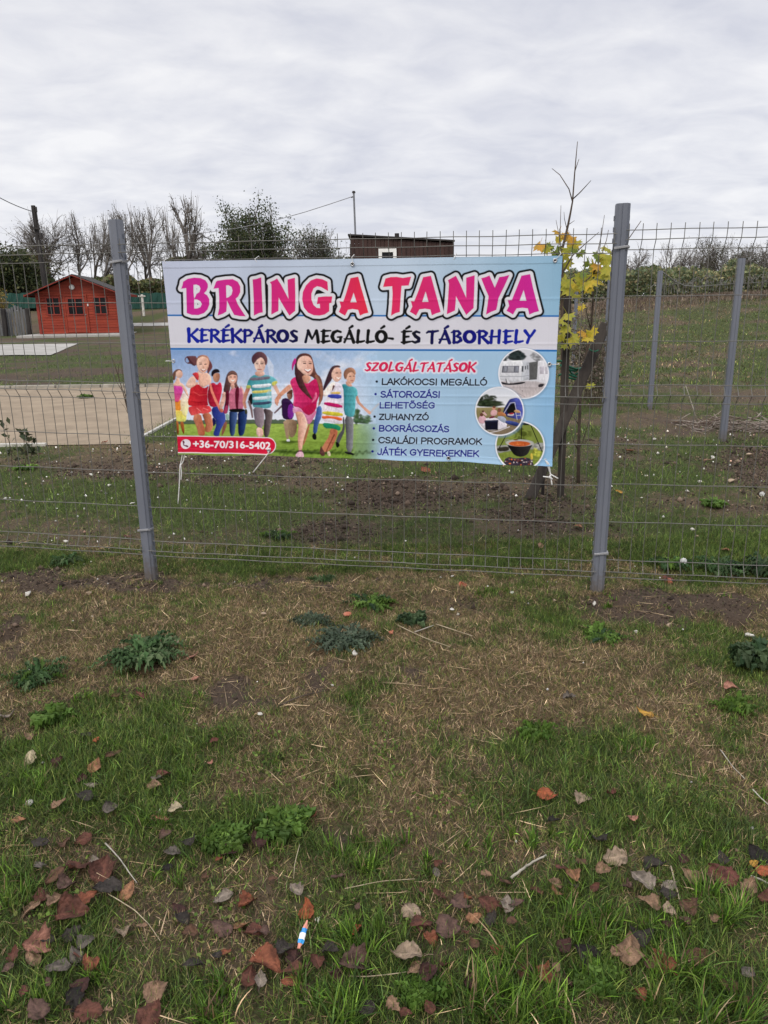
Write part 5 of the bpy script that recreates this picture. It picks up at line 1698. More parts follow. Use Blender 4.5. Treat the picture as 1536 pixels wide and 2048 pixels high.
def brown_shed():
    Y = 30.0
    a, b = at(697, 470, Y), at(910, 482, Y)
    zt0, zt1 = a[2], b[2]
    z = Hz(a[0], Y)
    W, D = b[0] - a[0], 3.2
    t_ = thing('shed', 'dark brown board shed with a sloping roof behind the banner', 'shed', ((a[0] + b[0]) / 2, Y, z))
    m = MB()
    nb = 24
    for i in range(nb):
        x0_, x1_ = a[0] + .06 + (W - .12) * i / nb, a[0] + .06 + (W - .12) * (i + 1) / nb
        zt = zt0 + (zt1 - zt0) * (i + .5) / nb - .07
        m.box(((x0_ + x1_) / 2, Y + random.uniform(-.004, .004), (z - .1 + zt) / 2), (x1_ - x0_ - .008, .03, zt - z + .1), None, .004)
    m.box((a[0] + W / 2, Y + .03, (z + zt1) / 2), (W - .14, .02, zt1 - z - .1))
    for xx in (a[0] + .06, b[0] - .06):
        m.box((xx, Y + D / 2, (z - .1 + zt1) / 2), (.05, D, zt1 - z), None, .004)
    m.box((a[0] + W / 2, Y + D, (z + zt1) / 2), (W - .14, .04, zt1 - z))
    m.build('wall', M_brownboard, t_)
    mr = MB()
    mr.prism([(0, zt0 - .03), (W, zt1 - .03), (W, zt1 + .03), (0, zt0 + .03)], (a[0] - .02, Y - .14, 0), (a[0] - .02, Y + D + .1, 0), (1, 0, 0), (0, 0, 1))
    r_ = mr.build('roof', M_roofdark, t_)
    mk = MB()
    mk.tube([(a[0] + 1.83, Y + .3, zt0 - .1), (a[0] + 1.83, Y + .3, zt0 + .06)], .09, 10)
    mk.build('roof_vent', M_roofdark, r_)
    c = at(757, 498, Y - .06)
    d = at(793, 498, Y - .06)
    pane_window(t_, np.array([c[0], Y - .02, c[2] - 1.05]), (1, 0, 0), (0, 0, 1), (0, -1, 0), d[0] - c[0], 1.06, .13, M_white, mullion=False)
    # mast standing on the roof
    q0, q1 = at(711, 468, Y + .2), at(707.5, 386, Y + .2)
    tm = thing('antenna_mast', 'thin steel mast standing on the shed roof', 'mast', q0)
    mm = MB()
    mm.tube([q0 - [0, 0, .3], q1], .035, 8)
    mm.build('tube', M_mast, tm)
    mm = MB()
    mm.tube([q1, q1 + [0, 0, .07]], [.07, .05], 8)
    mm.build('cap', M_pole, tm)
    mm = MB()
    mm.tube([q1 - [0, 0, .12], q1 + [-.1, 0, -.16]], .02, 6)
    mm.build('cable_hook', M_pole, tm)
    return q1 - np.array([.05, 0, .12])


MAST_TOP = brown_shed()


def catenary(a, b, sag, n=28):
    a, b = np.asarray(a, float), np.asarray(b, float)
    tt = np.linspace(0, 1, n)[:, None]
    P = a + (b - a) * tt
    P[:, 2] -= sag * 4 * tt[:, 0] * (1 - tt[:, 0])
    return P


def power_pole():
    Y = 46.0
    top, base = at(66, 411, Y), at(88, 560, Y)
    d = (top - base) / (top[2] - base[2])
    foot = base + d * (Hz(base[0], Y) - base[2])
    t_ = thing('utility_pole', 'dark leaning utility pole with small fittings behind the cabin', 'utility pole', foot)
    m = MB()
    m.tube([foot - d * .3, top], [.155, .115], 10)
    m.build('shaft', M_pole, t_)
    m = MB()
    c = foot + d * (at(70, 458, Y)[2] - foot[2])
    m.box(c + [.05, -.2, 0], (.46, .14, .09), None, .01)
    m.box(c + [-.18, -.2, .05], (.1, .12, .2), None, .01)
    m.box(c + [.22, -.2, .1], (.09, .1, .16), None, .01)
    m.build('crossarm', M_pole, t_)
    m = MB()
    m.tube([top + [.16, -.05, -.2], top + [.2, -.1, -1.1], c + [.1, -.2, .1]], .035, 6)
    m.box(top + [.17, -.05, -.22], (.1, .1, .3), None, .02)
    m.build('conduit', M_pole, t_)
    m = MB()
    e = foot + d * (at(80, 472, Y)[2] - foot[2])
    m.box(e + [.3, -.25, 0], (.16, .12, .3), None, .02)
    m.tube([e + [.3, -.2, .0], e + [0, 0, .1]], .025, 6)
    m.build('insulator', M_pole, t_)
    return top, e + np.array([.3, -.25, .1])


POLE_TOP, POLE_LOW = power_pole()
m = MB()
q = at(-40, 372, 40)
m.tube(catenary(POLE_TOP + [-.12, 0, -.3], q, .12), .022, 5)
tag(m.build('overhead_cable', M_cable), 'overhead cable running out of the picture from the dark pole top', 'cable')
m = MB()
pts = [MAST_TOP] + [at(px_, py_, Y_) for px_, py_, Y_ in ((660, 408, 30.5), (610, 424, 31.5), (560, 438, 33), (510, 449, 35), (470, 457, 37), (430, 463, 39), (360, 470, 42))]
m.tube(np.array(pts), .014, 5)
tag(m.build('overhead_cable', M_cableg), 'thin grey cable sloping down to the left from the mast on the shed', 'cable')


def net_fence(pxa, pxb, ytop, ybot, Y, label):
    a, b = at(pxa, ytop, Y), at(pxb, ytop, Y)
    zb = at(pxa, ybot, Y)[2]
    t_ = thing('screened_fence', label, 'fence', ((a[0] + b[0]) / 2, Y, zb), 'green screened fences at the back')
    n = 40
    V, Fc = [], []
    for i in range(n + 1):
        x = a[0] + (b[0] - a[0]) * i / n
        for z, dy in ((zb, .02), ((zb + a[2]) / 2, .05 * math.sin(i * 1.7)), (a[2] + .03 * math.sin(i * .9), .0)):
            V.append((x, Y + dy + .03 * math.sin(i * 2.3), z))
    for i in range(n):
        for k in range(2):
            Fc.append((i * 3 + k, i * 3 + 3 + k, i * 3 + 4 + k, i * 3 + 1 + k))
    m = MB()
    m.add(V, Fc)
    m.build('windscreen_net', M_greennet, t_)
    npst = max(2, int((b[0] - a[0]) / 2.2))
    for i in range(npst + 1):
        m = MB()
        x = a[0] + (b[0] - a[0]) * i / npst
        m.tube([(x, Y + .1, zb - .3), (x, Y + .1, a[2] + .12)], .035, 6)
        m.build('post', M_pole, t_)


net_fence(-60, 84, 588, 618, 50, 'green net fence seen left of the red cabin')
net_fence(236, 372, 587, 618, 52, 'green net fence between the cabin and the banner')
# white marker post in front of the right net
q0, q1 = at(287, 622, 47), at(285, 589, 47)
q0[2] = Hz(q0[0], 47)
q1[2] = max(q1[2], q0[2] + .62)
t_ = thing('marker_post', 'short white post with a cross piece before the green net', 'post', q0)
m = MB()
m.box((q0[0], 47, (Hz(q0[0], 47) + q1[2]) / 2), (.13, .13, q1[2] - Hz(q0[0], 47)), None, .02)
m.build('shaft', M_chalk, t_)
m = MB()
m.box((q0[0], 46.95, q1[2] - .1), (.42, .1, .08), None, .01)
m.build('cross_piece', M_chalk, t_)


def board_fence():
    Y = 41.0
    a, b = at(-30, 618, Y), at(50, 618, Y)
    zb = Hz(a[0], Y)
    t_ = thing('board_fence', 'grey weathered board fence at the left edge, with gaps', 'fence', ((a[0] + b[0]) / 2, Y, zb))
    n = 14
    for i in range(n):
        m = MB()
        x = a[0] + (b[0] - a[0]) * (i + .5) / n
        h_ = at(20, 614, Y)[2] - zb + random.uniform(-.12, .1)
        m.box((x, Y + random.uniform(-.03, .03), zb + h_ / 2 - .05), ((b[0] - a[0]) / n - .03, .03, h_ + .1), Matrix.Rotation(random.uniform(-.03, .03), 3, 'Y'), .004)
        m.build('board', M_greyboards, t_)
    for px_ in (4, 53):
        m = MB()
        c = at(px_, 610, Y - .3)
        m.box((c[0], Y - .3, zb + .65), (.22, .2, 1.5), Matrix.Rotation(.03, 3, 'Y'), .03)
        m.build('post', M_pole, t_)


board_fence()


def slack_wire():
    """collapsed chain-link along the crest of the field, its wire tied to a post"""
    p0 = np.array([3.86, 10.83, Hz(3.86, 10.83) + 1.9])
    m = MB()
    pts = [p0] + [at(x_, y_, Y_) for x_, y_, Y_ in ((1335, 552, 13), (1350, 563, 16), (1368, 571, 20), (1392, 573, 25), (1420, 571, 29), (1460, 568, 31), (1500, 566, 32), (1560, 562, 33))]
    m.tube(np.array(pts), .012, 5)
    tag(m.build('fence_wire', M_wire), 'slack wire drooping from the far post to the fallen netting', 'wire')
    m = MB()
    for i in range(44):
        px_ = 1326 + i * 5.6
        Y_ = 30 + i * .07
        yb = 583 - i * .38 + random.uniform(-3, 3)
        b0 = at(px_, yb + 6, Y_)
        h_, l_ = random.uniform(.32, .6), random.uniform(-.35, .1)
        pts = [b0 + np.array([l_ * s_ ** 2, random.uniform(-.05, .05), h_ * math.sin(s_ * 2.2)]) for s_ in np.linspace(0, 1.2, 9)]
        m.tube(np.array(pts), .014, 4)
    tag(m.build('fallen_netting', M_wire), 'curled strands of fallen wire netting along the crest of the field', 'wire netting')


slack_wire()

# ---------------------------------------------------------------- trees


def rot_about(v, ax, ang):
    ax = ax / (np.linalg.norm(ax) + 1e-9)
    return v * math.cos(ang) + np.cross(ax, v) * math.sin(ang) + ax * (ax @ v) * (1 - math.cos(ang))


def grow(q, p, d, L, r, lvl, maxl, out, tips, nch, spread, wig=.16, up=.06, cf=.7):
    n = 5
    P = [p]
    dd = d
    for i in range(n):
        dd = dd + q.normal(0, wig, 3) + np.array([0, 0, up])
        dd /= np.linalg.norm(dd)
        P.append(P[-1] + dd * L / n)
    P = np.array(P)
    out.append((P, np.linspace(r, r * (.55 if lvl < maxl else .3), n + 1), lvl))
    if lvl >= maxl - 1:
        tips += [P[i] for i in range(2, n + 1)]
    if lvl >= maxl:
        return
    for c in range(nch[lvl]):
        tt = q.uniform(.35 if lvl or cf > .6 else .62, 1.0) if c else 1.0
        k = min(n - 1, int(tt * n))
        b = P[k] + (P[k + 1] - P[k]) * (tt * n - k) if tt < 1 else P[-1]
        ang = q.uniform(*spread) * (.5 if c == 0 else 1)
        axr = np.cross(dd, q.normal(0, 1, 3))
        cd = rot_about(dd, axr, ang)
        grow(q, b, cd, L * (q.uniform(.55, .82) if lvl else q.uniform(.8, 1.15) * cf), r * (.62 if c == 0 else .48), lvl + 1, maxl, out, tips, nch, spread, wig, up, cf)


def leaf_cards(q, pts, size, cols, flat=.0, aspect=.62, jit=None):
    """pts -> one small folded leaf face (two quads) each; returns V, quads, colours"""
    n = len(pts)
    pts = np.asarray(pts, float)
    a = q.normal(0, 1, (n, 3))
    a[:, 2] *= (1 - flat)
    a /= np.linalg.norm(a, axis=1)[:, None]
    b = np.cross(a, q.normal(0, 1, (n, 3)))
    b /= np.linalg.norm(b, axis=1)[:, None]
    c = np.cross(a, b)
    s = size * q.uniform(.6, 1.35, n)[:, None]
    w_ = s * aspect * .5
    fold = .25
    v0 = pts - a * s * .5
    v1 = pts - a * s * .05 + b * w_ + c * w_ * fold
    v2 = pts + a * s * .5
    v3 = pts - a * s * .05 - b * w_ + c * w_ * fold
    V = np.stack([v0, v1, v2, v3], 1).reshape(-1, 3)
    i = np.arange(n)[:, None] * 4
    T_ = np.concatenate([i + [0, 1, 2], i + [0, 2, 3]], 0)
    cols = np.asarray(cols, float)
    cc = cols[q.integers(0, len(cols), n)] * q.uniform(.7, 1.3, n)[:, None]
    return V, T_, np.repeat(cc, 4, 0)


def tree(label, cat, px, ybase, ytop, Y, seed, cols, nleaf, lsize, trunk=.3, nch=(5, 5, 4, 3), spread=(.35, .85), r0=.16, lean=(0, 0), group=None, clump=.35, name='tree', wid=45, up=.06, stems=1, cf=.7):
    q = np.random.default_rng(seed)
    b = at(px, ybase, Y)
    z = Hz(b[0], Y)
    Ht = at(px, ytop, Y)[2] - z
    base = np.array([b[0], Y, z - .1])
    t_ = thing(name, label, cat, base, group)
    out, tips = [], []
    for s_ in range(stems):
        d = np.array([lean[0] + (q.uniform(-.3, .3) if stems > 1 else 0), lean[1] + (q.uniform(-.3, .3) if stems > 1 else 0), 1.0])
        grow(q, base, d / np.linalg.norm(d), Ht * trunk, r0, 0, len(nch), out, tips, nch, spread, up=up, cf=cf)
    zmax = max(o[0][:, 2].max() for o in out)
    k = (Ht - .2) / (zmax - base[2])
    allp = np.concatenate([o[0] for o in out])[:, :2] - base[:2]
    cen = np.median(allp, 0) * 0
    kx = (wid * Y / F) / np.percentile(np.hypot(*(allp - cen).T), 88)
    sc = np.array([kx, kx, k])
    m, mb2 = MB(), MB()
    for P, rr, lv in out:
        P2 = base + (P - base) * sc
        (m if lv == 0 else mb2).tube(P2, np.maximum(rr * min(k, 1.0), .0065), 7 if lv < 2 else 3, cap=False)
    tr_ = m.build('trunk', M_bark, t_, True)
    mb2.build('branches', M_twigs, tr_)
    if nleaf:
        tp = base + (np.array(tips) - base) * sc
        pts = tp[q.integers(0, len(tp), nleaf)] + q.normal(0, clump, (nleaf, 3)) * [1, 1, .7]
        V, T_, Cc = leaf_cards(q, pts, lsize, cols)
        mesh_obj('crown', V, {3: T_}, M_leafv, t_, Cc)
    return t_


OLIVE = [(.055, .062, .022), (.075, .075, .03), (.04, .05, .02), (.09, .08, .035)]
DKGRN = [(.028, .042, .016), (.04, .055, .02), (.055, .068, .026), (.02, .032, .014), (.07, .075, .03)]
BROWN = [(.075, .055, .03), (.055, .042, .026), (.09, .07, .04), (.05, .05, .025)]
YGRN = [(.075, .085, .03), (.055, .07, .025), (.1, .1, .036)]

bare = dict(nch=(5, 5, 5, 5), spread=(.35, 1.0), r0=.15, up=.02, cf=.5)
tree('bare wide tree rising behind the left half of the cabin', 'tree', 112, 620, 406, 60, 11, BROWN, 500, .10, trunk=.42, group='bare trees behind the cabin', stems=2, wid=46, clump=.12, **bare)
tree('bare spreading tree rising above the cabin roof ridge', 'tree', 160, 620, 408, 61, 12, BROWN, 600, .10, trunk=.42, group='bare trees behind the cabin', wid=52, clump=.12, **bare)
tree('bare tree partly hidden by the top of the left fence post', 'tree', 205, 620, 416, 62, 13, BROWN, 400, .10, trunk=.42, group='bare trees behind the cabin', wid=42, clump=.12, **bare)
tree('tall bare tree immediately right of the left fence post', 'tree', 270, 620, 392, 60, 14, BROWN, 600, .10, trunk=.44, group='bare trees over the banner', stems=1, wid=42, clump=.12, **bare)
tree('bare tree with twiggy top over the letter B of the banner', 'tree', 318, 620, 392, 61, 15, BROWN, 500, .10, trunk=.44, group='bare trees over the banner', wid=36, clump=.12, lean=(-.06, 0), **bare)
tree('slender bare tree between the leaning pole and the cabin roof', 'tree', 92, 620, 422, 63, 31, BROWN, 300, .10, trunk=.42, group='bare trees behind the cabin', wid=36, clump=.12, **bare)
tree('bare tree filling the gap behind the cabin roof', 'tree', 186, 620, 412, 66, 32, BROWN, 400, .10, trunk=.42, group='bare trees behind the cabin', wid=44, clump=.12, **bare)
tree('bare tree at the left top corner of the banner', 'tree', 298, 620, 398, 66, 33, BROWN, 400, .10, trunk=.44, group='bare trees over the banner', wid=42, clump=.12, **bare)
tree('thin pale bare tree over the letter R of the banner', 'tree', 350, 620, 396, 64, 16, BROWN, 120, .10, trunk=.40, group='bare trees over the banner', wid=36, nch=(4, 4, 5, 4), spread=(.3, .8), r0=.10, cf=.6, clump=.1)
tree('tall bare tree with a crooked trunk left of the leafy tree', 'tree', 388, 625, 378, 58, 17, BROWN, 600, .11, trunk=.40, group='bare trees over the banner', lean=(.1, 0), wid=46, nch=(5, 5, 5, 5), spread=(.4, 1.0), r0=.24, clump=.12, up=.02, cf=.55)
tree('low bare bushy tree at the foot of the crooked tree', 'tree', 420, 625, 446, 60, 18, OLIVE, 1100, .11, trunk=.25, wid=34, stems=2, clump=.15, **bare)
tree('full leafy dark green tree, tallest over the banner', 'tree', 510, 625, 380, 56, 19, [tuple(1.25 * v for v in c) for c in DKGRN], 13000, .15, trunk=.26, nch=(6, 6, 5, 3), spread=(.45, 1.0), r0=.24, clump=.28, wid=62, cf=.88, up=.03)
tree('small round half bare tree left of the brown shed', 'tree', 646, 625, 435, 54, 20, DKGRN, 3600, .13, trunk=.27, nch=(5, 6, 5, 3), spread=(.4, .95), cf=.75, r0=.14, clump=.17, wid=48, stems=2)
tree('dense dark green tree at the left edge of the photo', 'tree', 12, 640, 466, 52, 21, DKGRN + YGRN, 12000, .2, trunk=.2, nch=(6, 6, 5, 3), spread=(.5, 1.1), r0=.22, clump=.4, wid=50, stems=2)
tree('lower olive green tree behind the leaning pole', 'tree', 62, 640, 476, 55, 22, YGRN + BROWN, 6000, .18, trunk=.2, nch=(5, 6, 5, 3), spread=(.5, 1.1), r0=.16, clump=.35, wid=42, stems=2)
tree('small yellowing tree in front of the green net at the left edge', 'tree', 6, 645, 566, 44, 23, [(.3, .2, .05), (.2, .17, .05), (.12, .11, .04)], 700, .13, trunk=.25, nch=(5, 5, 4), spread=(.5, 1.0), r0=.06, clump=.15, wid=16)

right_labels = ['bare tree just right of the near right post', 'second bare tree from the right post, over the hedge', 'slim bare tree standing above the far post with the wire', 'bushy darker tree rising highest over the right hedge', 'bare tree in the gap left of the nearest far post', 'bare tree straight behind the nearest far post', 'spreading bare tree at the right edge of the photo']
for i, (px_, yt_, Y_, wd, nl, cs) in enumerate(((1278, 486, 78, 1.0, 1400, BROWN), (1335, 480, 82, .9, 1200, BROWN), (1376, 492, 84, .8, 700, BROWN), (1432, 468, 76, 1.1, 2600, OLIVE), (1470, 500, 72, 1.0, 2400, DKGRN), (1506, 470, 80, 1.1, 1600, BROWN), (1540, 466, 78, 1.1, 1900, BROWN))):
    tree(right_labels[i], 'tree', px_, 600, yt_ - 10, Y_, 40 + i, cs, nl // 2, .13, trunk=.40, nch=(5, 5, 5, 5), spread=(.35, 1.0), r0=.14, up=.02, cf=.55, group='trees behind the field', clump=.16, wid=wd * 48, stems=2)
tree('bare tree between the maple and the right post', 'tree', 1226, 600, 500, 84, 52, BROWN, 1200, .15, trunk=.3, nch=(5, 5, 4, 4), spread=(.35, .9), r0=.14, group='trees behind the field', clump=.16, wid=36)


def thicket(name, label, pxa, pxb, ytop, Y, depth, n, size, cols, seed, zlow=0.0, rag=8):
    """undergrowth that reads as one mass: leaf clumps and stems filling a ragged band"""
    q = np.random.default_rng(seed)
    px_ = q.uniform(pxa, pxb, n)
    Yv = Y + q.uniform(0, depth, n)
    X = np.array([at(a, 600, b)[0] for a, b in zip(px_, Yv)])
    ridge = np.array(ytop(px_)) + (fbm(px_ / 26, px_ * 0 + seed, seed) - .5) * rag * 3 + (fbm(px_ / 7, Yv, seed + 3) - .5) * rag
    zt_ = np.array([at(a, b, c)[2] for a, b, c in zip(px_, ridge, Yv)])
    zb = H(X, Yv) + zlow
    k = q.uniform(0, 1, n) ** .8
    Z = zb + (np.maximum(zt_, zb + .3) - zb) * k
    V, T_, Cc = leaf_cards(q, np.stack([X, Yv, Z], 1), size, cols, aspect=.75)
    shade = fbm(X / 1.1, Z / .8 + Yv * .3, seed + 9)
    Cc = Cc * np.repeat(.55 + .9 * shade, 4)[:, None]
    o = mesh_obj(name, V, {3: T_}, M_leafv, None, Cc)
    return tag(o, label, 'thicket', None, 'stuff')


thicket('undergrowth', 'brown green undergrowth under the bare trees', -40, 345, lambda p: np.where(p < 90, 515, 558) - 6 * np.sin(p / 30), 54, 10, 26000, .30, [tuple(1.9 * v for v in c) for c in DKGRN + BROWN + OLIVE], 61)
thicket('undergrowth', 'low dark bushes showing over the top of the banner', 330, 720, lambda p: 508 + np.where(p > 470, -4, 12) + np.where(p > 565, 14, 0), 58, 8, 16000, .28, [tuple(1.4 * v for v in c) for c in DKGRN + OLIVE], 62)
thicket('undergrowth', 'dark green hedge and bushes behind the field', 960, 1700, lambda p: 540 - 14 * smooth(1330, 1460, p) - 8 * np.sin(p / 23), 66, 9, 48000, .26, [tuple(3.3 * v * w_ for v, w_ in zip(c, (1.1, 1.0, 1.3))) for c in DKGRN + OLIVE + DKGRN + [(.05, .058, .022), (.05, .055, .03)]], 63, rag=13)

# ---------------------------------------------------------------- grass
GREENS = np.array([(.062, .112, .016), (.090, .150, .022), (.128, .180, .036), (.038, .075, .014), (.070, .112, .032), (.150, .175, .045)])
STRAWS = np.array([(.32, .222, .130), (.43, .32, .20), (.20, .130, .078), (.115, .074, .046), (.25, .165, .092)])
OLIVES = np.array([(.155, .145, .042), (.20, .170, .062), (.105, .11, .034)])


def in_court(x, y):
    j = np.abs(qg.normal(0, .13, len(x))) - .02      # the turf creeps in over the edges
    return (x > COURT[0] + j) & (x < COURT[1] - j) & (y > COURT[2] + j) & (y < COURT[3] - j)


def in_path(x, y):
    return ((y > 25.1) & (y < 31.6) & (x < -10.7)) | ((y > 41.9) & (y < 46.6) & (x < -8.8)) | ((y > 36.5) & (y < 45) & (x < -10) & (x > -20))


class Blades:
    def __init__(self):
        self.V, self.Q, self.T, self.C, self.n = [], [], [], [], 0

    def add(self, q, x, y, L, W, lean, az, curl, col, seg=3, lift=0.0):
        n = len(x)
        if n == 0:
            return
        z = H(x, y) - .004 + lift
        p = np.stack([x, y, z], 1)
        hd = np.stack([np.cos(az), np.sin(az), 0 * az], 1)
        sd = np.stack([-np.sin(az), np.cos(az), 0 * az], 1)
        tw = q.normal(0, .5, n)
        sd = sd * np.cos(tw)[:, None] + np.array([0, 0, 1.0]) * np.sin(tw)[:, None]
        rows = []
        for k in range(seg + 1):
            tt = k / seg
            wk = W * (1 - tt ** 1.6) * .5 * (.75 + .5 * min(1, tt * 3))
            if k < seg:
                rows += [p + sd * wk[:, None], p - sd * wk[:, None]]
                ph_ = lean + curl * (tt + .5 / seg)
                p = p + (hd * np.sin(ph_)[:, None] + np.array([0, 0, 1.0]) * np.cos(ph_)[:, None]) * (L / seg)[:, None]
            else:
                rows.append(p)
        # never dip under the soil
        m = 2 * seg + 1
        V = np.stack(rows, 1)
        V[:, :, 2] = np.maximum(V[:, :, 2], (z - .002)[:, None] + .0)
        i = self.n + np.arange(n)[:, None] * m
        for k in range(seg - 1):
            self.Q.append(i + [2 * k, 2 * k + 1, 2 * k + 3, 2 * k + 2])
        self.T.append(i + [m - 3, m - 2, m - 1])
        g = np.linspace(.8, 1.12, seg + 1)
        gg = np.concatenate([np.repeat(g[:-1], 2), g[-1:]])
        self.V.append(V.reshape(-1, 3))
        self.C.append((np.asarray(col)[:, None, :] * (0 * gg + 1)[None, :, None]).reshape(-1, 3))
        self.n += n * m

    def build(self, name, label, cat):
        o = mesh_obj(name, np.concatenate(self.V), {4: np.concatenate(self.Q), 3: np.concatenate(self.T)}, M_blade, None, np.concatenate(self.C))
        return tag(o, label, cat, None, 'stuff')


def pick(q, pal, n):
    return pal[q.integers(0, len(pal), n)] * np.exp(q.normal(-.16, .50, (n, 1)))


def trapezoid(q, n, ya, yb):
    n = int(n * 1.32)
    y = np.sqrt(q.uniform(0, 1, n) * (yb * yb - ya * ya) + ya * ya)
    x = q.uniform(-1, 1, n) * (.66 * y + .85)
    return x, y


qg = np.random.default_rng(101)
green, dry = Blades(), Blades()
# 1 the mown mat in front of the fence: short, mostly lying, dead and half green
n = 620000
x, y = trapezoid(qg, n, .95, 4.7)
n = len(x)
g, so, st = covers(x, y)
keep = qg.uniform(0, 1, n) > np.clip(so * 1.3 - .12, 0, .96)
x, y, g, so, st = x[keep], y[keep], g[keep], so[keep], st[keep]
n = len(x)
r_ = qg.uniform(0, 1, n)
patchy = fbm(x * 15, y * 15, 203, 3) - .5
isg = r_ < np.clip(g * 1.0 - st * .15 + .0 + patchy * 1.1, .05, .92)
iso = (~isg) & (qg.uniform(0, 1, n) < .36)
col = np.where(isg[:, None], pick(qg, GREENS, n), np.where(iso[:, None], pick(qg, OLIVES, n), pick(qg, STRAWS, n)))
col = col * (.72 + .62 * fbm(x * 22, y * 22, 207, 3))[:, None]
L = qg.uniform(.012, .036, n) * (1 + .5 * isg * g)
lean = np.where(isg, qg.uniform(.15, 1.1, n), qg.uniform(.5, 1.4, n))
for msk, bl in ((isg, green), (~isg, dry)):
    bl.add(qg, x[msk], y[msk], L[msk], qg.uniform(.0013, .0026, n)[msk], lean[msk], qg.uniform(0, 6.283, n)[msk], qg.uniform(-.2, .55, n)[msk], col[msk], 2, lift=.005)
# 2 longer green blades in the lusher patches
n = 230000
x, y = trapezoid(qg, n, .95, 4.6)
n = len(x)
g, so, st = covers(x, y)
clumpy = fbm(x * 11, y * 11, 77, 2)
keep = qg.uniform(0, 1, n) < np.clip((g - .38) * 1.7 + (clumpy - .5) * 1.6, 0, 1) * (1 - np.clip(so, 0, .9))
x, y, g = x[keep], y[keep], g[keep]
n = len(x)
near = 1 - smooth(2.2, 3.6, y)
L = qg.uniform(.022, .05, n) * (.65 + .65 * g) * (.75 + .45 * near)
green.add(qg, x, y, L, qg.uniform(.0016, .0032, n), qg.uniform(.15, .9, n), qg.uniform(0, 6.283, n), qg.uniform(.1, 1.0, n), pick(qg, GREENS, n) * 1.12, 3)
# 3 tufts of long arching blades
TUFTS = [(720, 1880, .075, 150), (735, 2015, .08, 170), (690, 1985, .07, 80), (1010, 1990, .10, 240), (1075, 2010, .10, 200), (960, 2030, .09, 140), (1130, 1850, .085, 170), (1170, 1830, .06, 70), (1435, 1830, .075, 240), (1400, 1990, .10, 220), (1470, 2030, .09, 180), (1330, 2000, .07, 90),
         (700, 1705, .06, 120), (740, 1735, .055, 100), (270, 1650, .065, 130), (300, 1660, .06, 110), (40, 1570, .06, 140), (80, 1590, .06, 120), (20, 1760, .06, 110), (60, 1800, .055, 80), (200, 1960, .055, 90), (450, 2000, .075, 120), (440, 2040, .07, 90), (60, 2000, .06, 90),
         (1050, 1700, .05, 90), (1140, 1690, .055, 100), (1300, 1880, .06, 110), (1345, 1870, .05, 70), (1440, 1700, .05, 80), (860, 1720, .05, 80), (960, 1690, .045, 60), (1070, 1480, .05, 110), (1250, 1500, .05, 110), (1290, 1490, .045, 70), (1090, 1455, .04, 60), (180, 1400, .05, 110), (270, 1400, .045, 90), (390, 1400, .045, 80),
         (330, 1480, .05, 110), (220, 1500, .05, 110), (140, 1450, .05, 90), (430, 1470, .04, 70), (980, 1190, .05, 110), (1010, 1185, .045, 80), (590, 1960, .06, 60), (620, 2010, .05, 60), (150, 1560, .05, 80), (370, 1560, .045, 80), (470, 1600, .04, 60), (1220, 1215, .04, 70), (1090, 1175, .045, 60), (230, 1200, .04, 60), (120, 1185, .04, 50), (1180, 1960, .06, 60), (900, 1960, .05, 50), (800, 1700, .05, 60), (540, 1720, .045, 60), (650, 1870, .05, 60), (340, 1760, .045, 60), (1520, 1600, .045, 70), (1400, 1560, .035, 50), (880, 1455, .035, 50), (700, 1400, .04, 60), (285, 1172, .03, 26), (322, 1168, .035, 24), (1215, 1195, .035, 30), (1172, 1200, .03, 24), (400, 1150, .03, 20), (620, 1160, .03, 24), (860, 1165, .035, 30), (1330, 1215, .03, 26), (60, 1150, .03, 26), (150, 1145, .03, 26), (1450, 1195, .035, 30)]
for px_, py_, sz, nb in TUFTS:
    c = gp(px_, py_)
    sz *= qg.uniform(.72, 1.0)
    nb = int(nb * 1.5)
    ns = int(qg.integers(3, 7))
    sub = qg.normal(0, sz * .5, (ns, 2))
    bias = qg.uniform(0, 6.283, ns)
    pw = qg.uniform(.3, 1, ns)
    k = qg.choice(ns, nb, p=pw / pw.sum())
    x, y = c[0] + sub[k, 0] + qg.normal(0, sz * .16, nb), c[1] + sub[k, 1] + qg.normal(0, sz * .16, nb)
    az = bias[k] + qg.normal(0, 1.1, nb)
    L = sz * qg.uniform(.45, 1.5, nb) * (1.0 if py_ > 1650 else .85)
    dead = qg.uniform(0, 1, nb) < .09
    cc = np.where(dead[:, None], pick(qg, STRAWS, nb), pick(qg, GREENS[[0, 1, 1, 2, 4, 3]], nb) * [1.12, 1.25, .9])
    green.add(qg, x, y, L, qg.uniform(.0022, .0046, nb), np.abs(qg.normal(0, .38, nb)), az, qg.uniform(-.1, 1.4, nb), cc, 5)
# 4 straw: long thin dead stalks lying about
n = 6500
x, y = trapezoid(qg, n, .95, 4.8)
n = len(x)
g, so, st = covers(x, y)
keep = qg.uniform(0, 1, n) < np.clip(.25 + st * .8 - g * .25, 0, 1)
x, y = x[keep], y[keep]
n = len(x)
dry.add(qg, x, y, qg.uniform(.035, .13, n), qg.uniform(.0012, .0026, n), qg.uniform(1.35, 1.56, n), qg.uniform(0, 6.283, n), qg.uniform(-.15, .1, n), pick(qg, STRAWS[[0, 1, 1, 4]], n) * 1.15, 3, lift=.012)
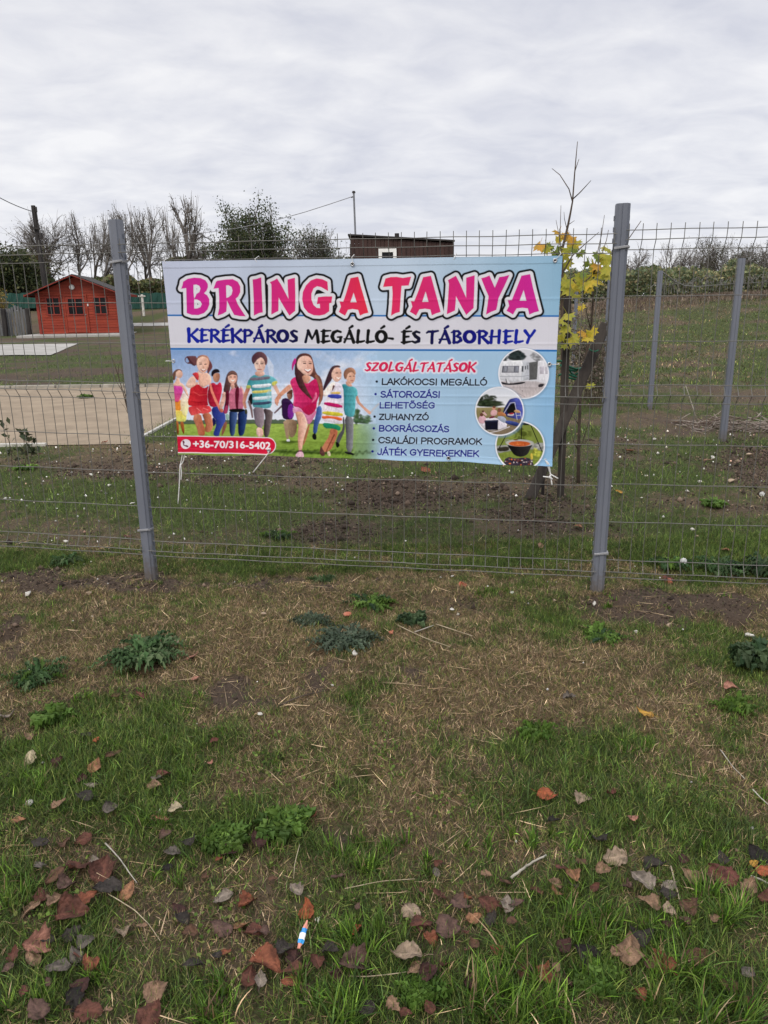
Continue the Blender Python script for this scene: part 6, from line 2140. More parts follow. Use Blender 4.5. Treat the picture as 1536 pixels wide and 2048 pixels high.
# 5 beyond the fence up to the court and the foot of the field, sampled by what the lens sees
n = 300000
px_, py_ = qg.uniform(-250, 1790, n), 1150 - (1150 - 660) * qg.uniform(0, 1, n) ** .85
ry = np.array([math.sin(TH), math.cos(TH)])
dx_, dy_ = px_ - 768, py_ - 1024
xr = (_c * dx_ + _s * dy_) / F
ur = -(-_s * dx_ + _c * dy_) / F
rz, rY = -math.sin(TH) + ur * math.cos(TH), math.cos(TH) + ur * math.sin(TH)
ok = rz < -.02
tt = -EYE / np.where(ok, rz, -1)
x, y = xr * tt, rY * tt
ok &= (y > 4.0) & (y < 30) & ~in_court(x, y) & ~in_path(x, y)
x, y = x[ok], y[ok]
g, so, st = covers(x, y)
n = len(x)
keep = qg.uniform(0, 1, n) < np.clip(.95 - so * .75, .12, 1)
x, y, g, so, st = [v[keep] for v in (x, y, g, so, st)]
n = len(x)
d_ = np.clip(y / 5, 1, 5)
isg = qg.uniform(0, 1, n) < np.clip(g * 1.0 + .02, .03, .9)
iso = (~isg) & (qg.uniform(0, 1, n) < .4)
col = np.where(isg[:, None], pick(qg, GREENS, n), np.where(iso[:, None], pick(qg, OLIVES, n), pick(qg, STRAWS * .8, n)))
col = col * (.6 + .8 * fbm(x * 7, y * 7, 209, 3))[:, None]
L = qg.uniform(.022, .062, n) * (.7 + .6 * isg * g) * d_ ** .35
for msk, bl in ((isg, green), (~isg, dry)):
    bl.add(qg, x[msk], y[msk], L[msk], (qg.uniform(.0018, .0034, n) * d_ ** .8)[msk], np.where(isg, qg.uniform(.2, 1.0, n), qg.uniform(.7, 1.45, n))[msk], qg.uniform(0, 6.283, n)[msk], qg.uniform(0, .8, n)[msk], col[msk], 2)
# 6 the field on the right and its dry crest
n = 120000
y = qg.uniform(14, 46, n)
x = qg.uniform(1.5, .75 * 46, n)
ok = (x < .75 * y) & (x > .16 * y)
x, y = x[ok], y[ok]
g, so, st = covers(x, y)
n = len(x)
isg = qg.uniform(0, 1, n) < np.clip(g * 1.1 + .08, .05, .9)
col = np.where(isg[:, None], pick(qg, GREENS * [1.35, 1.12, 1.5], n), pick(qg, STRAWS * .85, n)) * (.55 + .9 * fbm(x * 1.7, y * 1.2, 211, 3))[:, None]
green.add(qg, x, y, qg.uniform(.05, .12, n), qg.uniform(.010, .022, n), qg.uniform(.3, 1.1, n), qg.uniform(0, 6.283, n), qg.uniform(.1, .8, n), col, 2)
n = 16000
px_ = qg.uniform(1180, 1700, n)
y = qg.uniform(34, 48, n)
x = np.array([at(a, 600, b)[0] for a, b in zip(px_, y)])
dry.add(qg, x, y, qg.uniform(.08, .32, n) * (.5 + fbm(x * .8, y * .8, 88)), qg.uniform(.010, .02, n), qg.uniform(.05, .5, n), qg.uniform(0, 6.283, n), qg.uniform(.1, .8, n), pick(qg, STRAWS * [.52, .56, .72], n), 3)
green.build('grass', 'green grass growing in patches and tufts', 'grass')
dry.build('dry_grass', 'dead tan grass and straw matted on the earth', 'dry grass')

# clover and other tiny round leaves between the blades
n = 26000
x, y = trapezoid(qg, n, .95, 3.2)
n = len(x)
cv = fbm(x * 4.5, y * 4.5, 131) * 1.0
keep = (qg.uniform(0, 1, n) < np.clip((cv - .52) * 5, 0, 1)) & (y < 2.6 + qg.normal(0, .25, n))
x, y = x[keep], y[keep]
pts = np.stack([x, y, H(x, y) + qg.uniform(.006, .022, len(x))], 1)
V, T_, Cc = leaf_cards(qg, pts, .011, GREENS[[0, 1, 2, 5]] * 1.15, flat=.75, aspect=.95)
tag(mesh_obj('ground_cover', V, {3: T_}, M_leafv, None, Cc), 'tiny round leaved clover between the grass', 'clover', None, 'stuff')

# crumbs of earth and chips of stone
def crumbs(q, P, r, cols):
    n = len(P)
    o = np.array([(1, 0, 0), (-1, 0, 0), (0, 1, 0), (0, -1, 0), (0, 0, 1), (0, 0, -1)], float)
    V = P[:, None] + o[None] * (r[:, None] * q.uniform(.6, 1.3, (n, 3)))[:, None, :] * q.uniform(.75, 1.2, (n, 6, 1))
    f = np.array([(0, 2, 4), (2, 1, 4), (1, 3, 4), (3, 0, 4), (2, 0, 5), (1, 2, 5), (3, 1, 5), (0, 3, 5)])
    T_ = (np.arange(n)[:, None, None] * 6 + f[None]).reshape(-1, 3)
    return V.reshape(-1, 3), T_, np.repeat(cols, 6, 0)


M_crumb = material('crumbs', (.85, .85, .85), (1.15, 1.15, 1.15), rough=.95, scale=30, vcol=True)
n = 110000
x, y = trapezoid(qg, n, .95, 8.5)
n = len(x)
g, so, st = covers(x, y)
keep = (qg.uniform(0, 1, n) < np.clip(so * 1.3 - .25, .0, .9)) & ~in_court(x, y)
x, y = x[keep], y[keep]
n = len(x)
r = qg.uniform(.002, .0075, n) * np.clip(y / 3.5, .6, 1.6)
big = qg.uniform(0, 1, n) < .03
r = np.where(big, r * np.where(y > 4.3, 2.8, 2.6), r)
cols = pick(qg, np.array([(.055, .038, .028), (.085, .06, .043), (.04, .028, .021), (.11, .08, .058)]), n)
V, T_, Cc = crumbs(qg, np.stack([x, y, H(x, y) + r * .3], 1), r, cols)
tag(mesh_obj('earth_crumbs', V, {3: T_}, M_crumb, None, Cc), 'loose crumbs of brown earth on the bare patches', 'earth', None, 'stuff')
n = 900
x, y = trapezoid(qg, n, 1.6, 9.5)
n = len(x)
keep = ((y > 3.7) | (qg.uniform(0, 1, n) < .35)) & ~in_court(x, y)
x, y = x[keep], y[keep]
n = len(x)
r = qg.uniform(.003, .010, n) * np.clip(y / 5, .7, 1.5)
cols = pick(qg, np.array([(.5, .48, .44), (.6, .58, .55), (.4, .36, .3), (.35, .22, .16)]), n)
V, T_, Cc = crumbs(qg, np.stack([x, y, H(x, y) + r * .7 + .008], 1), r, cols)
tag(mesh_obj('gravel', V, {3: T_}, M_crumb, None, Cc), 'scattered pale chips of stone in the turf', 'gravel', None, 'stuff')

# ---------------------------------------------------------------- fallen leaves
LC = {
    'tan': (158, 122, 92), 'pale tan': (176, 150, 122), 'orange tan': (172, 118, 78), 'cream': (196, 178, 140), 'reddish brown': (112, 66, 50), 'dull red': (124, 70, 58), 'maroon': (80, 48, 42),
    'mauve brown': (114, 84, 72), 'brown': (112, 78, 56), 'orange brown': (152, 84, 52), 'orange': (184, 92, 44), 'grey': (116, 105, 94), 'dark grey': (70, 62, 56), 'nearly black': (44, 38, 35), 'yellow': (206, 152, 34), 'pale grey': (156, 140, 124), 'salmon': (190, 128, 104),
}
LEAFMAT = {}
for nm, c in LC.items():
    c = lin(c)
    c = (c * .86 + c.mean() * .14) * 1.02
    LEAFMAT[nm] = material('dead_leaf_' + nm.replace(' ', '_'), tuple(c * .88), tuple(c * .48), rough=.8, scale=38, detail=6, bump=.7, bscale=70, transl=.10, spec=.3, ramp=(.32, .62), vcol=True)


def leaf_mesh(q, size, kind):
    """one withered leaf: stalk, cupped and curled blade with a wavy or lobed edge"""
    NS, NW = 21, 5
    lob = q.uniform(.0, .10) if kind == 'round' else q.uniform(.10, .22)
    nl = q.integers(5, 9)
    asp = q.uniform(.72, .98) if kind == 'round' else q.uniform(.55, .8)
    cup, curl, tw = q.uniform(-.5, .9), q.uniform(-.9, 1.5), q.uniform(-.9, .9)
    ph = q.uniform(0, 6.28, 6)
    V, Cv = [], []
    for i in range(NS):
        s = i / (NS - 1)
        wv = math.sin(math.pi * (s ** .72)) ** .8 * asp * .5 * (1 - .25 * s)
        for j in range(-NW, NW + 1):
            k = j / NW
            sd = 1 if j > 0 else -1
            wd = wv * (1 + lob * math.sin(nl * math.pi * s + (ph[0] if sd > 0 else ph[1])) + (.05 * math.sin(23 * s + ph[2] * sd) + .05 * math.sin(41 * s + ph[5] + sd)))
            xx, yy = s - .5, k * wd
            zz = cup * yy * yy * 2.2 + .10 * abs(k) * wd + .035 * math.sin(9 * s + ph[3] + 2 * k) * abs(k) + .03 * math.sin(5 * k + ph[4] + 4 * s)
            zz += .05 * wd * math.cos(s * math.pi * 9) * abs(k)
            # curl along the midrib and twist
            an = curl * (s - .4)
            X = xx * math.cos(an * .8)
            Z = zz + xx * math.sin(an) * (s - .4)
            c, sn = math.cos(tw * (s - .5)), math.sin(tw * (s - .5))
            V.append((X, yy * c - Z * sn, yy * sn + Z * c))
            vein = 1.35 if j == 0 else (1.16 if math.sin(s * 44 - abs(k) * 9) > .55 else .95)
            blot = .62 if math.sin(7 * s + ph[1]) + math.sin(6 * k + ph[0] + 5 * s) > 1.25 else 1.0
            Cv.append(np.array([1, 1, 1]) * vein * blot * (.66 if abs(j) == NW else 1))
    M = 2 * NW + 1
    Fq = [(i * M + j, i * M + j + 1, (i + 1) * M + j + 1, (i + 1) * M + j) for i in range(NS - 1) for j in range(M - 1)]
    m = MB()
    m.add(np.array(V) * size, Fq, np.array(Cv))
    P = np.array([(-.5 - t_ * .28, .05 * math.sin(t_ * 2 + ph[5]) * t_, V[NW][2] + .10 * t_ * (1 - t_)) for t_ in np.linspace(0, 1, 5)]) * size
    m.tube(P, size * .012, 4, col=np.array([.8, .8, .8]))
    return m


ORD = ['leftmost', 'second', 'third', 'fourth', 'fifth', 'sixth', 'seventh', 'eighth', 'ninth', 'tenth', 'eleventh', 'twelfth', 'thirteenth', 'fourteenth', 'fifteenth', 'sixteenth']


def region(px_, py_):
    if py_ < 1160:
        return 'beyond the wire fence'
    row = 'upper' if py_ < 1430 else ('middle' if py_ < 1690 else ('lower' if py_ < 1880 else 'bottom'))
    c = 'left' if px_ < 512 else ('centre' if px_ < 1024 else 'right')
    return {'upper': 'near the fence', 'middle': 'half way down', 'lower': 'in the lower grass', 'bottom': 'at the bottom'}[row] + {'left': ', left third', 'centre': ', middle third', 'right': ', right third'}[c]


def labelled(items, noun):
    """items: (px, py, colour word, ...) -> a label for each that no other of its kind shares"""
    by = {}
    for i, it in enumerate(items):
        by.setdefault((it[2], region(it[0], it[1])), []).append(i)
    out = [None] * len(items)
    for (c, rg), ids in by.items():
        ids.sort(key=lambda i: items[i][0])
        for k, i in enumerate(ids):
            if len(ids) == 1:
                out[i] = f'{c} {noun}, the only {c} one {rg}'
            elif k == 0:
                out[i] = f'leftmost {c} {noun} {rg}'
            elif k == len(ids) - 1:
                out[i] = f'rightmost {c} {noun} {rg}'
            else:
                out[i] = f'{c} {noun}, {ORD[k]} {c} one from left {rg}'
    return out


T, PT, OT, CR, RB, DR, MA, MV, BR, OB, OR, GY, DG, BK, YE, PG, SA = 'tan', 'pale tan', 'orange tan', 'cream', 'reddish brown', 'dull red', 'maroon', 'mauve brown', 'brown', 'orange brown', 'orange', 'grey', 'dark grey', 'nearly black', 'yellow', 'pale grey', 'salmon'
LEAVES = [(40, 1652, OT, 26), (80, 1698, DG, 30), (130, 1698, BR, 32), (167, 1690, RB, 30), (82, 1742, GY, 30), (153, 1745, RB, 48), (210, 1752, RB, 54), (187, 1733, PG, 20), (110, 1767, BR, 36), (133, 1785, MV, 36), (217, 1787, DG, 46), (257, 1793, OT, 36),
          (83, 1803, RB, 30), (63, 1830, T, 38), (113, 1817, T, 44), (173, 1812, OB, 38), (148, 1843, RB, 52), (247, 1878, PT, 38), (148, 1883, DG, 34), (93, 1892, DG, 36), (75, 1910, SA, 46), (67, 1935, T, 28), (170, 1903, GY, 34), (153, 1927, GY, 30), (117, 1953, GY, 38),
          (157, 1997, MA, 42), (153, 2015, BK, 40), (313, 2007, T, 46), (77, 2033, MV, 46), (183, 2037, RB, 50), (303, 2042, RB, 44), (333, 1683, MV, 26), (383, 1697, DG, 28), (328, 1650, OT, 26), (350, 1632, CR, 28), (345, 1720, GY, 32), (333, 1747, BK, 22), (448, 1805, PG, 38),
          (493, 1817, OB, 34), (443, 1865, MV, 40), (485, 1863, OT, 36), (506, 1873, RB, 34), (383, 1877, BR, 32), (363, 1850, DG, 32), (357, 1827, MA, 26), (387, 1943, DG, 34), (500, 1963, RB, 34), (62, 1527, CR, 32), (15, 1443, PG, 34), (385, 1320, SA, 26), (283, 1397, DR, 22), (232, 1400, BR, 18),
          (63, 1485, T, 26), (173, 1483, DG, 20), (195, 1490, OR, 16), (115, 1537, MA, 24), (192, 1545, OT, 30), (227, 1520, BR, 28), (330, 1563, DR, 28), (312, 1568, GY, 22), (310, 1583, T, 26), (183, 1583, PG, 22), (170, 1607, DG, 32), (163, 1573, MA, 22), (422, 1537, SA, 16), (430, 1493, DR, 18), (120, 1622, T, 26), (222, 1630, GY, 28), (392, 1363, SA, 18),
          (624, 1643, OB, 26), (517, 1690, MA, 36), (675, 1767, MV, 28), (592, 1792, PG, 28), (614, 1832, OR, 36), (525, 1872, MV, 40), (825, 1837, PT, 40), (840, 1860, RB, 42), (860, 1890, OB, 34), (892, 1863, MV, 46), (922, 1823, MV, 40), (974, 1820, RB, 34), (949, 1847, OT, 34), (1015, 1823, PG, 34), (1012, 1778, BR, 38), (982, 1853, DG, 34),
          (535, 1938, OB, 58), (522, 1970, PG, 28), (572, 1910, DG, 36), (589, 1935, MA, 40), (585, 1952, RB, 36), (709, 1943, MV, 58), (812, 1927, PT, 56), (829, 1953, T, 36), (860, 1960, MA, 38), (679, 1973, MA, 36), (662, 1920, DG, 34), (939, 1980, MA, 22), (714, 1877, OR, 22), (942, 1907, BR, 30),
          (1095, 1603, OR, 40), (1162, 1612, PT, 40), (1224, 1600, DR, 20), (1264, 1650, SA, 22), (1287, 1452, YE, 34), (1461, 1383, SA, 24), (1139, 1402, GY, 26), (1197, 1693, DG, 36), (1107, 1652, BK, 22), (1227, 1730, PT, 46), (1206, 1755, T, 28), (1309, 1745, DG, 40), (1121, 1747, DR, 30), (1147, 1767, OT, 36), (1164, 1737, BR, 24), (1109, 1783, T, 32), (1112, 1803, OT, 34), (1032, 1820, MV, 28),
          (1282, 1775, PG, 44), (1334, 1787, PG, 30), (1337, 1802, DG, 32), (1382, 1773, T, 34), (1437, 1770, DR, 54), (1514, 1725, BK, 38), (1530, 1752, OR, 30), (1297, 1822, T, 36), (1337, 1832, PT, 28), (1377, 1833, BR, 34), (1497, 1790, T, 34), (1530, 1817, RB, 30), (1259, 1917, T, 52), (1281, 1897, DG, 40), (1297, 1947, BR, 24), (1324, 1940, OB, 44), (1391, 1930, BR, 40),
          (1171, 1930, BK, 44), (1149, 1847, BR, 24), (1454, 1990, BR, 28), (1507, 1738, YE, 16),
          (1336, 1167, DR, 26), (1155, 1058, OT, 18), (1237, 989, YE, 16), (1080, 1098, T, 16), (850, 945, OB, 22), (1450, 1108, OT, 26), (258, 1078, RB, 20), (80, 1002 - 90, RB, 16), (210, 888, OR, 14), (1415, 925, T, 18), (1257, 905, OB, 20), (1500, 1148, T, 20)]
_q = np.random.default_rng(91)
for _ in range(60):      # smaller ones between
    LEAVES.append((float(_q.uniform(5, 1530)), float(1690 + 350 * _q.uniform(0, 1) ** .8), [RB, MV, BR, DG, MA, OB, GY, T, BR, RB][_q.integers(0, 10)], float(_q.uniform(16, 32))))
labs = labelled(LEAVES, 'fallen leaf')
ql = np.random.default_rng(55)
for (px_, py_, cw, sp), lb in zip(LEAVES, labs):
    p = gp(px_, py_)
    dist = float(np.linalg.norm(p - np.array([0, 0, EYE])))
    size = sp * dist / F * 1.08
    o = leaf_mesh(ql, size, ql.choice(['round', 'round', 'lobed'])).build('fallen_leaf', LEAFMAT[cw], None, True)
    tilt = ql.uniform(.05, .5) if p[1] < 3 else ql.uniform(0, .3)
    o.rotation_euler = (tilt * math.cos(ql.uniform(0, 6.28)), tilt * math.sin(ql.uniform(0, 6.28)) - .12, ql.uniform(0, 6.28))
    g1 = float(covers(np.array([p[0]]), np.array([p[1]]))[0][0])
    o.location = (p[0], p[1], p[2] + .012 + .011 * g1 + size * .07)
    tag(o, lb, 'leaf', 'fallen leaves in the grass')

# ---------------------------------------------------------------- stones, shards, sticks, litter
STONES = [(1502, 1277, 'white', 24, M_stone), (1188, 1212, 'white', 17, M_stone), (904, 1222, 'pale', 12, M_stone), (916, 1232, 'white', 11, M_stone), (1338, 1168, 'brick red', 24, M_brick), (926, 1174, 'brick red', 22, M_brick), (784, 1268, 'brick red', 14, M_brick), (694, 1236, 'brick red', 22, M_brick), (1338, 1256, 'tan', 14, M_tanstone), (520, 1434, 'white', 12, M_stone), (527, 1232, 'tan', 12, M_tanstone),
          (56, 1194, 'white', 24, M_stone), (180, 1190, 'tan', 18, M_tanstone), (710, 1311, 'pale', 18, M_stone), (1272, 1268, 'white', 11, M_stone), (352, 1293, 'tan', 20, M_tanstone), (664, 1374, 'white', 8, M_stone), (60, 1613, 'white', 18, M_stone), (636, 1846, 'white', 14, M_stone), (1392, 1108 - 30, 'tan', 12, M_tanstone), (1375, 985, 'white', 10, M_stone), (1308, 720 + 160, 'white', 10, M_stone), (1463, 965, 'tan', 14, M_tanstone), (1400, 965, 'white', 11, M_stone), (265, 1010, 'white', 12, M_stone), (132, 1087, 'white', 12, M_stone), (12, 1000, 'white', 10, M_stone), (182, 952, 'white', 8, M_stone), (220, 975, 'pale', 10, M_stone), (1500, 915, 'tan', 16, M_tanstone), (1425, 918, 'white', 12, M_stone), (1025, 1190, 'pale', 12, M_stone), (1110, 1200, 'tan', 10, M_tanstone), (880, 1158, 'white', 8, M_stone), (905, 1156, 'white', 9, M_stone), (1385, 1063, 'pale', 11, M_stone)]
labs = labelled(STONES, 'stone')
for (px_, py_, cw, sp, mt), lb in zip(STONES, labs):
    p = gp(px_, py_)
    dist = float(np.linalg.norm(p - np.array([0, 0, EYE])))
    r = sp * dist / F * .5
    bm = bmesh.new()
    bmesh.ops.create_icosphere(bm, subdivisions=2, radius=r)
    sx, sy, sz = ql.uniform(.8, 1.15), ql.uniform(.65, 1.0), ql.uniform(.5, .75)
    pl = [Vector(ql.normal(0, 1, 3)).normalized() for _ in range(7)]
    for v in bm.verts:
        d = v.co.normalized()
        for q in pl:      # a few broken facets
            k = d.dot(q)
            if k > .55:
                v.co -= q * r * (k - .55) * 1.1
        v.co += d * r * .06 * math.sin(d.x * 9 + d.y * 7 + d.z * 8)
        v.co = Vector((v.co.x * sx, v.co.y * sy, v.co.z * sz))
    me = bpy.data.meshes.new('stone')
    bm.to_mesh(me)
    bm.free()
    me.polygons.foreach_set('use_smooth', np.ones(len(me.polygons), bool))
    me.materials.append(mt)
    o = bpy.data.objects.new('brick_shard' if cw == 'brick red' else 'stone', me)
    COL.objects.link(o)
    o.location = (p[0], p[1], p[2] + r * .35 + .006)
    o.rotation_euler = (0, 0, ql.uniform(0, 6.28))
    tag(o, lb, 'stone', 'stones lying in the turf')


def stick(pix, r, mat, label, name='stick', lift=.02, cat='stick'):
    P = np.array([gp(a, b) + [0, 0, lift] for a, b in pix])
    tt = np.linspace(0, len(P) - 1, len(P) * 4)
    Q = np.stack([np.interp(tt, np.arange(len(P)), P[:, k]) for k in range(3)], 1)
    Q[1:-1] = (Q[:-2] + 2 * Q[1:-1] + Q[2:]) / 4
    Q += ql.normal(0, r * .10, Q.shape)
    m = MB()
    m.tube(Q, np.linspace(r, r * .6, len(Q)), 6)
    return tag(m.build(name, mat, None, True), label, cat, 'sticks and stalks in the grass')


stick([(1022, 1768), (1055, 1742), (1092, 1722)], .0042, M_bleached, 'pale straight stick lying slantwise right of the lower centre')
stick([(212, 1698), (240, 1728), (262, 1760), (275, 1778)], .0022, M_bleached, 'thin white stalk among the red brown leaves on the left')
stick([(218, 1800), (270, 1832), (300, 1862), (322, 1895)], .0015, M_drystalk, 'long thin dry stalk below the cluster of red brown leaves')
stick([(1340, 1745), (1352, 1790), (1364, 1836)], .0024, M_drystalk, 'straight dry stalk standing between pale leaves on the right')
stick([(1440, 1510), (1465, 1545), (1488, 1568)], .0018, M_bleached, 'short pale stalk on the dry patch at right')
stick([(1504, 1590), (1520, 1607), (1540, 1625)], .0022, M_bleached, 'pale stalk cut off by the right edge half way down')
stick([(795, 1258), (850, 1285), (900, 1302)], .0022, M_drystalk, 'long dry stalk beside the dark plant near the fence')
stick([(830, 1272), (868, 1258)], .0030, M_bleached, 'short bleached stick beside the dark plant near the fence')
stick([(872, 1256), (945, 1280)], .0024, M_drystalk, 'straight dry stalk running right from the dark plant')
stick([(560, 1420), (600, 1402), (650, 1390)], .0035, M_twig, 'brown bent twig on the bare ground in the centre')
stick([(1500, 1765), (1520, 1772), (1545, 1785)], .0032, M_bleached, 'grey twig at the right edge beside orange leaf')
stick([(600, 1700), (590, 1740), (588, 1770)], .0012, M_drystalk, 'thin upright dry stalk left of the pale grey leaf')
stick([(690, 1790), (760, 1775), (830, 1770)], .0014, M_drystalk, 'thin dry stem lying across the tuft in the lower centre')
stick([(675, 1965), (740, 1967), (815, 1958)], .0016, M_drystalk, 'long straw colored stem lying under the mauve leaf at bottom')

# crumpled blue and white sweet wrapper
c, d = gp(600, 1912), gp(614, 1876)
t_ = thing('sweet_wrapper', 'small crumpled blue and white wrapper with coral ends in the grass', 'wrapper', c)
M_blue = material('blue_foil', (.02, .20, .52), (.03, .28, .62), rough=.35, scale=60, spec=.5)
M_coral = material('coral_paper', (.55, .22, .16), (.66, .30, .22), rough=.6, scale=60)
ax3 = d - c + np.array([0, 0, .014])
ax3 /= np.linalg.norm(ax3)
sx3 = np.cross(ax3, [0, 0, 1])
sx3 /= np.linalg.norm(sx3)
uz = np.cross(sx3, ax3)
Lw = np.linalg.norm(d - c)
c0 = c + np.array([0, 0, .03])
for nm, mt, t0, t1, w0, w1 in (('tail', M_coral, -.12, .10, .008, .012), ('band', M_blue, .10, .28, .015, .018), ('middle', M_white, .28, .58, .018, .017), ('band', M_blue, .58, .80, .017, .014), ('tail', M_coral, .80, 1.2, .013, .004)):
    m = MB()
    V = []
    for k in range(5):
        tt = t0 + (t1 - t0) * k / 4
        wd = w0 + (w1 - w0) * k / 4
        for j in range(10):
            a = j * 2 * math.pi / 10
            rr = wd * .42 * (1 + .18 * math.sin(5 * a + 9 * tt))
            V.append(c0 + ax3 * Lw * tt + sx3 * rr * math.cos(a) + uz * rr * .7 * math.sin(a))
    m.add(V, [(k * 10 + j, k * 10 + (j + 1) % 10, k * 10 + 10 + (j + 1) % 10, k * 10 + 10 + j) for k in range(4) for j in range(10)] + [tuple(range(9, -1, -1)), tuple(range(40, 50))])
    m.build(nm, mt, t_)

# ---------------------------------------------------------------- weeds


def weed(px_, py_, rad, nl, cols, style, label, name='weed', hgt=.35):
    p = gp(px_, py_)
    q = np.random.default_rng(int(px_ * 7 + py_))
    m = MB()
    cols = np.asarray(cols)
    for i in range(int(nl * (2.3 if style in ('thistle', 'feather') else 1.3))):
        az = q.uniform(0, 6.283)
        L = rad * q.uniform(.55, 1.1)
        o = p + np.array([q.normal(0, rad * .22), q.normal(0, rad * .16), 0])
        n = 19
        up_ = hgt * q.uniform(.4, 1.2)
        hd, sd = np.array([math.cos(az), math.sin(az), 0]), np.array([-math.sin(az), math.cos(az), 0])
        V = []
        W = L * {'thistle': .18, 'dandelion': .24, 'feather': .18, 'leafy': .55}[style]
        bend = q.normal(0, .25)
        for k in range(n):
            t_k = k / (n - 1)
            if style == 'leafy':
                wk = W * math.sin(math.pi * min(1, t_k * 1.0) ** .9) * .5 * (1 if k % 2 else .88)
            else:
                wk = W * .5 * math.sin(math.pi * (.08 + .9 * t_k)) ** .7 * (1.0 if k % 2 else {'thistle': .25, 'dandelion': .5, 'feather': .12}[style])
            c = o + hd * L * t_k + sd * bend * L * t_k * t_k + np.array([0, 0, .008 + L * up_ * math.sin(t_k * math.pi * .85) + .01 * math.sin(k * 2.1 + i)])
            e = np.array([0, 0, wk * .35 * (1 if (k + i) % 2 else .6)])
            fw_ = hd * wk * (.6 if k % 2 else 0)
            V += [c - sd * wk + e + fw_, c, c + sd * wk + e + fw_]
        Fc = []
        for k in range(n - 1):
            Fc += [(3 * k, 3 * k + 1, 3 * k + 4, 3 * k + 3), (3 * k + 1, 3 * k + 2, 3 * k + 5, 3 * k + 4)]
        m.add(V, Fc, cols[q.integers(0, len(cols))] * q.uniform(.8, 1.9))
    o_ = m.build(name, M_leafv)
    return tag(o_, label, 'weed', 'leafy weeds in the turf')


BLUEG = [(.036, .074, .024), (.052, .095, .034), (.028, .058, .020), (.085, .12, .055)]
BRIGHT = [(.062, .115, .018), (.082, .138, .025), (.048, .092, .017)]
DARKG = [(.022, .045, .020), (.032, .060, .024), (.045, .07, .03)]
GREYG = [(.05, .07, .045), (.07, .09, .06), (.038, .055, .036)]
weed(292, 1318, .155, 60, BLUEG, 'thistle', 'large dark bluish thistle rosette left of centre', 'thistle', .30)
weed(75, 1355, .11, 26, BLUEG + BRIGHT[:1], 'thistle', 'smaller bluish thistle near the left edge', 'thistle', .3)
weed(62, 1372, .09, 16, BLUEG, 'thistle', 'flat thistle leaves just below the left edge thistle', 'thistle', .2)
weed(690, 1285, .14, 46, GREYG, 'feather', 'wide grey green feathery weed before the fence', 'yarrow', .16)
weed(622, 1248, .10, 26, GREYG, 'feather', 'narrow grey green feathery weed trailing left', 'yarrow', .14)
weed(745, 1212, .125, 40, BRIGHT + DARKG[:1], 'dandelion', 'bright green dandelion rosette near the fence', 'dandelion', .2)
weed(823, 1248, .075, 34, DARKG, 'leafy', 'small dark round leaved plant with a pale tip', 'weed', .4)
weed(648, 1164, .08, 22, BLUEG, 'thistle', 'small thistle on the earth under the fence', 'thistle', .3)
weed(1512, 1335, .10, 46, DARKG, 'leafy', 'clump of dark nettle leaves at the right edge', 'nettle', .75)
weed(1470, 1420, .08, 24, BRIGHT, 'dandelion', 'bright green weed under the nettles on the right', 'weed', .3)
weed(572, 1662, .075, 44, BRIGHT, 'leafy', 'compact bright green weed in the lower centre', 'weed', .35)
weed(110, 1440, .08, 22, BRIGHT, 'leafy', 'broad leaved weed in the long grass on the left', 'weed', .45)
weed(450, 1685, .07, 40, BRIGHT, 'leafy', 'patch of round clover leaves left of the maroon leaf', 'weed', .2)
weed(1190, 1965, .055, 40, BRIGHT, 'leafy', 'light green chickweed at the bottom right of centre', 'weed', .22)
weed(840, 1985, .05, 34, BRIGHT, 'leafy', 'small clover plant under the dark mauve leaf', 'weed', .15)
weed(1080, 1472, .08, 20, BRIGHT, 'dandelion', 'jagged green weed right of centre half way down', 'weed', .3)
weed(1200, 1275, .11, 28, BRIGHT + DARKG[:1], 'dandelion', 'low green weed below the right fence post', 'dandelion', .15)
weed(1440, 1145, .14, 40, DARKG + BLUEG, 'thistle', 'dark weed growing through the right fence panel', 'weed', .3)
weed(1335, 1135, .12, 34, BRIGHT + BLUEG, 'dandelion', 'green weed behind the foot of the right panel', 'weed', .25)
weed(1525, 1150, .15, 34, DARKG, 'thistle', 'tall dark weed at the right end of the fence', 'weed', .5)
weed(560, 1075, .12, 26, DARKG + BRIGHT, 'dandelion', 'low weed behind the fence, left of centre', 'weed', .15)
weed(130, 1125, .10, 24, BLUEG, 'thistle', 'small thistle at the foot of the left panel', 'thistle', .25)
weed(1425, 1012, .10, 26, BRIGHT, 'leafy', 'pale green weed inside the plot on the right', 'weed', .25)
weed(172, 797, .13, 40, BRIGHT, 'leafy', 'single tuft of green weed growing on the sand court', 'weed', .35)
weed(52, 940, .10, 16, BRIGHT, 'leafy', 'low green weed at the foot of the leafy sapling', 'weed', .2)

for px_, py_, dl in ((1367, 1122, 'white dandelion clock behind the right panel, left one'), (1524, 988, 'white dandelion clock near the right edge, farther one')):
    g0 = gp(px_ - 4, py_ + 18)
    hd = at(px_, py_, g0[1])
    t_ = thing('dandelion_clock', dl, 'seed head', g0, 'dandelion clocks')
    m = MB()
    m.tube([g0, (g0 + hd) / 2 + [.004, 0, 0], hd], .002, 5)
    m.build('stem', M_drystalk, t_)
    m = MB()
    q = np.random.default_rng(3)
    for k in range(90):
        d = q.normal(0, 1, 3)
        d /= np.linalg.norm(d)
        m.tube([hd + d * .004, hd + d * .019], [.0005, .0013], 3, cap=False)
    m.build('seed_head', M_white, t_)

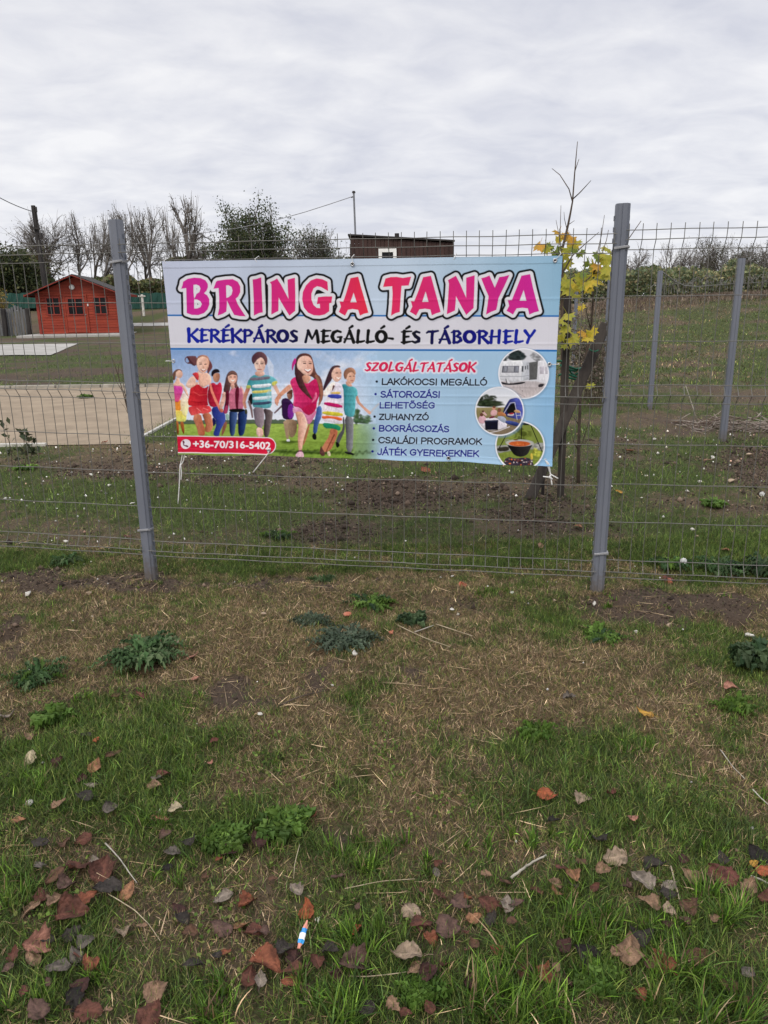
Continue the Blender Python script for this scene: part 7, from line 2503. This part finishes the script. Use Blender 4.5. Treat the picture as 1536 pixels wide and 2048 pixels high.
# ---------------------------------------------------------------- young maple with its stakes
YM = 6.2
MAPLE = np.array([(0, -.5), (.06, -.12), (.34, -.34), (.30, -.16), (.52, -.05), (.36, .06), (.46, .26), (.26, .22), (.17, .34), (.12, .26), (0, .52), (-.12, .26), (-.17, .34), (-.26, .22), (-.46, .26), (-.36, .06), (-.52, -.05), (-.30, -.16), (-.34, -.34), (-.06, -.12)])
MAPLE = np.array([p for p in MAPLE if abs(p[0]) > .001 or p[1] > 0])
base = gp(1122, 985)
YM = base[1]
t_ = thing('maple_sapling', 'young staked maple with yellow autumn leaves beside the banner', 'tree', base)
def pxpath(pts, dy=0.0):
    return np.array([at(a, b, YM + dy * k / max(1, len(pts) - 1)) for k, (a, b) in enumerate(pts)])
m = MB()
lead = pxpath([(1124, 800), (1125, 700), (1124, 600), (1124, 540), (1122, 508), (1126, 492), (1136, 450), (1141, 425), (1145, 403), (1149, 350), (1152, 315), (1155, 283)])
lead = np.concatenate([[base - [0, 0, .05]], lead])
m.tube(lead, np.linspace(.017, .0024, len(lead)), 7)
mt_ = m.build('trunk', M_twig, t_, True)
for pts, dy, r0, r1 in (([(1145, 403), (1138, 378), (1120, 350), (1104, 337)], .1, .005, .002), ([(1146, 398), (1160, 385), (1172, 372), (1182, 361)], -.1, .005, .002), ([(1149, 345), (1154, 330), (1158, 318)], 0, .0035, .002), ([(1136, 450), (1142, 446), (1149, 441)], 0, .003, .0015), ([(1133, 455), (1129, 438), (1128, 424)], 0, .003, .0015),
                        ([(1124, 592), (1140, 585), (1155, 577), (1187, 548), (1215, 528), (1250, 488), (1282, 442)], .3, .009, .003), ([(1187, 548), (1200, 520), (1213, 480), (1217, 460)], .2, .005, .002), ([(1126, 545), (1145, 511), (1170, 488), (1198, 464)], .2, .007, .002), ([(1187, 548), (1194, 510), (1203, 470), (1209, 430)], .1, .005, .0018), ([(1187, 548), (1198, 544), (1222, 518)], .1, .004, .002),
                        ([(1124, 510), (1120, 480), (1121, 440), (1122, 411)], .1, .004, .0018), ([(1120, 480), (1115, 455), (1112, 440)], .1, .003, .0015), ([(1124, 600), (1112, 640), (1124, 670)], -.1, .004, .002), ([(1124, 520), (1105, 500), (1090, 492)], -.1, .004, .002), ([(1124, 640), (1134, 655), (1142, 672)], -.05, .003, .0015)):
    m = MB()
    P = pxpath(pts, dy)
    m.tube(P, np.linspace(r0, r1, len(P)), 5)
    m.build('branch', M_twig, t_, True)
qm = np.random.default_rng(12)
YEL, YG, GRN, ORG = (.64, .45, .045), (.44, .38, .045), (.22, .25, .045), (.66, .34, .045)
MLEAVES = [(1078, 490, ORG, 30), (1092, 494, YG, 28), (1120, 466, ORG, 30), (1116, 476, YEL, 26), (1142, 476, ORG, 34), (1146, 488, YEL, 32), (1136, 498, YG, 26), (1112, 503, GRN, 26), (1127, 512, YG, 24), (1131, 528, YG, 30), (1128, 545, YG, 26), (1132, 562, YG, 34), (1140, 578, YG, 36), (1128, 586, YG, 30), (1152, 572, YEL, 28), (1160, 560, YG, 30), (1172, 552, YG, 32), (1166, 545, GRN, 26), (1183, 562, YEL, 40), (1176, 575, YEL, 28),
           (1190, 540, YEL, 34), (1198, 532, ORG, 30), (1204, 546, YG, 36), (1214, 552, YG, 34), (1216, 536, YG, 38), (1212, 520, YG, 30), (1206, 508, YG, 32), (1196, 514, GRN, 26), (1216, 498, YG, 26), (1186, 528, YG, 28), (1176, 524, GRN, 24), (1168, 572, YG, 28), (1200, 562, YEL, 26), (1162, 614, YEL, 16), (1132, 630, YG, 34), (1126, 642, YG, 26), (1134, 654, YG, 28), (1146, 676, YG, 32), (1124, 672, YG, 26), (1130, 690, YG, 22), (1180, 770, YG, 18), (1172, 668, ORG, 30), (1182, 664, YEL, 26), (1176, 676, YEL, 24), (1152, 484, YG, 22), (1100, 492, GRN, 20), (1150, 590, YG, 26), (1160, 506, GRN, 20), (1148, 500, GRN, 18)]
MAPM = {}
for nm, c in (('orange', ORG), ('yellow', YEL), ('yellow_green', YG), ('green', GRN)):
    MAPM[c] = material('maple_' + nm, tuple(np.array(c) * 1.05), tuple(np.array(c) * np.array([.62, .80, .9])), rough=.55, scale=22, detail=5, transl=.45, spec=.3, bump=.2, bscale=60)
for px_, py_, c, sp in MLEAVES:
    ctr = at(px_, py_, YM + (qm.uniform(-.12, .25) if py_ < 600 else qm.uniform(-.5, -.3)))
    s = sp * YM / F * 1.08
    fold, droop = qm.uniform(.1, .5), qm.uniform(.1, .5)
    V = [np.array([0, 0, 0.0])]
    for a, b in MAPLE:
        V.append(np.array([a, b, -abs(a) * fold * .6 - (a * a + b * b) * droop + .03 * math.sin(a * 9 + b * 5)]))
    V = np.array(V) * s
    rot = Matrix.Rotation(qm.uniform(-1.1, 1.1), 3, 'Z') @ Matrix.Rotation(qm.uniform(.5, 1.5), 3, 'X') @ Matrix.Rotation(math.pi + qm.uniform(-.9, .9), 3, 'Z')
    n = len(MAPLE)
    m = MB()
    m.add(V @ np.array(rot).T + ctr, [(0, 1 + k, 1 + (k + 1) % n) for k in range(n)])
    st_ = np.array(rot) @ np.array([0, -.1 * s, 0]) + ctr
    m.tube([ctr, st_, st_ + np.array([qm.uniform(-.3, .3), 0, .35]) * s], .0012, 4)
    m.build('leaf', MAPM[c], t_)

# stakes
def stake(a, b, w_, d_, label, name='timber_stake'):
    m = MB()
    n = 7
    for k in range(1):
        m.bar(a, b, w_, d_, up=(.2, 1, 0), bev=.006)
    o = m.build(name, M_timber)
    return tag(o, label, 'stake', 'timber stakes round the young maple')


s0 = gp(1121, 998)
stake(s0 - [0, 0, .1], at(1136, 592, s0[1]), .055, .04, 'upright grey timber stake beside the maple trunk')
s1 = gp(1085, 994)
stake(s1 - [0, 0, .1], at(1097, 700, s1[1]), .026, .026, 'thin upright stake just below the banner corner')
s2 = gp(1055, 998)
stake(s2 - [.02, 0, .1], at(1212, 648, s2[1] + .35), .080, .05, 'heavy slanting timber brace crossing behind the right post')
m = MB()
for pts in ([(1112, 722), (1122, 722), (1136, 732), (1150, 738), (1162, 736), (1150, 742), (1134, 738), (1120, 730)], [(1118, 750), (1130, 746), (1146, 752), (1160, 756), (1170, 760), (1156, 760), (1140, 756), (1128, 752)], [(1136, 735), (1142, 745), (1150, 752)], [(1158, 738), (1160, 746), (1152, 748)]):
    m.tube(np.array([at(a, b, YM - .07 + .04 * math.sin(k * 1.9)) for k, (a, b) in enumerate(pts)]), .009, 5)
tag(m.build('plant_tie', M_greentie, None, True), 'green plastic tie binding the maple to its stake', 'plant tie')
m = MB()
m.tube(np.array([at(a, b, s2[1] + .22) for a, b in ((1178, 698), (1184, 702), (1191, 703), (1197, 700))]), .005, 5)
tag(m.build('plant_tie', M_greentie, None, True), 'short green tie wrapped round the slanting brace', 'plant tie')

# second slim sapling right of it
b2 = gp(1157, 966)
t_ = thing('bare_sapling', 'slim leafless sapling between the brace and the right post', 'sapling', b2)
def path_at(pts, Y):
    return np.array([at(a, b, Y) for a, b in pts])
m = MB()
P = np.concatenate([[b2 - [0, 0, .05]], path_at([(1157, 920), (1158, 860), (1161, 790), (1170, 720), (1182, 660), (1186, 600), (1186, 566)], b2[1])])
m.tube(P, np.linspace(.017, .006, len(P)), 6)
m.build('trunk', M_twig, t_, True)
for pts in ([(1158, 896), (1165, 885), (1178, 842), (1186, 812)], [(1158, 850), (1148, 835), (1138, 830)], [(1161, 790), (1150, 760), (1146, 740)], [(1170, 720), (1178, 690), (1192, 672)], [(1182, 660), (1174, 630), (1170, 600)], [(1156, 900), (1146, 880), (1140, 850)]):
    m = MB()
    m.tube(path_at(pts, b2[1]), np.linspace(.006, .002, len(pts)), 5)
    m.build('branch', M_twig, t_, True)


def twig_clump(name, label, cat, px_, py_, h_, spread, n, cols, seed, leaf=0, lsz=.03, r=.004, wide=.3, lcol=None):
    """many-stemmed dry plant: thin stems from one root, with side twigs"""
    q = np.random.default_rng(seed)
    b = gp(px_, py_)
    m = MB()
    tips = []
    for i in range(n):
        o = b + np.array([q.normal(0, wide), q.normal(0, wide * .6), -.02])
        d = np.array([q.normal(0, spread), q.normal(0, spread), 1.0])
        d /= np.linalg.norm(d)
        L = h_ * q.uniform(.5, 1.1)
        P = [o]
        for k in range(6):
            d = d + q.normal(0, .10, 3)
            d /= np.linalg.norm(d)
            P.append(P[-1] + d * L / 6)
        m.tube(np.array(P), np.linspace(r, r * .35, 7), 4, cap=False)
        tips += P[3:]
        for k in (2, 3, 4, 5):
            e = d + q.normal(0, .5, 3)
            e /= np.linalg.norm(e)
            m.tube(np.array([P[k], P[k] + e * L * .12, P[k] + e * L * .2 + [0, 0, .02]]), np.linspace(r * .5, r * .25, 3), 3, cap=False)
            tips.append(P[k] + e * L * .2)
    t_ = thing(name, label, cat, b)
    m.build('stems', cols, t_)
    if leaf:
        tp = np.array(tips)
        pts = tp[q.integers(0, len(tp), leaf)] + q.normal(0, .02, (leaf, 3))
        V, T_, Cc = leaf_cards(q, pts, lsz, lcol, aspect=.6)
        mesh_obj('foliage', V, {3: T_}, M_leafv, t_, Cc)
    return t_


DRYL = [(.19, .15, .12), (.13, .105, .085), (.25, .21, .17), (.10, .095, .055)]
twig_clump('dry_weed_clump', 'tall brown dry weeds with seed heads behind the brace', 'weeds', 1172, 800, 1.55, .10, 54, M_twig, 71, 3600, .04, .004, .18, DRYL)
twig_clump('dry_weed_clump', 'tall grey green weeds left of the right post', 'weeds', 1200, 815, .95, .14, 34, M_twig, 72, 1500, .04, .004, .14, DRYL + [(.06, .075, .04)])
twig_clump('leafy_sapling', 'two stemmed little sapling with narrow leaves before the court', 'sapling', 50, 932, .42, .22, 5, M_twig, 73, 70, .075, .005, .05, [(.05, .07, .035), (.07, .08, .04)])
twig_clump('leafy_sapling', 'thin leafy stem rising just right of the left post', 'sapling', 295, 924, .36, .05, 2, M_twig, 74, 16, .05, .004, .01, [(.05, .055, .03)])
t_ = thing('bare_shrub', 'bare branching shrub half hidden by the left fence post', 'shrub', gp(268, 900))
b3 = gp(268, 900)
for pts, r0 in (([(268, 900), (262, 850), (255, 820), (246, 785), (236, 750), (226, 720), (217, 698)], .009), ([(255, 820), (247, 770), (244, 735), (240, 705)], .005), ([(246, 785), (234, 765), (226, 742)], .004), ([(262, 850), (268, 800), (272, 760)], .004), ([(236, 750), (238, 728), (246, 712)], .003), ([(262, 840), (250, 815), (238, 800)], .003)):
    m = MB()
    m.tube(path_at(pts, b3[1]), np.linspace(r0, r0 * .35, len(pts)), 5)
    m.build('branch', M_twig, t_, True)

# heap of cut brushwood
q = np.random.default_rng(81)
m = MB()
c = gp(1470, 858)
for i in range(260):
    o = c + np.array([q.uniform(-.55, 1.1), q.uniform(-.25, .45), q.uniform(.0, .16) * q.uniform(0, 1)])
    az, el = q.uniform(0, 6.283), q.normal(.05, .22)
    L = q.uniform(.12, .5)
    d = np.array([math.cos(az) * math.cos(el), math.sin(az) * math.cos(el), math.sin(el)])
    P = np.array([o - d * L / 2, o + q.normal(0, .02, 3), o + d * L / 2])
    P[:, 2] = np.maximum(P[:, 2], c[2] + .005)
    m.tube(P, [.006, .005, .003], 4, cap=False, col=np.array([(.22, .18, .15), (.15, .12, .10), (.30, .26, .22), (.10, .07, .055)][q.integers(0, 4)]))
tag(m.build('brushwood_heap', M_crumb), 'heap of cut grey brown brushwood at the right edge beyond the fence', 'brushwood')
t0 = gp(1392, 846)
m = MB()
m.tube(path_at([(1395, 846), (1386, 815), (1376, 785), (1371, 770)], t0[1]), [.008, .007, .006, .004], 5)
tag(m.build('leaning_stick', M_bleached, None, True), 'pale stick leaning up out of the ground near the brushwood', 'stick')
